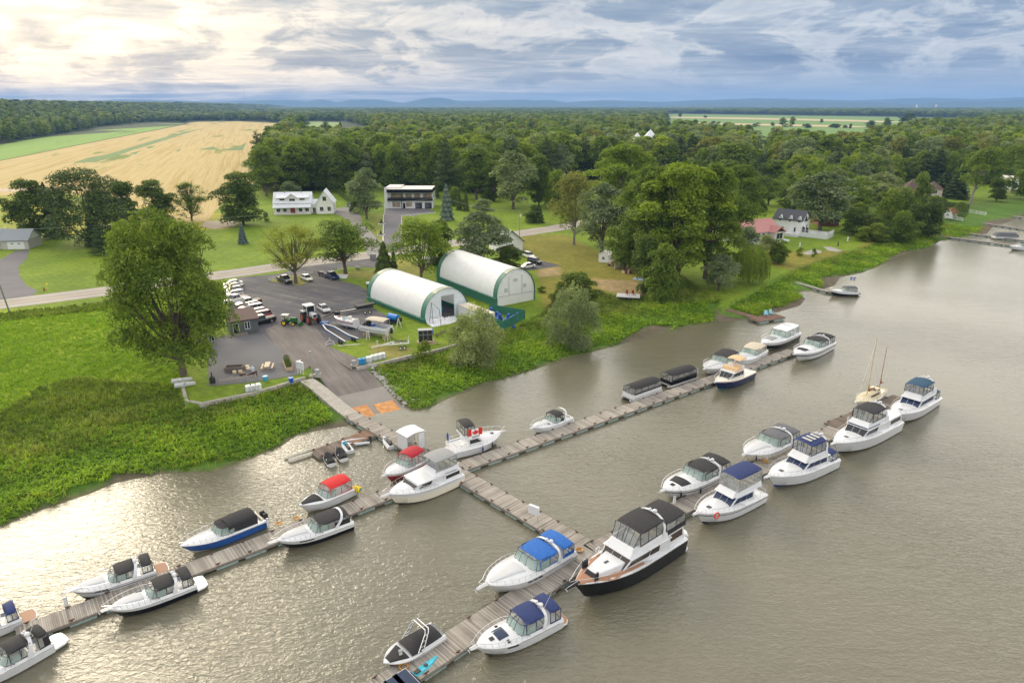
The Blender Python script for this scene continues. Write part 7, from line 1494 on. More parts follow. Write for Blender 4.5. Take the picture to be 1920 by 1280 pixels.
A = P(738, 606); t_ = thing('tank_trailer', 'bright blue plastic tank on a small black trailer near the pontoon boat', 'tank trailer', (A.x, A.y, LZ), R(-35)); m = MB(); m.tube([(-1.3, 0, 1.35), (-1.2, 0, 1.35), (1.2, 0, 1.35), (1.3, 0, 1.35)], [.5, .68, .68, .5], n=18); m.build('tank', mat('bright_blue_tank', (.01, .17, .55), .35, var=.08), t_)
m = MB(); m.box((-.4, 0, .45), (3.6, 1.2, .2)); m.box((1.6, 0, .6), (.7, 1.0, .9)); m.build('chassis', BLKPL, t_); wheel(t_, -.3, .75); wheel(t_, -.3, -.75)
def ladder(label, px, rz, h=2.2):
 A = P(*px); t_ = thing('step_ladder', label, 'ladder', (A.x, A.y, LZ), rz, 'step ladders in the yard')
 for nm, x in (('front_frame', -.55), ('rear_frame', .55)):
  m = MB(); [m.tube([(x, y * 1.3, 0), (0, y, h)], .035, n=5) for y in (-.25, .25)]
  for k in range(1, 6): m.tube([(x * (1 - k / 6), -.3, h * k / 6), (x * (1 - k / 6), .3, h * k / 6)], .03, n=4)
  m.build(nm, FLATW, t_)
ladder('aluminium step ladder standing beside the blue tank trailer', (748, 616), R(20)); ladder('aluminium step ladder at the stern of the pontoon boat on blocks', (727, 640), R(70), 2.6); ladder('aluminium step ladder at the bow side of the pontoon boat on blocks', (690, 636), R(100), 1.8)
A = P(619, 649); t_ = thing('winch_frame', 'small white tubular stand at the edge of the lawn and driveway', 'frame', (A.x, A.y, LZ), .3); m = MB(); m.tube([(-.9, 0, 0), (-.7, 0, .8), (0, 0, 1.3), (.7, 0, .8), (.9, 0, 0)], .05); m.tube([(-.8, 0, .4), (0, .5, .4), (.8, 0, .4)], .04); m.tube([(0, 0, 1.3), (0, 0, 1.7)], .05); m.build('tubes', WHITE, t_)
A = P(798, 640); t_ = thing('crate_rack', 'tall black crate rack on pallets near the lawn edge', 'rack', (A.x, A.y, LZ), R(10)); m = MB(); m.box((0, 0, .15), (2.6, 1.2, 2.2)); m.build('box', BLKPL, t_, bevel=.03); m = MB(); [m.box((x, -.62, .1), (.07, .06, 2.3)) for x in (-1.3, -.43, .43, 1.3)]; m.box((0, -.62, 1.5), (2.7, .05, .07)); m.box((0, 0, 2.36), (2.7, 1.3, .08)); m.build('frame', GREYH, t_); m = MB(); m.box((0, 0, 0), (3.2, 1.8, .13)); m.build('pallet', WOODY, t_)
A = P(809, 626); barrel('blue barrel standing before the crumpled plastic sheet', (A.x, A.y, LZ), BLU, h=1.1, r=.4, group=None)
A = P(812, 645); m = MB(); rr = random.Random(3); [m.box((rr.uniform(-1.2, 1.2), rr.uniform(-.6, .6), .12 * k), (2.2, .2, .1), rz=rr.uniform(-.4, .4)) for k in range(4)]; tag(m.build('lumber_pile', WOODY, loc=(A.x, A.y, LZ), smooth=0), 'short pile of pale boards right of the black crate rack', 'lumber')
A = P(828, 630); t_ = thing('farm_implement', 'rusty harrow like implement on the grass behind the grey willow', 'implement', (A.x, A.y, LZ), .4); m = MB(); [m.tube([(-1.2, y, .3), (1.2, y + .3, .9)], .06) for y in (-.5, 0, .5)]; [m.tube([(x, -.6, .05), (x, .8, 1.0)], .05) for x in (-1, 0, 1)]; m.build('bars', IRON, t_)
A = P(655, 647); m = MB(); m.box((0, 0, 0), (4.2, .14, .12), rz=R(12)); tag(m.build('pole', FLATW, loc=(A.x, A.y, LZ), smooth=0), 'white pole lying on the grass by the trailer arms', 'pole')
A = P(502, 691); t_ = thing('picnic_table', 'pale wooden picnic table on the patio near the planter', 'table', (A.x, A.y, LZ + .035), R(-78)); PINE = mat('pale_pine', (.60, .50, .36), .7, var=.15, scale=5)
for nm, y, z, w_ in (('tabletop', 0, .74, .85), ('bench', -.85, .45, .3), ('bench', .85, .45, .3)): m = MB(); [m.box((0, y - w_ / 2 + w_ * (k + .5) / 3, z), (2.4, w_ / 3 - .02, .05)) for k in range(3)]; m.build(nm, PINE, t_, smooth=0)
for x in (-.85, .85): m = MB(); m.tube([(x, -.75, 0), (x, -.3, .74)], .05, n=4); m.tube([(x, .75, 0), (x, .3, .74)], .05, n=4); m.box((x, 0, .36), (.08, 1.9, .1)); m.build('leg', WOODY, t_, smooth=0)
A = P(440, 694); t_ = thing('fire_table', 'low dark rectangular brazier frame with pale seats on the patio', 'fire table', (A.x, A.y, LZ + .035), R(8)); m = MB()
for x, y, a, c_ in ((0, -.75, 2.9, .14), (0, .75, 2.9, .14), (-1.4, 0, .14, 1.4), (1.4, 0, .14, 1.4)): m.box((x, y, 0), (a, c_, .75))
m.box((0, 0, .3), (2.6, 1.3, .08)); m.build('frame', mat('brown_grey_frame', (.13, .11, .10), .8, var=.2), t_, smooth=0); m = MB(); m.box((0, 0, .76), (3.1, 1.7, .04));
m = MB(); [m.tube([(x, y, .0), (x, y, .38)], .35, n=10) for x, y in ((1.9, .9), (2.3, -.2), (1.2, -1.2), (.3, -1.35))]; m.build('stool', PINE, t_)
A = P(466, 703); t_ = thing('fire_bowl', 'rusty round fire bowl with leaning sheet on the patio', 'fire bowl', (A.x, A.y, LZ + .035)); m = MB(); m.tube([(-1.0, 0, 0), (-1.0, 0, .4)], [.42, .5], n=12); m.hexa([(-.3, -.4, 0), (1.3, .2, 0), (1.3, .3, 0), (-.3, -.3, 0), (.2, -.4, .35), (1.4, .2, .7), (1.4, .3, .7), (.2, -.3, .35)]); m.build('bowl', IRON, t_)
A = P(474, 696); m = MB(); m.tube([(0, 0, 0), (0, 0, .5), (0, 0, .9)], [.3, .35, .1], n=9); tag(m.build('covered_grill', mat('pale_blue_cover', (.45, .5, .6), .8), loc=(A.x, A.y, LZ + .04)), 'small thing under a pale blue cover behind the fire bowl', 'grill')
A = P(399, 718); t_ = thing('wood_stove', 'black outdoor wood stove with a short chimney at the patio corner', 'stove', (A.x, A.y, LZ + .035)); m = MB(); m.tube([(0, 0, 0), (0, 0, .9), (0, 0, 1.1), (0, 0, 1.2)], [.45, .45, .25, .13], n=12); m.tube([(0, 0, 1.2), (0, 0, 1.9)], .1); m.build('body', BLKPL, t_)
fence('plank_bench_row', 'long low rail of planks on black posts along the patio edge', PP([(413, 719), (480, 709)]), h=.75, step=None, mt=mat('grey_plank', (.33, .29, .27), .8, var=.2), rails=(.5, .8), posts=1.6)
A = P(540, 687); t_ = thing('planter', 'long wooden planter box beside the driveway', 'planter', (A.x, A.y, LZ + .04), R(-66)); m = MB()
for x, y, a, c_ in ((0, -.55, 4.4, .1), (0, .55, 4.4, .1), (-2.2, 0, .1, 1.1), (2.2, 0, .1, 1.1)): m.box((x, y, 0), (a, c_, .6))
m.build('frame', WOODY, t_, smooth=0); m = MB(); m.box((0, 0, .1), (4.3, 1.0, .4)); m.build('soil', mat('soil', (.06, .045, .03), .95), t_, smooth=0); PLANTER = t_
A = P(564, 701); t_ = thing('notice_board', 'white two panel notice board on posts beside the footpath', 'notice board', (A.x, A.y, LZ), R(-28)); m = MB(); m.box((0, 0, .9), (1.5, .3, 1.3)); m.build('panel', WHITE, t_, bevel=.03); m = MB(); [m.box((x, 0, 0), (.1, .1, .95)) for x in (-.6, 0, .6)]; m.build('leg', WHITE, t_)
A = P(586, 706); t_ = thing('lamp_post', 'slim grey lamp post beside the footpath at the top of the ramp', 'lamp post', (A.x, A.y, LZ)); m = MB(); m.tube([(0, 0, 0), (0, 0, 4.2)], [.08, .05], n=8); m.build('pole', GREYH, t_); m = MB(); m.box((0, 0, 4.2), (.3, .25, .3)); m.tube([(0, 0, 3.2), (-.6, 0, 3.3)], .03); m.build('lamp', GREYH, t_); m = MB(); m.box((0, 0, 0), (.9, .9, .35)); m.build('base', CONCM, t_)
A = P(596, 706); t_ = thing('utility_box', 'grey utility box on a concrete block by the lamp post', 'utility box', (A.x, A.y, LZ)); m = MB(); m.box((0, 0, .55), (.6, .5, .75)); m.build('box', GREYH, t_, bevel=.03); m = MB(); m.box((0, 0, 0), (1.2, .9, .55)); m.build('base', CONCM, t_)
A = P(562, 683); m = MB(); m.box((0, 0, 0), (.5, .4, .7), top=(.9, .9)); tag(m.build('bin', WHITE, loc=(A.x, A.y, LZ + .05), bevel=.03), 'small white bin standing alone on the driveway', 'bin')
A = P(664, 686); t_ = thing('utility_box', 'grey utility box at the edge of the ramp wall beside the blue bins', 'utility box', (A.x, A.y, LZ)); m = MB(); m.box((0, 0, .3), (.7, .5, .75)); m.build('box', GREYH, t_, bevel=.03); m = MB(); m.box((0, 0, 0), (1.2, .9, .3)); m.build('base', CONCM, t_)
for i, (px, mt_) in enumerate((((676, 683), 'white fronted blue bin, left of the two by the ramp wall'), ((682, 682), 'blue bin, right of the two by the ramp wall'))):
 A = P(*px); t_ = thing('wheelie_bin', mt_, 'bin', (A.x, A.y, LZ), R(15)); m = MB(); m.box((0, 0, 0), (.6, .65, 1.0), top=(1.15, 1.15)); m.build('body', mat('azure_bin', (.02, .22, .50), .45, var=.05), t_, bevel=.03); m = MB(); m.box((0, 0, 1.0), (.74, .8, .07)); m.build('lid', MATS['azure_bin'], t_, bevel=.02)
 if i == 0: m = MB(); m.box((-.33, -.2, .15), (.04, .4, .8)); m.build('front_panel', WHITE, t_)
IB = mat('translucent_tank', (.58, .62, .62), .4, var=.1); tk = None
for i, (px, l_) in enumerate((((692, 678), 'white cube tank nearest the blue bins in the row on the retaining wall'), ((701, 675), 'white cube tank, second from the blue bins'), ((709.5, 673), 'white cube tank, third from the blue bins'), ((717.5, 671), 'white cube tank at the far end of the row of four'), ((467, 733), 'white cube tank, left of three on the patio wall'), ((475.5, 731.5), 'white cube tank, middle of three on the patio wall'), ((484, 730), 'white cube tank, right of three on the patio wall'))):
 A = P(*px)
 if tk is None:
  tk = thing('cube_tank', l_, 'water tank', (A.x, A.y, LZ), R(15), 'white cube tanks on the walls'); m = MB(); m.box((0, 0, .1), (.98, .98, .85)); m.build('tank', IB, tk, bevel=.08); m = MB(); m.box((0, 0, 0), (1.05, 1.05, .1)); [m.box((x, y, .1), (.04, .04, .88)) for x in (-.52, 0, .52) for y in (-.52, .52)]; m.build('cage', GREYH, tk); m = MB(); m.tube([(0, 0, .95), (0, 0, 1.02)], .12, n=10); m.build('cap', WHITE, tk)
 else: dup(tk, (A.x, A.y, LZ), R(15 + i * 3), label=l_)
for px, mt_, l_ in (((498, 713), TQB, 'turquoise tub on the grass strip of the patio edge'), ((546, 716), BLU, 'dark blue tub near the notice board')): A = P(*px); t_ = thing('tub', l_, 'tub', (A.x, A.y, LZ)); m = MB(); m.tube([(0, 0, 0), (0, 0, .75)], [.33, .42], n=12); m.build('body', mt_, t_); m = MB(); m.tube([(0, 0, .70), (0, 0, .78)], .44, n=12); m.build('rim', mt_, t_)
for i, (px, l_) in enumerate((((341, 716), 'white small boat stored by the wall corner under the cottonwood, upper one'), ((347, 724), 'white small boat stored by the wall corner under the cottonwood, lower one'))):
 A = P(*px); A.z = gh(A.x, A.y)
 t_ = thing('rowing_boat', l_, 'rowing boat', (A.x, A.y, max(A.z, 1.3)), R(25), 'small boats by the wall corner'); m = MB(); rows = []
 for k in range(9):
  u = k / 8; w_ = .62 * (1 - u ** 3) + .02; rows.append([(lerp(-1.5, 1.6, u), w_, .55), (lerp(-1.5, 1.6, u), w_ * .6, .1), (lerp(-1.5, 1.6, u), 0, 0), (lerp(-1.5, 1.6, u), -w_ * .6, .1), (lerp(-1.5, 1.6, u), -w_, .55), (lerp(-1.5, 1.6, u), -w_ * .8, .5), (lerp(-1.5, 1.6, u), 0, .25), (lerp(-1.5, 1.6, u), w_ * .8, .5)])
 m.loft(rows, close=True, cap0=True, cap1=True); m.build('hull', WHITE, t_); m = MB(); m.box((0, 0, .42), (.3, 1.1, .05)); m.build('bench', GREYH, t_)
def rwall(label, px, h0=-.3, th=.5, top=.18, mt=CONCM):
 pts = PP(px); m = MB(); rr = random.Random(len(px))
 L = strip(pts, th / 2); n = len(pts); m.prism([(p.x, p.y) for p in L], LZ - 2.2, LZ + top); return tag(m.build('retaining_wall', mt, smooth=0), label, 'wall', 'concrete retaining walls')
rwall('weathered concrete retaining wall below the patio and its cube tanks', [(343, 726), (350, 752), (378, 757), (420, 748), (470, 738), (520, 724), (556, 712), (572, 708)])
rwall('low concrete wall with white top along the lawn above the reeds', [(668, 690), (700, 684), (760, 669), (800, 661), (836, 652), (870, 641)])
rwall('rough concrete kerb wall along the driveway edge of the lawn', [(615, 652), (625, 668), (640, 680), (660, 692)], th=.22, top=.07, mt=mat('rough_kerb', (.19, .17, .15), .95, var=.5, scale=3))
rr = random.Random(8); m = MB()
for k in range(260):
 a = rr.uniform(.12, .95) * RLEN; n_ = 4.4 + abs(rr.gauss(0, .9)); q = rp(a, n_); s_ = rr.uniform(.1, .38); z = max(gh(q.x, q.y), ramp_z(a) - .1); m.sphere((q.x, q.y, z), s_, nu=6, nv=4, sq=(1, rr.uniform(.6, 1), .6))
tag(m.build('stone_riprap', mat('grey_stones', (.30, .30, .29), .9, var=.3), smooth=0), 'grey stones banked along the lower side of the launching ramp', 'stones', kind='stuff')
fence('rail_fence', 'white two rail fence left of the sign by the road', PP([(504, 526), (545, 522)]), 1.0, step=None, rails=(.35, .8)); fence('rail_fence', 'white two rail fence right of the sign by the road', PP([(556, 519), (586, 513)]), 1.0, step=None, rails=(.35, .8))
A = P(550, 521); t_ = thing('entrance_sign', 'white marina sign on tall posts among the fence and tree', 'sign', (A.x, A.y, LZ), R(14)); m = MB(); [m.box((x, 0, 0), (.14, .14, 3.0)) for x in (-.9, .9)]; m.build('post', WHITE, t_); m = MB(); m.box((0, -.05, 1.6), (1.7, .1, 1.2)); m.build('board', WHITE, t_)
fence('rail_fence', 'short white rail fence under the dark leafed tree', PP([(634, 508), (650, 505)]), .9, step=None, rails=(.35, .8))
A = P(642, 522); m = MB(); m.hexa([(-1.5, -.8, .2), (1.3, -.9, .2), (1.5, .4, .9), (-1.2, .5, .9), (-1.5, -.8, .3), (1.3, -.9, .3), (1.5, .4, 1.0), (-1.2, .5, 1.0)]); tag(m.build('loose_board', WHITE, loc=(A.x, A.y, LZ)), 'tilted white panel lying in front of the blue pickup', 'panel')
A = P(671, 505); m = MB(); m.box((0, 0, 0), (1.1, .8, .7)); tag(m.build('concrete_block', CONCM, loc=(A.x, A.y, LZ), bevel=.04), 'pale concrete block on the grass right of the dark leafed tree', 'block')
A = P(700, 487); t_ = thing('letter_box', 'grey metal mail cabinet beside the road', 'cabinet', (A.x, A.y, LZ)); m = MB(); m.box((0, 0, .3), (1.8, .7, 1.4)); m.build('body', GREYH, t_, bevel=.04); m = MB(); m.box((0, 0, 0), (1.5, .5, .3)); m.build('base', CONCM, t_)
A = P(604, 516); t_ = thing('utility_trailer', 'small black utility trailer behind the blue pickup', 'trailer', (A.x, A.y, LZ + .02), R(-50)); m = MB(); m.box((0, 0, .5), (2.2, 1.4, .5)); m.build('box', BLKPL, t_); wheel(t_, 0, .8, .32); wheel(t_, 0, -.8, .32)
A = P(695, 548); t_ = thing('machinery', 'rusty dark machine with white top beside the back of the nearer storage tent', 'machine', (A.x, A.y, LZ), .3); m = MB(); m.box((0, 0, .3), (1.6, 1.6, 2.0)); m.build('body', IRON, t_); m = MB(); m.box((0, 0, 2.3), (1.8, 1.8, .15)); m.build('top', WHITE, t_)
A = P(782, 497); S = dict(L=5.5, B=2.1, label='white covered boat stored behind the light green tree', name='stored_boat', cat='boat', mats=(WHITE, WHITE, WHITE), tc=.4, s0=1.3, s1=1.5, crown=.3, pulpit=0, rail=False, floor=.8, bot=WHITE); r = make_boat(S); r.location = (A.x, A.y, LZ + .3); r.rotation_euler = (0, 0, R(25))
def pole(label, px, h, rz=0, transf=False, green=False, lean=0):
 A = P(*px); t_ = thing('utility_pole', label, 'utility pole', (A.x, A.y, LZ - .1), rz, 'utility poles'); m = MB(); m.tube([(0, 0, 0), (lean, 0, h)], [.17, .11], n=8); m.build('pole', mat('green_pole', (.14, .17, .12), .9, var=.2) if green else mat('grey_pole', (.30, .27, .23), .9, var=.2), t_)
 m = MB(); m.box((lean, 0, h - .6), (1.6, .12, .14)); m.build('crossarm', WOODF, t_)
 if transf: m = MB(); m.tube([(.3, 0, h - 2.2), (.3, 0, h - 1.3)], .28, n=10); m.build('transformer', FLATW, t_)
 return (A.x + lean, A.y, LZ + h - .15)
p1 = pole('leaning greenish utility pole beside the road at the left', (19, 588), 8.2, green=True, lean=-.9); p2 = pole('utility pole with transformer right of the road by the cottage with the green roof', (974, 447), 9.5, R(20), True)
p3 = pole('utility pole in front of the blue spruce', (834, 413), 9.0, R(10)); p4 = pole('utility pole near the right hand lawn trees', (1815, 360), 9, 0)
def wire(label, a, c_, sag=1.2):
 m = MB(); a, c_ = Vector(a), Vector(c_); m.tube([a.lerp(c_, k / 14) + Vector((0, 0, -sag * 4 * (k / 14) * (1 - k / 14))) for k in range(15)], .03, n=4); tag(m.build('overhead_wire', mat('pale_wire', (.35, .36, .35), .6)), label, 'wire')
pL = P(430, 455); pl2 = (pL.x, pL.y + 6, LZ + 9); wire('overhead wire above the farmhouse lawn', (P(-200, 500).x, P(-200, 500).y, LZ + 9), p3, 2.0); wire('overhead wire between the blue spruce pole and the transformer pole', p3, p2, 1.4); wire('overhead wire from the transformer pole into the big trees', p2, (P(1200, 430).x, P(1200, 430).y, LZ + 9), 1.5)
A = P(83, 545); t_ = thing('fire_hydrant', 'red fire hydrant with yellow marker on the lawn by the road', 'hydrant', (A.x, A.y, LZ)); m = MB(); m.tube([(0, 0, 0), (0, 0, .7), (0, 0, .85)], [.16, .16, .05], n=8); m.tube([(-.25, 0, .5), (.25, 0, .5)], .08); m.build('body', REDH, t_); m = MB(); m.tube([(.8, .2, 0), (.8, .2, 1.4)], .03); m.box((.8, .2, 1.4), (.5, .04, .45)); m.build('marker', YEL, t_)
A = P(1178, 556); t_ = thing('swim_raft', 'grey floating platform resting on the grass with two brown chairs', 'raft', (A.x, A.y, LZ - .1), R(-12)); m = MB(); m.box((0, 0, .25), (5.4, 3.2, .18)); m.build('deck', mat('grey_deck', (.45, .46, .48), .7, var=.1), t_, smooth=0); m = MB(); [m.box((x, 0, 0), (.8, 3.0, .25)) for x in (-2, 0, 2)]; m.build('float', BLKPL, t_)
for k, (x, l_) in enumerate(((-.2, 'brown garden chair on the grounded raft, left one'), (1.2, 'brown garden chair on the grounded raft, right one'))):
 q = Matrix.Rotation(R(-12), 3, 'Z') @ Vector((x, .3, 0)); t_ = thing('garden_chair', l_, 'chair', (A.x + q.x, A.y + q.y, LZ + .33), R(-60), 'brown chairs on the raft'); m = MB(); m.box((0, 0, .38), (.6, .6, .06)); m.build('seat', REDD, t_); m = MB(); m.box((-.3, 0, .4), (.08, .6, .7)); m.build('backrest', REDD, t_); m = MB(); [m.box((a, c_, 0), (.06, .06, .38)) for a in (-.27, .27) for c_ in (-.27, .27)]; m.build('legs', REDD, t_)
A = P(1198, 525); m = MB(); m.hexa(frus(-1.6, 1.6, .6, 0, -1.2, 1.4, .4, .6)); tag(m.build('tarp_covered_boat', mat('pale_blue_tarp', (.35, .45, .62), .6, var=.1), loc=(A.x, A.y, LZ), rz=R(-35), bevel=.1), 'small boat under a pale blue tarpaulin at the foot of the big trees', 'boat')
rr = random.Random(31)
for k, (u, v, l_) in enumerate(((1150, 497, 'dark stacked boat gear near the garden hut'), (1163, 503, 'brown heap of boards behind the tarpaulined boat'), (1178, 512, 'pale jumble of boards next to the tarpaulined boat'))):
 A = P(u, v); m = MB(); [m.box((rr.uniform(-1.4, 1.4), rr.uniform(-.8, .8), 0), (rr.uniform(.4, 1.6), rr.uniform(.2, .8), rr.uniform(.3, 1.4)), rr.choice([0, 1, 2]), rz=rr.uniform(0, 3)) for _ in range(9)]; tag(m.build('yard_clutter', [IRON, WOODY, GREYH], loc=(A.x, A.y, LZ), smooth=0), l_, 'clutter')
for u, v, l_ in ((1499, 463, 'white lawn statue left of the stony patch'), (1589, 452, 'white lawn statue right of the deck')): A = P(u, v); m = MB(); m.tube([(0, 0, 0), (0, 0, .5), (0, 0, .9), (0, 0, 1.3), (0, 0, 1.5)], [.25, .2, .28, .16, .05], n=8); tag(m.build('garden_statue', WHITE, loc=(A.x, A.y, LZ)), l_, 'statue')
A = P(1571, 461); m = MB(); m.tube([(0, 0, 0), (0, 0, .8), (0, 0, 1.4)], [.3, .22, .1], n=8); tag(m.build('clay_chimenea', IRON, loc=(A.x, A.y, LZ)), 'rust brown clay stove on the lawn between the statues', 'stove')
# === vegetation
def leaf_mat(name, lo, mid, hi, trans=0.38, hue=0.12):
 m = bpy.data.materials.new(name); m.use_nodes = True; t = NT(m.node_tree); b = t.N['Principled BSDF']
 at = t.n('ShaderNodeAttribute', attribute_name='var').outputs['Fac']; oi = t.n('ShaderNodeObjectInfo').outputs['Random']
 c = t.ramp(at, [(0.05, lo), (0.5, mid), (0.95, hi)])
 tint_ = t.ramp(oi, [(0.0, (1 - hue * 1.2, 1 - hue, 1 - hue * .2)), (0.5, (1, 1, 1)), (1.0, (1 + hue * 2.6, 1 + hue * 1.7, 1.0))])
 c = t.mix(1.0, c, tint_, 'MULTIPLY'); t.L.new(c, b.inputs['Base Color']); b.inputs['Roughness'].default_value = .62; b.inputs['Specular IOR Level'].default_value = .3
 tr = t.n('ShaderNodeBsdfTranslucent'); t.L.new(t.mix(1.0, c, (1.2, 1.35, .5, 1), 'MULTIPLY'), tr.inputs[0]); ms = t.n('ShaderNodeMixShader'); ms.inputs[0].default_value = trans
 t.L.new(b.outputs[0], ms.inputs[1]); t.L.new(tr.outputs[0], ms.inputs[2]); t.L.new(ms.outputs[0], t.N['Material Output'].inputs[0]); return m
LM = dict(green=leaf_mat('green_leaves', (0.063, 0.105, 0.012), (0.123, 0.189, 0.021), (0.241, 0.306, 0.039)),
   dark=leaf_mat('dark_leaves', (0.046, 0.077, 0.013), (0.087, 0.136, 0.020), (0.165, 0.219, 0.034)),
   bright=leaf_mat('bright_leaves', (0.104, 0.162, 0.014), (0.193, 0.271, 0.023), (0.325, 0.407, 0.039)),
   yellow=leaf_mat('yellow_green_leaves', (0.157, 0.188, 0.014), (0.278, 0.299, 0.022), (0.434, 0.421, 0.038)),
   silver=leaf_mat('silver_leaves', (0.094, 0.126, 0.053), (0.189, 0.240, 0.109), (0.365, 0.416, 0.231)),
   olive=leaf_mat('olive_leaves', (0.104, 0.117, 0.024), (0.210, 0.220, 0.049), (0.364, 0.359, 0.098)),
   conifer=leaf_mat('conifer_needles', (0.029, 0.055, 0.016), (0.055, 0.095, 0.024), (0.104, 0.151, 0.037), .12),
   blue=leaf_mat('blue_needles', (0.054, 0.091, 0.084), (0.117, 0.180, 0.167), (0.234, 0.327, 0.295), .1),
   cedar=leaf_mat('cedar_sprays', (0.044, 0.074, 0.011), (0.081, 0.129, 0.017), (0.140, 0.197, 0.026), .15),
   marsh=leaf_mat('marsh_leaves', (0.107, 0.201, 0.011), (0.222, 0.362, 0.018), (0.402, 0.539, 0.033), .3, 0),
   meadow=leaf_mat('meadow_blades', (0.106, 0.205, 0.004), (0.192, 0.333, 0.007), (0.310, 0.451, 0.015), .3, 0),
   shade=leaf_mat('bank_weeds', (0.094, 0.136, 0.017), (0.179, 0.231, 0.033), (0.327, 0.366, 0.071), .3, 0))
BARK = mat('tree_bark', (.115, .09, .07), .95, var=.35, scale=2, bump=.8, bscale=5); BARKG = mat('grey_bark', (.22, .20, .175), .95, var=.3, scale=2, bump=.8, bscale=5)
def leaf_quads(c, nrm, size, asp, rg, bend=.25):
 n = len(c); nrm = nrm / (np.linalg.norm(nrm, axis=1, keepdims=True) + 1e-9); r_ = rg.normal(size=(n, 3)); a = np.cross(nrm, r_); a /= (np.linalg.norm(a, axis=1, keepdims=True) + 1e-9); b_ = np.cross(nrm, a)
 s = size[:, None]; a = a * s * .5; b_ = b_ * s * asp * .5; k = nrm * s * bend * .5
 v = np.stack([c - a - b_ * .35 - k, c - b_ + k * .4, c + a + b_ * .35 - k, c + b_ + k * .4], 1)
 return v.reshape(-1, 3), np.arange(4 * n).reshape(n, 4)
PROTO = {}
def crown(key, kind, H, Wd, n, leaf, seed, mtl, base=.2, nl=34, gaps=.0, trunk_r=None, bark=None, limbs=9, lean=0, ls=1):
 """prototype: crown mesh and trunk mesh, kept as data for later copies"""
 rg = np.random.default_rng(seed); R_ = Wd / 2; L = []; cz0, cz1 = H * base, H;
 if kind in ('round', 'vase', 'airy', 'oval'):
  for k in range(nl):
   z = rg.uniform(0, 1) ** (1.3 if base < .07 else .8); th = rg.uniform(0, 2 * math.pi) + k * 2.4
   if kind == 'vase': prof = .35 + .72 * math.sin(math.pi * min(1, z * .86 + .02)) ** .9
   elif kind == 'oval': prof = math.sin(math.pi * (.12 + .80 * z)) ** .75
   else: prof = math.sin(math.pi * (.20 + .71 * z)) ** .6
   rr_ = R_ * (1 + (.17 * math.sin(2 * th + seed) + .15 * math.sin(3 * th + 5 * z + seed)) * (1.1 if H > 25 else .6)) * prof * rg.uniform(.25, .80) ** (1 if ls == 1 else .6); lr = R_ * ls * rg.uniform(.20, .36) * (.75 + .35 * prof)
   L.append((rr_ * math.cos(th) + lean * z * H, rr_ * math.sin(th), cz0 + (cz1 - cz0) * (.07 + .86 * z) - lr * .25, lr, lr * rg.uniform(.7, 1.0)))
  L.append((lean * H, 0, H * .87, R_ * .34, R_ * .34)); L.append((lean * .5 * H, 0, H * (.5 + base / 2), R_ * .55, (cz1 - cz0) * .32))
 L = np.array(L) if L else None
 if kind in ('round', 'vase', 'airy', 'oval'):
  wts = L[:, 3] ** 2; idx_ = rg.choice(len(L), n, p=wts / wts.sum()); d = rg.normal(size=(n, 3)); d /= np.linalg.norm(d, axis=1, keepdims=True); d[:, 2] = np.where((d[:, 2] < -.35), -d[:, 2], d[:, 2])
  ph = rg.uniform(0, 6, (len(L), 3)); bump = np.sin(d[:, 0] * 6 + ph[idx_, 0]) * np.sin(d[:, 1] * 6 + ph[idx_, 1]) * np.sin(d[:, 2] * 6 + ph[idx_, 2])
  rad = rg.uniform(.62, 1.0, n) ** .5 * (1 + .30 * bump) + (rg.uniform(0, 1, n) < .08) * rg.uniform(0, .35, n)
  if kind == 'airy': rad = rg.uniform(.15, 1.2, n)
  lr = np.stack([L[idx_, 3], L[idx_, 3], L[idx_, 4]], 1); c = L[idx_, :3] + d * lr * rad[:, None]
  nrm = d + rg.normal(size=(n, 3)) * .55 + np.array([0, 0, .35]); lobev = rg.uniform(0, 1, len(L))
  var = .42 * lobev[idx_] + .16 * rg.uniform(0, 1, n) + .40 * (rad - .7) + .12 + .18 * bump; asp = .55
 elif kind == 'cone':
  u = rg.uniform(0, 1, n) ** .62; z = cz0 + (H - cz0) * (1 - u); tier = np.sin((1 - u) * 2 * math.pi * max(5, H * .62)) * .5 + .5; th = rg.uniform(0, 2 * math.pi, n); lob = .82 + .18 * np.sin(th * 7 + np.floor((1 - u) * H * .62) * 2.1)
  rr_ = R_ * (u ** .72 * .97 + .03) * lob * (.72 + .28 * tier) * rg.uniform(.45, 1.0, n) ** .45; c = np.stack([rr_ * np.cos(th), rr_ * np.sin(th), z - .18 * rr_], 1)
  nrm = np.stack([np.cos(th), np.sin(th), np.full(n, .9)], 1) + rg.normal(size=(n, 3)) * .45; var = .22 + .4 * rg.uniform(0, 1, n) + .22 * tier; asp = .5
 elif kind == 'column':
  z = rg.uniform(0, 1, n); th = rg.uniform(0, 2 * math.pi, n); rr_ = R_ * np.sqrt(np.clip(1 - (2 * z - .9) ** 2 / 1.25, .02, 1)) * rg.uniform(.75, 1.03, n) * (1 + .06 * np.sin(th * 5 + z * 9)); c = np.stack([rr_ * np.cos(th), rr_ * np.sin(th), cz0 + (H - cz0) * z], 1)
  nrm = np.stack([np.cos(th), np.sin(th), np.full(n, .5)], 1) + rg.normal(size=(n, 3)) * .5; var = .2 + .55 * rg.uniform(0, 1, n); asp = .5
 elif kind == 'pine':
  nt = 26; cc = []
  for k in range(nt):
   u = k / nt; z = H * (base + (1 - base) * u); rr_ = R_ * (1 - u) ** .62 * rg.uniform(.55, 1.0); th = k * 2.4; cc.append((rr_ * .62 * math.cos(th), rr_ * .62 * math.sin(th), z, rr_ * .62 + .5, .55 + rr_ * .16))
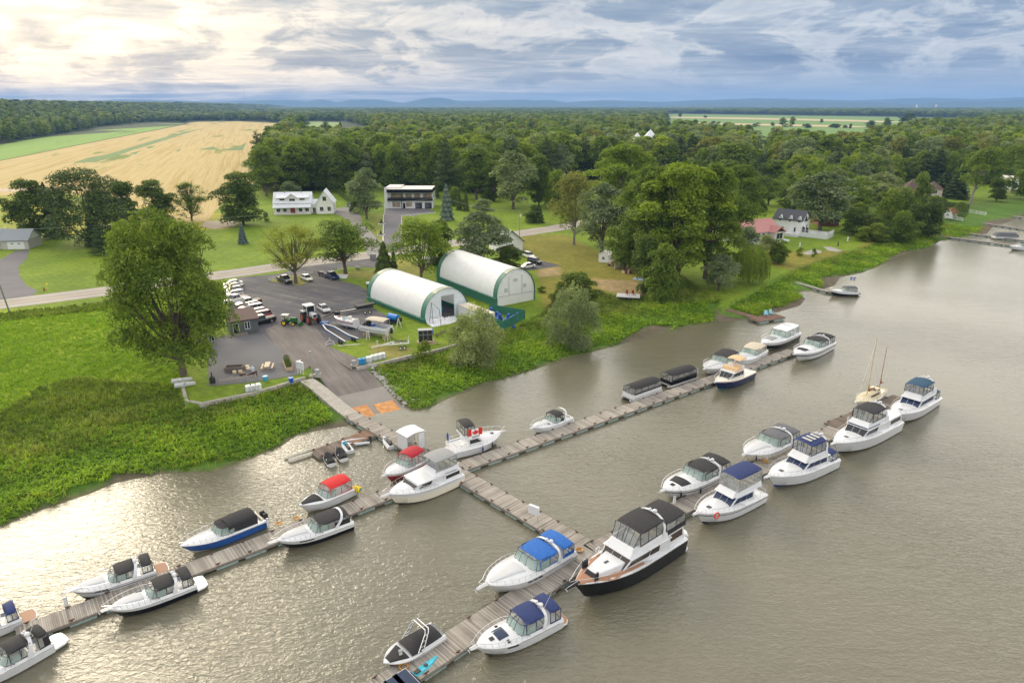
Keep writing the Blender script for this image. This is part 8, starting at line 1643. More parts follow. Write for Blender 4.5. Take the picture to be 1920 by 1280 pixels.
  cc = np.array(cc); wts = cc[:, 3] ** 2; idx_ = rg.choice(nt, n, p=wts / wts.sum()); d = rg.normal(size=(n, 3)); d /= np.linalg.norm(d, axis=1, keepdims=True); lr = np.stack([cc[idx_, 3], cc[idx_, 3], cc[idx_, 4]], 1); c = cc[idx_, :3] + d * lr * rg.uniform(.5, 1, n)[:, None]
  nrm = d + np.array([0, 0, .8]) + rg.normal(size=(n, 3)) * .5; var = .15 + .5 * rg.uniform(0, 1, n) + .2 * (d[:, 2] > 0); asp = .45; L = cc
 elif kind == 'weep':
  nst = 300; per = n // nst; th = rg.uniform(0, 2 * math.pi, nst); r0 = R_ * np.sqrt(rg.uniform(.02, 1, nst)); zt = H * (1 - .30 * (r0 / R_) ** 2) * rg.uniform(.86, 1.0, nst); ln = np.clip(zt - H * .06, 1, None) * rg.uniform(.65, 1.0, nst)
  f_ = np.tile(np.linspace(0, 1, per), nst); ii = np.repeat(np.arange(nst), per); c = np.stack([(r0[ii] + .10 * R_ * np.sin(f_ * 2)) * np.cos(th[ii]), (r0[ii] + .10 * R_ * np.sin(f_ * 2)) * np.sin(th[ii]), zt[ii] - ln[ii] * f_], 1) + rg.normal(size=(len(ii), 3)) * .10
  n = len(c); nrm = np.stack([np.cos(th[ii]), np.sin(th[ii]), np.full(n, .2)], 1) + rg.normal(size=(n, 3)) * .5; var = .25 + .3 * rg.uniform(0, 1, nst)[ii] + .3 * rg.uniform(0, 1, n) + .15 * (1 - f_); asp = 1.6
 sz = leaf * rg.uniform(.65, 1.35, n); v, q = leaf_quads(c, nrm, sz, asp, rg);
 if lean and kind == 'column': pass
 o = np_mesh('crown', v, q, LM[mtl], attr={'var': np.repeat(np.clip(var, 0, 1), 4)}); COL.objects.unlink(o)
 m = MB(); tr = trunk_r or max(.12, H * .018); top = H * (.72 if kind in ('round', 'vase', 'airy', 'oval') else .9)
 rr2 = random.Random(seed)
 m.tube([(0, 0, -.5), (0, 0, H * base * .6), (lean * H * .3 + rr2.uniform(-.02, .02) * H, rr2.uniform(-.02, .02) * H, H * (base + .18)), (lean * H * .7, 0, top)], [tr * 1.35, tr, tr * .75, tr * .2], n=8, caps=False)
 if kind in ('round', 'vase', 'airy', 'oval'):
  for k in range(min(limbs, len(L) - 2)):
   e = Vector(L[k, :3]); s_ = Vector((lean * H * .2, 0, H * (base * .75 + .16 * rr2.random()))); mid_ = s_.lerp(e, .5) + Vector((0, 0, -.03 * H)); m.tube([s_, mid_, e], [tr * .5, tr * .32, tr * .08], n=5, caps=False)
   if kind == 'airy':
    for _ in range(4): e2 = e + Vector((rr2.uniform(-1, 1), rr2.uniform(-1, 1), rr2.uniform(-.2, 1))) * R_ * .35; m.tube([mid_, mid_.lerp(e2, .5), e2], [tr * .25, tr * .15, .02], n=4, caps=False)
 me = m.build('trunk', bark or BARK); COL.objects.unlink(me)
 PROTO[key] = (o, me, H, Wd); return key
def plant_tree(key, loc, h, w_, label, cat='tree', name='tree', group=None, rz=None, stem=True):
 cr, tk_, H, W0 = PROTO[key]; t_ = bpy.data.objects.new(name, None); COL.objects.link(t_); t_.location = loc; t_.rotation_euler.z = random.uniform(0, 6.28) if rz is None else rz; t_.scale = (w_ / W0, w_ / W0, h / H)
 tag(t_, label, cat, group)
 for src in ((cr, tk_) if stem else (cr,)):
  c = bpy.data.objects.new(src.name.split('.')[0], src.data); COL.objects.link(c); c.parent = t_
 return t_
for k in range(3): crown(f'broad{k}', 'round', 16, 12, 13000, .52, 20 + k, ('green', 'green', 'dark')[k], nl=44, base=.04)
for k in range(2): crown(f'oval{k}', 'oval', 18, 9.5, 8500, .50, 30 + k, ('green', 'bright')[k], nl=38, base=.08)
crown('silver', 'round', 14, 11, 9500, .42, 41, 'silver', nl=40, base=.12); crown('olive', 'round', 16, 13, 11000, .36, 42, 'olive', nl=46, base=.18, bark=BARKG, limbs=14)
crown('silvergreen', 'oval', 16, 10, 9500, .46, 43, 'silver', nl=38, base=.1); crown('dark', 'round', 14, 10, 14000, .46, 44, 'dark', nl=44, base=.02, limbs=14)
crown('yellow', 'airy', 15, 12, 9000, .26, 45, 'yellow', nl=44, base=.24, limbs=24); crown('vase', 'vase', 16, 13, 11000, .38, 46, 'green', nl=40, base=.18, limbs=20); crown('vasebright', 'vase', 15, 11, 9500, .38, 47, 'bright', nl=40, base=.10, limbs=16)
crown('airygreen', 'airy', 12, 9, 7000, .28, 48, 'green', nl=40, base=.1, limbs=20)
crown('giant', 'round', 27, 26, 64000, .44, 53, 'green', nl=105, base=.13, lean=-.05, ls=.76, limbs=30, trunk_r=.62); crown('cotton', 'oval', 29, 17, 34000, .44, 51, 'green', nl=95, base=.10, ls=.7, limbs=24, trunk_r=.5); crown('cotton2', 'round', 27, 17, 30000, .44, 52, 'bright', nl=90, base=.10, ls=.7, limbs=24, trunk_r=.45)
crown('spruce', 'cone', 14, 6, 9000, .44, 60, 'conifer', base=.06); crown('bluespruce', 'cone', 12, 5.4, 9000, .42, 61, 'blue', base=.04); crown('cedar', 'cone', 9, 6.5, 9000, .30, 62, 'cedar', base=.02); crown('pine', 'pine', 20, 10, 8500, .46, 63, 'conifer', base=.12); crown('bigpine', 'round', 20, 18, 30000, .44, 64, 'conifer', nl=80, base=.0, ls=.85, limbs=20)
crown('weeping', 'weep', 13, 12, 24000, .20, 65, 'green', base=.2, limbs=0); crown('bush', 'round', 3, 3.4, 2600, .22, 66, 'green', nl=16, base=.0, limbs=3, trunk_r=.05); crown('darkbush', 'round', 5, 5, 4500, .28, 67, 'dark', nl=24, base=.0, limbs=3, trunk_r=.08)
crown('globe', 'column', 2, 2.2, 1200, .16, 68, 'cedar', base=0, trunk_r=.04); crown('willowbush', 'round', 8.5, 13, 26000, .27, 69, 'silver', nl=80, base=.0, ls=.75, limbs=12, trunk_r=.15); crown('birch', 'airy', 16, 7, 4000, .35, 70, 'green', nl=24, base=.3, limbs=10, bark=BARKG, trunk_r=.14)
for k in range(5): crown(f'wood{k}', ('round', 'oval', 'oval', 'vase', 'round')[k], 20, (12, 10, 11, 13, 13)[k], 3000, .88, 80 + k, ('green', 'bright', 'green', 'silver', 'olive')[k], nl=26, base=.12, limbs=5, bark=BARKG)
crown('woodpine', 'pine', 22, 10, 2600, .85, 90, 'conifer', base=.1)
def T(key, u, vb, vt, wpx, label, **k):
 p = P(u, vb); h = height_at(p, vt); w_ = wpx / FPX * depth((p.x, p.y, p.z + h * .5)) * (1.0 if key in ('giant', 'leantree', 'olive', 'globe', 'weeping') else 1.22); z = gh(p.x, p.y) if p.y < 250 else LZ
 return plant_tree(key, (p.x, p.y, z), h + (LZ - z), w_, label, **k)
T('giant', 344, 703, 396, 244, 'enormous green cottonwood with a thick trunk left of the marina patio', name='cottonwood_tree', rz=0)
T('yellow', 555, 531, 417, 100, 'airy yellow green tree beside the entrance sign', name='ash_tree'); T('vase', 648, 514, 410, 118, 'dark leafed spreading tree with two trunks on the grass island by the road'); T('cedar', 722, 523, 452, 46, 'pointed dark green cedar behind the nearer storage tent', name='cedar_tree'); T('cedar', 740, 520, 462, 18, 'narrow small cedar tucked behind the pointed dark cedar', name='cedar_tree')
T('vasebright', 790, 527, 408, 92, 'light green tree behind the nearer storage tent'); T('dark', 828, 505, 412, 46, 'dark slender tree between the light green tree and the grey green maple'); T('silvergreen', 900, 508, 396, 96, 'grey green maple behind the farther storage tent'); T('dark', 955, 510, 462, 60, 'dark bush like tree in front of the cottage with the green roof')
T('willowbush', 893, 671, 584, 98, 'rounded silver willow bush before the barrel pen', name='willow_bush', cat='bush'); T('willowbush', 1072, 637, 545, 86, 'upright silver willow bush on the reed bank', name='willow_bush', cat='bush'); T('dark', 1085, 578, 510, 72, 'dark green bushy tree behind the upright silver willow', rz=2); T('darkbush', 1050, 575, 530, 40, 'dark shrub left of the dark bushy tree behind the willow', name='shrub', cat='bush')
T('bush', 797, 670, 640, 34, 'bright green shrub at the lawn edge before the crate rack', name='shrub', cat='bush'); T('bush', 1016, 548, 537, 16, 'small dark shrub on the lawn right of the farther storage tent', name='shrub', cat='bush')
T('silvergreen', 688, 411, 314, 64, 'tall grey green tree with pale trunk between farmhouse and modern house', rz=.5); T('dark', 672, 400, 332, 36, 'dark tree just left of the tall grey green tree'); T('bluespruce', 838, 413, 345, 27, 'tall blue spruce right of the modern house', name='spruce_tree'); T('silver', 905, 410, 373, 40, 'small silver leafed tree on the lawn right of the blue spruce'); T('broad1', 790, 362, 324, 30, 'round bright tree behind the modern house roof'); T('cedar', 817, 372, 332, 16, 'narrow dark conifer at the corner of the modern house', name='cedar_tree')
T('cedar', 861, 394, 352, 14, 'narrow dark cedar, left of the pair behind the blue spruce', name='cedar_tree'); T('cedar', 874, 396, 356, 14, 'narrow dark cedar, right of the pair behind the blue spruce', name='cedar_tree'); T('broad0', 852, 385, 350, 26, 'low green tree between modern house and cedar pair')
T('broad2', 457, 422, 322, 86, 'large dark green tree left of the farmhouse', rz=3); T('bluespruce', 456, 457, 418, 19, 'small blue spruce on the lawn below the large dark tree', name='spruce_tree'); T('bush', 500, 415, 398, 14, 'dark shrub at the left corner of the farmhouse', name='shrub', cat='bush'); T('silver', 545, 372, 340, 34, 'pale rounded tree peeking over the farmhouse roof')
T('broad2', 66, 448, 335, 80, 'dark round tree behind the grey bungalow, leftmost of the tree row'); T('spruce', 102, 447, 341, 32, 'slender dark spruce in the row right of the leftmost round tree', name='spruce_tree'); T('bigpine', 172, 458, 316, 118, 'massive dark pine in the middle of the tree row', name='pine_tree'); T('dark', 240, 440, 338, 54, 'dark tree between the massive pine and the round maple'); T('broad2', 298, 420, 336, 66, 'round dark maple near the right end of the row', rz=1.4)
T('airygreen', 360, 414, 339, 60, 'thin airy tree at the right end of the tree row by the field'); T('pine', 196, 478, 418, 44, 'young pine in front of the massive dark pine', name='pine_tree'); T('spruce', 182, 462, 380, 36, 'grey dark spruce before the massive pine', name='spruce_tree')
T('olive', 1076, 459, 321, 108, 'olive grey tree with a stout trunk beside the road'); T('silvergreen', 1128, 478, 342, 92, 'grey green tree right of the olive tree', rz=2); T('cotton', 1215, 520, 305, 120, 'tall cottonwood, left one of the giant group above the water'); T('cotton2', 1268, 530, 299, 150, 'tallest cottonwood in the middle of the giant group above the water', rz=.7); T('cotton', 1322, 522, 300, 120, 'tall cottonwood, right one of the giant group above the water', rz=2.2)
T('cotton2', 1165, 430, 266, 120, 'big light green tree standing behind the giant group'); T('broad0', 1240, 560, 455, 70, 'green tree filling the foot of the giant group', rz=1); T('broad0', 1180, 505, 390, 74, 'low spreading green tree at the left foot of the giant group'); T('dark', 1215, 548, 440, 60, 'dark green tree in the shade under the giant group'); T('cotton', 1378, 440, 305, 88, 'tall green tree right behind the giant group', rz=4); T('broad1', 1370, 345, 268, 100, 'broad light crowned tree behind the giant group')
T('weeping', 1404, 530, 456, 66, 'weeping willow with hanging curtains of leaves near the water', name='weeping_willow'); T('silver', 1400, 480, 424, 44, 'silver leafed maple covering the corner of the cottage with the red roof'); T('silver', 1432, 492, 440, 34, 'smaller silver leafed tree right of the weeping willow'); T('broad0', 1458, 494, 448, 38, 'small round green tree below the cottage with the red roof'); T('silvergreen', 1347, 545, 475, 66, 'grey green tree left of the weeping willow', rz=3)
T('bush', 1499, 480, 464, 12, 'small shrub beside the stony patch', name='shrub', cat='bush'); T('bush', 1525, 482, 466, 10, 'small pale shrub in front of the stony patch', name='shrub', cat='bush'); T('silvergreen', 1536, 432, 320, 106, 'large dark silver maple beside the long white house', rz=5); T('broad0', 1600, 415, 330, 60, 'green tree right behind the large silver maple'); T('silvergreen', 1645, 400, 322, 84, 'dense grey green maple left of the brown roofed house', rz=1); T('birch', 1600, 430, 378, 40, 'bare branched pale tree in the thicket beside the lawn')
T('broad0', 1722, 398, 322, 34, 'leaning bright tree in front of the brown roofed house'); T('broad2', 1710, 440, 381, 44, 'round dark green shrub tree at the lawn edge, left of the pair'); T('broad2', 1742, 440, 367, 52, 'round dark green shrub tree at the lawn edge, right of the pair', rz=2); T('broad0', 1662, 432, 352, 50, 'full green tree in the thicket between lawn and brown roofed house'); T('airygreen', 1630, 440, 400, 60, 'low loose tree in the thicket beside the deck'); T('broad0', 1640, 452, 418, 44, 'low bush at the foot of the thicket'); T('broad0', 1690, 425, 350, 40, 'slender green tree of the thicket right of centre')
crown('leantree', 'round', 18, 14, 9000, .5, 75, 'green', nl=34, base=.32, limbs=16, lean=.16, bark=BARKG); T('leantree', 1820, 382, 275, 92, 'leaning grey green tree with bare trunk on the right hand lawn', rz=0); T('dark', 1868, 375, 334, 32, 'small dark young tree on the right hand lawn'); T('leantree', 1896, 362, 272, 76, 'tall loose tree near the right edge above the lawn', rz=1); T('broad0', 1925, 372, 290, 70, 'green tree cut by the right edge'); T('spruce', 1790, 372, 322, 50, 'dark spruce behind the right hand lawn', name='spruce_tree'); T('spruce', 1768, 368, 318, 44, 'dark spruce beside the brown roofed house', name='spruce_tree')
T('globe', 1797, 410, 379, 27, 'round clipped cedar before the orange roofed shed', name='cedar_tree'); T('cedar', 1010, 418, 380, 24, 'clipped dark conifer by the road, right of the pole', name='cedar_tree'); T('darkbush', 1000, 418, 385, 34, 'dark thicket beside the clipped conifer', name='shrub', cat='bush')
for i, (u, v, l_) in enumerate(((1472, 392, 'narrow column cedar, left of three behind the white house'), (1480, 392, 'narrow column cedar, middle of three behind the white house'), (1488, 392, 'narrow column cedar, right of three behind the white house'))): T('cedar', u, v, v - 20, 8, l_, name='cedar_tree')
for u, v, vt, w_, k, l_ in ((893, 374, 272, 66, 'oval0', 'tall rounded green tree right of the dark pine by the modern house'), (962, 392, 282, 78, 'silvergreen', 'tall grey green tree left of the clipped dark conifer'), (1010, 385, 290, 50, 'broad2', 'dark tall tree behind the clipped dark conifer'), (1045, 392, 318, 50, 'broad0', 'green tree at the road behind the olive tree'), (838, 368, 252, 50, 'pine', 'very tall dark pine behind the modern house'), (925, 378, 300, 50, 'dark', 'dark tree between the two tall trees near the pole'), (560, 362, 268, 60, 'oval0', 'tall dense tree directly behind the farmhouse'), (640, 360, 262, 60, 'broad2', 'dark tall tree behind the farmhouse gable'), (500, 368, 270, 60, 'oval0', 'tall tree at the left front corner of the wood'), (745, 356, 268, 56, 'broad0', 'green tree left behind the modern house'),
  (1690, 450, 395, 50, 'broad0', 'full green tree at the foot of the lawn thicket'), (1600, 440, 390, 46, 'broad2', 'dark round tree at the left of the lawn thicket'), (1500, 372, 318, 60, 'broad2', 'dark round tree behind the long white house'), (1940, 340, 262, 90, 'oval0', 'tall tree leaving the frame at the right'),(1450, 352, 300, 60, 'broad1', 'bright round tree left of the village clearing'), (1475, 325, 285, 60, 'broad2', 'dark round tree above the village clearing'), (1520, 395, 345, 50, 'broad0', 'green tree touching the roof of the long white house'), (1565, 352, 300, 70, 'oval0', 'tall green tree behind the silver maple'), (1510, 350, 305, 60, 'silver', 'grey leafed tree before the village clearing'), (1620, 345, 295, 66, 'broad0', 'broad green tree between silver maple and brown roofed house'), (1585, 372, 325, 50, 'oval1', 'bright slender tree right behind the silver maple'),
  (1680, 345, 300, 60, 'broad2', 'dark tree behind the brown roof'), (1760, 335, 285, 64, 'silvergreen', 'grey green tree above the brown roofed house'), (1840, 340, 282, 70, 'broad2', 'dark broad tree behind the leaning tree'), (1900, 320, 262, 80, 'broad0', 'broad green tree high at the right edge'), (1545, 318, 280, 56, 'pine', 'dark pine at the edge of the far field'), (1655, 452, 425, 30, 'darkbush', 'dark low shrub at the foot of the lawn thicket'), (1620, 452, 425, 34, 'broad1', 'bright low shrub left of the lawn thicket'), (1440, 385, 335, 60, 'vase', 'spreading tree above the cottage with the red roof'), (1418, 395, 330, 56, 'dark', 'dark tree right behind the giant group'), (1470, 385, 372, 24, 'bush', 'small green bush in the village clearing')): T(k, u, v, vt, w_, l_)
rr = random.Random(2)
pq = PLANTER.matrix_basis
for k, x in enumerate((-1.4, 0, 1.4)):
 q = pq @ Vector((x, 0, .45)); plant_tree('globe', (q.x, q.y, q.z), 1.2, 1.1, ('round clipped shrub in the planter, nearest the water', 'round clipped shrub in the middle of the planter', 'round clipped shrub in the planter, farthest from the water')[k], cat='bush', name='shrub')
for k, (u, v, l_) in enumerate(((715, 419, 'dwarf conifer in the upper white edged bed left of the modern driveway'), (714, 440, 'dwarf conifer in the middle bed left of the modern driveway'), (707, 456, 'dwarf conifer in the lowest bed left of the modern driveway'), (760, 419, 'dwarf conifer in the bed right of the modern driveway'))): T('cedar', u, v, v - 9, 6, l_, name='cedar_tree')
for k, (u, v) in enumerate(((716, 420), (715, 441), (709, 457), (762, 420), (775, 405))):
 q = P(u, v); m = MB(); m.box((0, 0, 0), (2.6, 2.2, .25)); m.box((0, 0, .25), (2.2, 1.8, .03), 1); tag(m.build('flower_bed', [WHITE, MATS['soil']], loc=(q.x, q.y, LZ), smooth=0), ('white edged bed, uppermost left of the modern driveway', 'white edged bed, middle left of the modern driveway', 'white edged bed, lowest left of the modern driveway', 'white edged bed right of the modern driveway', 'white edged bed before the garage doors')[k], 'flower bed')
def hedge(label, px, w_, h, n=5000, mtl='cedar'):
 pts = PP(px); rg = np.random.default_rng(n); seg = [(a, b_) for a, b_ in zip(pts[:-1], pts[1:])]; ln = np.array([(b_ - a).length for a, b_ in seg]); ii = rg.choice(len(seg), n, p=ln / ln.sum()); u = rg.uniform(0, 1, n); c = np.array([np.array(seg[i][0]) * (1 - t_) + np.array(seg[i][1]) * t_ for i, t_ in zip(ii, u)]); dirs = np.array([np.array((seg[i][1] - seg[i][0]).normalized()) for i in ii]); nr = np.stack([-dirs[:, 1], dirs[:, 0], np.zeros(n)], 1)
 face = rg.uniform(0, 1, n); a = np.where(face < .4, -1, np.where(face < .8, 1, rg.uniform(-1, 1, n))) * w_ / 2 * rg.uniform(.9, 1.05, n); z = np.where(face < .8, rg.uniform(0, 1, n), 1) * h; o0 = np.array(pts[0]); c = c + nr * a[:, None]; c[:, 2] = z + LZ
 nrm = nr * a[:, None] + rg.normal(size=(n, 3)) * .6 + np.array([0, 0, .6]); v, q = leaf_quads(c - o0, nrm, .3 * rg.uniform(.7, 1.3, n), .6, rg); o = np_mesh('hedge', v, q, LM[mtl], attr={'var': np.repeat(rg.uniform(.1, .8, n), 4)}); o.location = o0; tag(o, label, 'hedge'); return o
hedge('low dark hedge running behind the farmhouse drive', [(636, 363), (668, 390)], 1.6, 2.0); hedge('tall clipped dark hedge behind the round cedar', [(1765, 393), (1812, 399)], 2.6, 3.4, 7000); hedge('cedar hedge at the back right of the modern house', [(840, 385), (870, 388)], 2.5, 3.0)
# --- woods
def pxy(x, y, z=LZ):
 d = y * math.cos(PITCH) + (CAMH - z) * math.sin(PITCH); up = y * math.sin(PITCH) - (CAMH - z) * math.cos(PITCH); return 960 + FPX * x / d, 640 - FPX * up / d
WOODS = [[(482, 362), (700, 352), (760, 350), (850, 358), (950, 364), (1005, 352), (1080, 340), (1180, 335), (1330, 345), (1400, 335), (1420, 318), (1395, 290), (1425, 268), (1560, 262), (1440, 243), (1330, 237), (1250, 231), (1245, 214), (1240, 203), (700, 203), (560, 203), (530, 230), (548, 236), (525, 268), (503, 300)],
   [(1425, 268), (1445, 300), (1440, 325), (1470, 335), (1475, 385), (1500, 392), (1560, 385), (1660, 370), (1690, 340), (1780, 345), (1810, 345), (1960, 350), (2060, 340), (2060, 203), (1845, 203), (1850, 226), (1700, 234), (1645, 240), (1560, 266), (1540, 270), (1440, 242)],
   [(-300, 300), (-100, 283), (0, 270), (90, 255), (200, 238), (270, 231.5), (345, 230), (362, 227), (345, 203), (-300, 203)], [(362, 227), (450, 226.5), (530, 230), (560, 203), (345, 203)], [(1245, 213), (1400, 214.5), (1700, 218.5), (1850, 222), (1850, 203), (1245, 203)]]
CLEAR = [[(550, 240), (575, 226), (640, 228), (700, 240), (715, 256), (702, 279), (585, 280), (550, 262)], [(1090, 300), (1240, 300), (1240, 318), (1180, 322), (1100, 315)], [(1435, 355), (1500, 358), (1500, 335), (1435, 335)], [(1680, 378), (1790, 378), (1790, 352), (1690, 352)], [(1245, 228), (1440, 241), (1640, 236), (1850, 226), (1850, 238), (1700, 254), (1650, 268), (1605, 300), (1540, 308), (1440, 288), (1330, 266), (1245, 256)]]
rg = np.random.default_rng(11)
def samples(y0, y1, sp, jit=.42):
 yy = np.arange(y0, y1, sp); out_ = []
 for k, y in enumerate(yy):
  xm = y * .80 + 40; x = np.arange(-xm, xm, sp) + (k % 2) * sp / 2; out_.append(np.stack([x + rg.uniform(-jit, jit, len(x)) * sp, y + rg.uniform(-jit, jit, len(x)) * sp], 1))
 pts = np.concatenate(out_); u, v = pxy(pts[:, 0], pts[:, 1]); m_ = np.zeros(len(pts), bool)
 for w_ in WOODS: m_ |= inpoly(u, v, w_)
 for c_ in CLEAR: m_ &= ~inpoly(u, v, c_)
 m_ &= (u > -90) & (u < 2010) & (v > 203.6); return pts[m_]
near = samples(285, 700, 8.6); mid_ = samples(700, 1700, 11.5); far = samples(1700, 3600, 26); vfar = samples(3600, 9000, 75, .5)
near = near[np.argsort(near[:, 1])]
for hx, hy, rad_ in [(P(1205, 300).x, P(1205, 300).y, 22), (P(770, 391).x, P(770, 391).y + 6, 16), (P(1725, 378).x, P(1725, 378).y + 6, 22), (P(1552, 424).x, P(1552, 424).y, 12), (P(1475, 437).x, P(1475, 437).y + 4, 16)]: near = near[np.hypot(near[:, 0] - hx, near[:, 1] - hy) > rad_]
NI = 285
ind = near[:NI]; rest = near[NI:]
keys = ['wood0', 'wood1', 'wood2', 'wood3', 'wood4', 'woodpine']; rr = random.Random(77)
detail = {'wood0': 'broad0', 'wood1': 'oval1', 'wood2': 'broad0', 'wood3': 'silvergreen', 'wood4': 'broad1', 'woodpine': 'pine'}
for i, (x, y) in enumerate(ind):
 k = rr.choices(keys, [5, 4, 5, 5, 2, 3])[0]; village = x > 100; lab = {'wood0': 'round green tree', 'wood1': 'bright green tree', 'wood2': 'full green tree', 'wood3': 'grey green tree', 'wood4': 'green tree', 'woodpine': 'tall dark pine'}[k]
 h = (rr.uniform(13, 20) if village else rr.uniform(18, 28)) * (1.1 if k == 'woodpine' else 1)
 kk = detail[k] if i < 150 else k
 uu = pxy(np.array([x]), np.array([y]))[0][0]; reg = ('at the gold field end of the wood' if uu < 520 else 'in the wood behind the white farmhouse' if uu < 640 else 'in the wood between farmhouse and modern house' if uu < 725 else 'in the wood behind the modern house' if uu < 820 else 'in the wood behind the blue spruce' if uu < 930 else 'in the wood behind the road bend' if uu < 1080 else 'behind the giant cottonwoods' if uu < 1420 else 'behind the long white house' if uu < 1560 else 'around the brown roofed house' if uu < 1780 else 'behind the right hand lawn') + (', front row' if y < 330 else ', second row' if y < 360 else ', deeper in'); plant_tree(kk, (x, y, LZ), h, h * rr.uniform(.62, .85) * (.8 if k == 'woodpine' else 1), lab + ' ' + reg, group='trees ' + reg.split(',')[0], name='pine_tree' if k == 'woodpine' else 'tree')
def wood_stuff(name, label, pts, hs, ws, weights, keys_=keys):
 n = len(pts); me = bpy.data.meshes.new(name); me.vertices.add(n); me.vertices.foreach_set('co', np.c_[pts, LZ + rise(pts[:, 0], pts[:, 1])].astype(np.float32).ravel()); me.update()
 hh = rg.uniform(*hs, n); ww = hh * rg.uniform(*ws, n); ki = rg.choice(len(keys_), n, p=np.array(weights) / sum(weights)); H0 = np.array([PROTO[k][2] for k in keys_])[ki]; W0_ = np.array([PROTO[k][3] for k in keys_])[ki]
 a = me.attributes.new('sc', 'FLOAT_VECTOR', 'POINT'); a.data.foreach_set('vector', np.stack([ww / W0_, ww / W0_, hh / H0], 1).astype(np.float32).ravel()); a = me.attributes.new('ki', 'INT', 'POINT'); a.data.foreach_set('value', ki.astype(np.int32)); a = me.attributes.new('rz', 'FLOAT_VECTOR', 'POINT'); a.data.foreach_set('vector', np.stack([np.zeros(n), np.zeros(n), rg.uniform(0, 6.28, n)], 1).astype(np.float32).ravel())
 o = bpy.data.objects.new(name, me); COL.objects.link(o); tag(o, label, 'trees', kind='stuff')
 g = bpy.data.node_groups.new(name + '_scatter', 'GeometryNodeTree'); g.interface.new_socket('Geometry', in_out='INPUT', socket_type='NodeSocketGeometry'); g.interface.new_socket('Geometry', in_out='OUTPUT', socket_type='NodeSocketGeometry')
 N = g.nodes; Lk = g.links; gi = N.new('NodeGroupInput'); go = N.new('NodeGroupOutput'); ip = N.new('GeometryNodeInstanceOnPoints'); jg = N.new('GeometryNodeJoinGeometry')
 for k in reversed(keys_): oi = N.new('GeometryNodeObjectInfo'); oi.inputs['Object'].default_value = PROTO[k][0]; oi.inputs['As Instance'].default_value = True; Lk.new(oi.outputs['Geometry'], jg.inputs[0])
 def attr(nm, ty): q = N.new('GeometryNodeInputNamedAttribute'); q.data_type = ty; q.inputs['Name'].default_value = nm; return [s for s in q.outputs if s.enabled and s.name == 'Attribute'][0]
 Lk.new(gi.outputs[0], ip.inputs['Points']); Lk.new(jg.outputs[0], ip.inputs['Instance']); ip.inputs['Pick Instance'].default_value = True; Lk.new(attr('ki', 'INT'), ip.inputs['Instance Index']); Lk.new(attr('rz', 'FLOAT_VECTOR'), ip.inputs['Rotation']); Lk.new(attr('sc', 'FLOAT_VECTOR'), ip.inputs['Scale']); Lk.new(ip.outputs[0], go.inputs[0])
 md = o.modifiers.new('scatter', 'NODES'); md.node_group = g; return o
print('TREES', len(near), len(mid_), len(far), len(vfar))
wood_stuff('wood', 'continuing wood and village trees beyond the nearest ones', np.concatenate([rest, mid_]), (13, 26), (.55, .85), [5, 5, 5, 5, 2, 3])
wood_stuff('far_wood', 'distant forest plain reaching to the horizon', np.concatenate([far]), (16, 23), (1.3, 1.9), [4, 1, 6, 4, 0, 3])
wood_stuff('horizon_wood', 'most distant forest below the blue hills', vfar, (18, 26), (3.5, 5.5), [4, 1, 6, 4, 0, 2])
for i, (u, v, vt, w_, l_) in enumerate(((1275, 220, 207, 7, 'lone tree in the far green field, left'), (1322, 221, 217, 7, 'small dark tree in the far green field beside the lone tree'), (1540, 230, 223, 7, 'dark lone tree in the middle of the far green field'), (1467, 237, 220, 14, 'tree clump in the far field, left of centre'), (1485, 237, 218, 11, 'slim tree right of the far tree clump'), (1632, 240, 226, 18, 'round dark tree at the edge of the far field'), (1662, 238, 220, 15, 'tree at the right end of the far field edge'), (1700, 234, 212, 28, 'big tree group at the right end of the far field'), (1594, 241, 232, 6, 'small bush tree at the far field edge'),
  (612, 250, 225, 22, 'conifer standing in the sandy clearing', ), (640, 262, 228, 17, 'pointed conifer at the near edge of the sandy clearing'), (565, 240, 214, 24, 'trees left of the sandy clearing'), (715, 246, 213, 34, 'bright light green tree right of the sandy clearing'))):
 T(('broad0', 'dark', 'dark', 'oval0', 'oval0', 'broad2', 'broad0', 'broad2', 'dark', 'pine', 'spruce', 'broad0', 'oval1')[i], u, v, vt, w_, l_)
rr = random.Random(41)
for i in range(16):
 u = rr.uniform(1300, 1600); T(rr.choice(['bush', 'darkbush', 'dark']), u, 233 + (u - 1300) * .022 + rr.uniform(-1, 3), 229 + (u - 1300) * .02 + rr.uniform(-3, 1), rr.uniform(8, 14), 'low shrub in the hedge line across the far green field', name='shrub', cat='bush', group='hedge line of the far field')
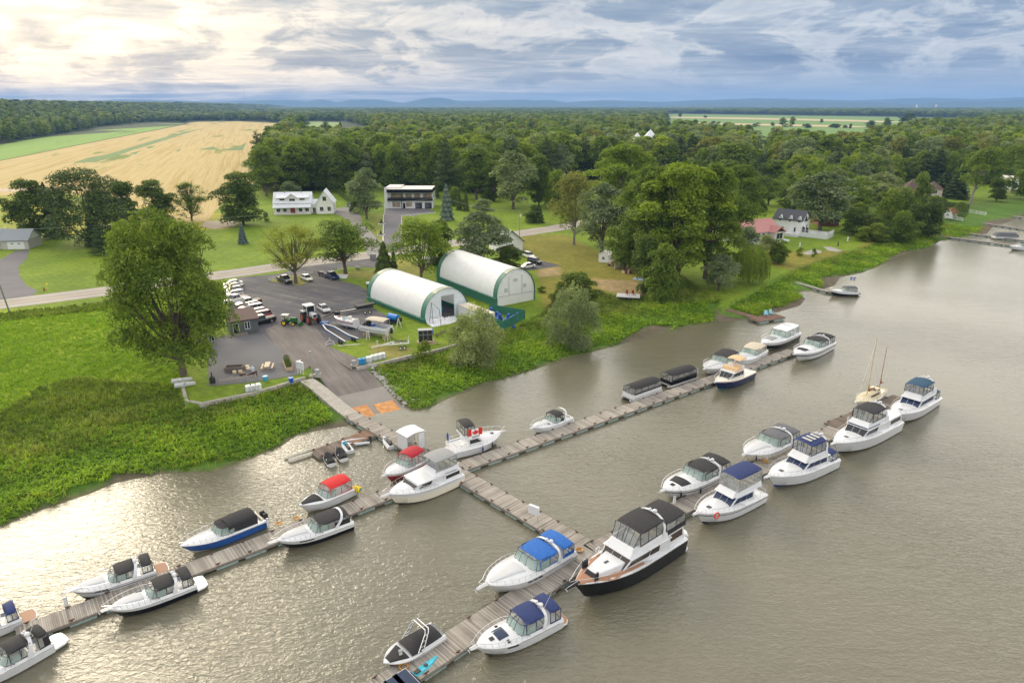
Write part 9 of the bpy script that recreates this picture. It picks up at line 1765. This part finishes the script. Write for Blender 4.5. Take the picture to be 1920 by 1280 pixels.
# --- marsh plants, meadow, weeds
def inP(pts, px, z=LZ):
 poly = [(q.x, q.y) for q in PP(px, z)]; return inpoly(pts[:, 0], pts[:, 1], poly)
def scatter_blades(name, label, cat, x0, x1, y0, y1, dens, fn, hgt, wid, nb, mtl, seed, spread=.5, nz=None):
 rg = np.random.default_rng(seed); n = int((x1 - x0) * (y1 - y0) * dens); p = np.stack([rg.uniform(x0, x1, n), rg.uniform(y0, y1, n)], 1); u, v = pxy(p[:, 0], p[:, 1], .8); p = p[(u > -60) & (u < 1980) & (v < 1330)]
 s = sdist(p[:, 0], p[:, 1]); h = ground_h(p[:, 0], p[:, 1]); k = fn(p, s, h, rg); p, s, h = p[k], s[k], h[k]; n = len(p)
 big_ = np.sin(p[:, 0] * .31 + 1.3 * np.sin(p[:, 1] * .23)) * np.sin(p[:, 1] * .37 + .8 * np.sin(p[:, 0] * .17)); fine = np.sin(p[:, 0] * 1.7 + 2 * np.sin(p[:, 1] * 1.1)) * np.sin(p[:, 1] * 1.9)
 H_ = rg.uniform(*hgt, n) * (1 + .35 * big_ + .2 * fine); V = [];
 th = rg.uniform(0, 2 * math.pi, (n, nb)); sp = rg.uniform(.1, spread, (n, nb)) * H_[:, None]; hh = H_[:, None] * rg.uniform(.6, 1.0, (n, nb)); wd_ = rg.uniform(*wid, (n, nb)); base = np.stack([p[:, 0][:, None] + rg.normal(0, .12, (n, nb)), p[:, 1][:, None] + rg.normal(0, .12, (n, nb)), np.broadcast_to(h[:, None] - .03, (n, nb))], -1)
 d = np.stack([np.cos(th), np.sin(th), np.zeros_like(th)], -1); a = np.stack([-np.sin(th), np.cos(th), np.zeros_like(th)], -1); mid2 = base + d * (sp * .45)[..., None] + np.array([0, 0, 1.]) * (hh * .72)[..., None]; tip = base + d * sp[..., None] * 1.25 + np.array([0, 0, 1.]) * (hh * .92)[..., None]
 v = np.stack([base, mid2 + a * wd_[..., None] * .5, tip, mid2 - a * wd_[..., None] * .5], 2).reshape(-1, 3); q = np.arange(len(v)).reshape(-1, 4); var = np.clip((.56 if mtl == 'meadow' else .42) + (.10 if mtl == 'meadow' else .24) * big_[:, None] + .12 * fine[:, None] + rg.uniform(-.25, .25, (n, nb)), 0, 1)
 print(name, len(q)); o = np_mesh(name, v, q, LM[mtl], attr={'var': np.repeat(var.ravel(), 4)}); tag(o, label, cat, kind='stuff'); return o
DRY = [[(560, 812), (600, 795), (700, 785), (700, 800), (600, 812)], [(1160, 640), (1215, 612), (1262, 612), (1240, 635), (1170, 656)], [(1420, 602), (1450, 585), (1510, 555), (1500, 580)], [(1540, 545), (1540, 522), (1600, 512), (1600, 530)], [(1330, 612), (1345, 588), (1400, 600), (1430, 612)], [(110, 965), (215, 890), (330, 885), (300, 925), (170, 960)], [(1645, 500), (1690, 472), (1720, 468), (1690, 495)], [(1830, 440), (1850, 415), (1920, 405), (1920, 440)]]
PATHP = [[(560, 700), (590, 700), (690, 775), (670, 800), (640, 780)], [(395, 628), (590, 700), (560, 716), (480, 735), (370, 765), (340, 740), (380, 650)]]
PATHP += [[(1326, 566), (1345, 566), (1432, 590), (1422, 604), (1330, 580)], [(1488, 522), (1500, 522), (1562, 540), (1556, 552), (1486, 534)], [(1722, 432), (1735, 432), (1800, 445), (1790, 454)], [(1815, 433), (1860, 440), (1855, 446), (1812, 440)]]
def offramp(p):
 rs = (p[:, 0] - RA.x) * rdir.x + (p[:, 1] - RA.y) * rdir.y; rn = (p[:, 0] - RA.x) * rnor.x + (p[:, 1] - RA.y) * rnor.y; return ~((rs > -6) & (rs < RLEN + 9) & (rn < 4.9) & (rn > -6.6))
def f_marsh(p, s, h, rg):
 wob = 1.2 * np.sin(p[:, 0] * .45) + 1.0 * np.sin(p[:, 1] * .6 + p[:, 0] * .2); k = (s > .15 + np.maximum(wob - .6, 0) * 1.1 + rg.exponential(.4, len(p))) & (s < 17 + wob * 2 + rg.normal(0, 2, len(p))) & (h < LZ - .03)
 for d in DRY: k &= ~inP(p, d, .2)
 for d in PATHP: k &= ~inP(p, d, 1.0)
 fade = np.clip(1.3 - (p[:, 1] - 60) / 220, .35, 1); return k & offramp(p) & (rg.uniform(0, 1, len(p)) < fade)
scatter_blades('marsh_plants', 'lush broad leafed water plants crowding the river bank', 'marsh plants', -75, 190, 40, 260, 9.0, f_marsh, (.35, .8), (.10, .22), 5, 'marsh', 5, .9)
def f_bank(p, s, h, rg):
 wob = 1.2 * np.sin(p[:, 0] * .45) + 1.0 * np.sin(p[:, 1] * .6); k = (s > 13 + wob * 2 + rg.normal(0, 2, len(p))) & (s < 40) & (h < LZ - .005)
 for d in PATHP: k &= ~inP(p, d, 1.0)
 return k & offramp(p)
scatter_blades('bank_weeds', 'taller mixed weeds and grasses between water plants and lawns', 'weeds', -75, 190, 50, 260, 6, f_bank, (.5, 1.2), (.06, .14), 5, 'shade', 6, .6)
MEADOW = [(-120, 592), (0, 590), (200, 572), (345, 548), (352, 690), (330, 735), (355, 760), (200, 900), (-60, 980), (-200, 1000)]
def f_reed(p, s, h, rg): return (s > .6) & (s < 20) & (h < LZ - .03) & offramp(p) & (np.sin(p[:, 0] * .23 + 1) * np.sin(p[:, 1] * .31) > .1)
scatter_blades('reed_stems', 'thin pale reed stems standing among the river bank plants', 'reeds', -75, 190, 40, 260, 1.3, f_reed, (.8, 1.4), (.04, .08), 3, 'olive', 15, .35)
def f_mead(p, s, h, rg): return inP(p, MEADOW, 1.3) & (s > 15 + rg.normal(0, 1.5, len(p))) & (rg.uniform(0, 1, len(p)) < np.clip(1.6 - (p[:, 1] - 60) / 90, .5, 1))
scatter_blades('meadow_grass', 'long bright yellow green grass of the riverside meadow', 'grass', -125, -35, 55, 150, 8.0, f_mead, (.3, .6), (.07, .16), 4, 'meadow', 7, .9)
def f_ditch(p, s, h, rg): return inP(p, [(-100, 603), (0, 588), (195, 568), (350, 545), (350, 556), (195, 582), (0, 604), (-100, 618)], LZ)
scatter_blades('ditch_weeds', 'dark coarse weeds along the roadside ditch', 'weeds', -140, -40, 100, 170, 5, f_ditch, (.5, 1.0), (.1, .2), 4, 'shade', 9, .5)
# --- air
hz = MB(); hz.box((0, 7600, -2.6), (34000, 16600, 263)); ho = hz.build('haze', bpy.data.materials.new('haze_air'), smooth=0); hmz = MATS_H = ho.data.materials[0]; hmz.use_nodes = True; t = NT(hmz.node_tree); t.N.clear(); om = t.n('ShaderNodeOutputMaterial'); pv = t.n('ShaderNodeVolumePrincipled'); pv.inputs['Color'].default_value = (.25, .48, .92, 1); pv.inputs['Density'].default_value = 0.00008; pv.inputs['Anisotropy'].default_value = 0.0; t.L.new(pv.outputs[0], om.inputs['Volume']);
tag(ho, kind='stuff', label='thin blue haze filling the air over the plain', cat='haze')
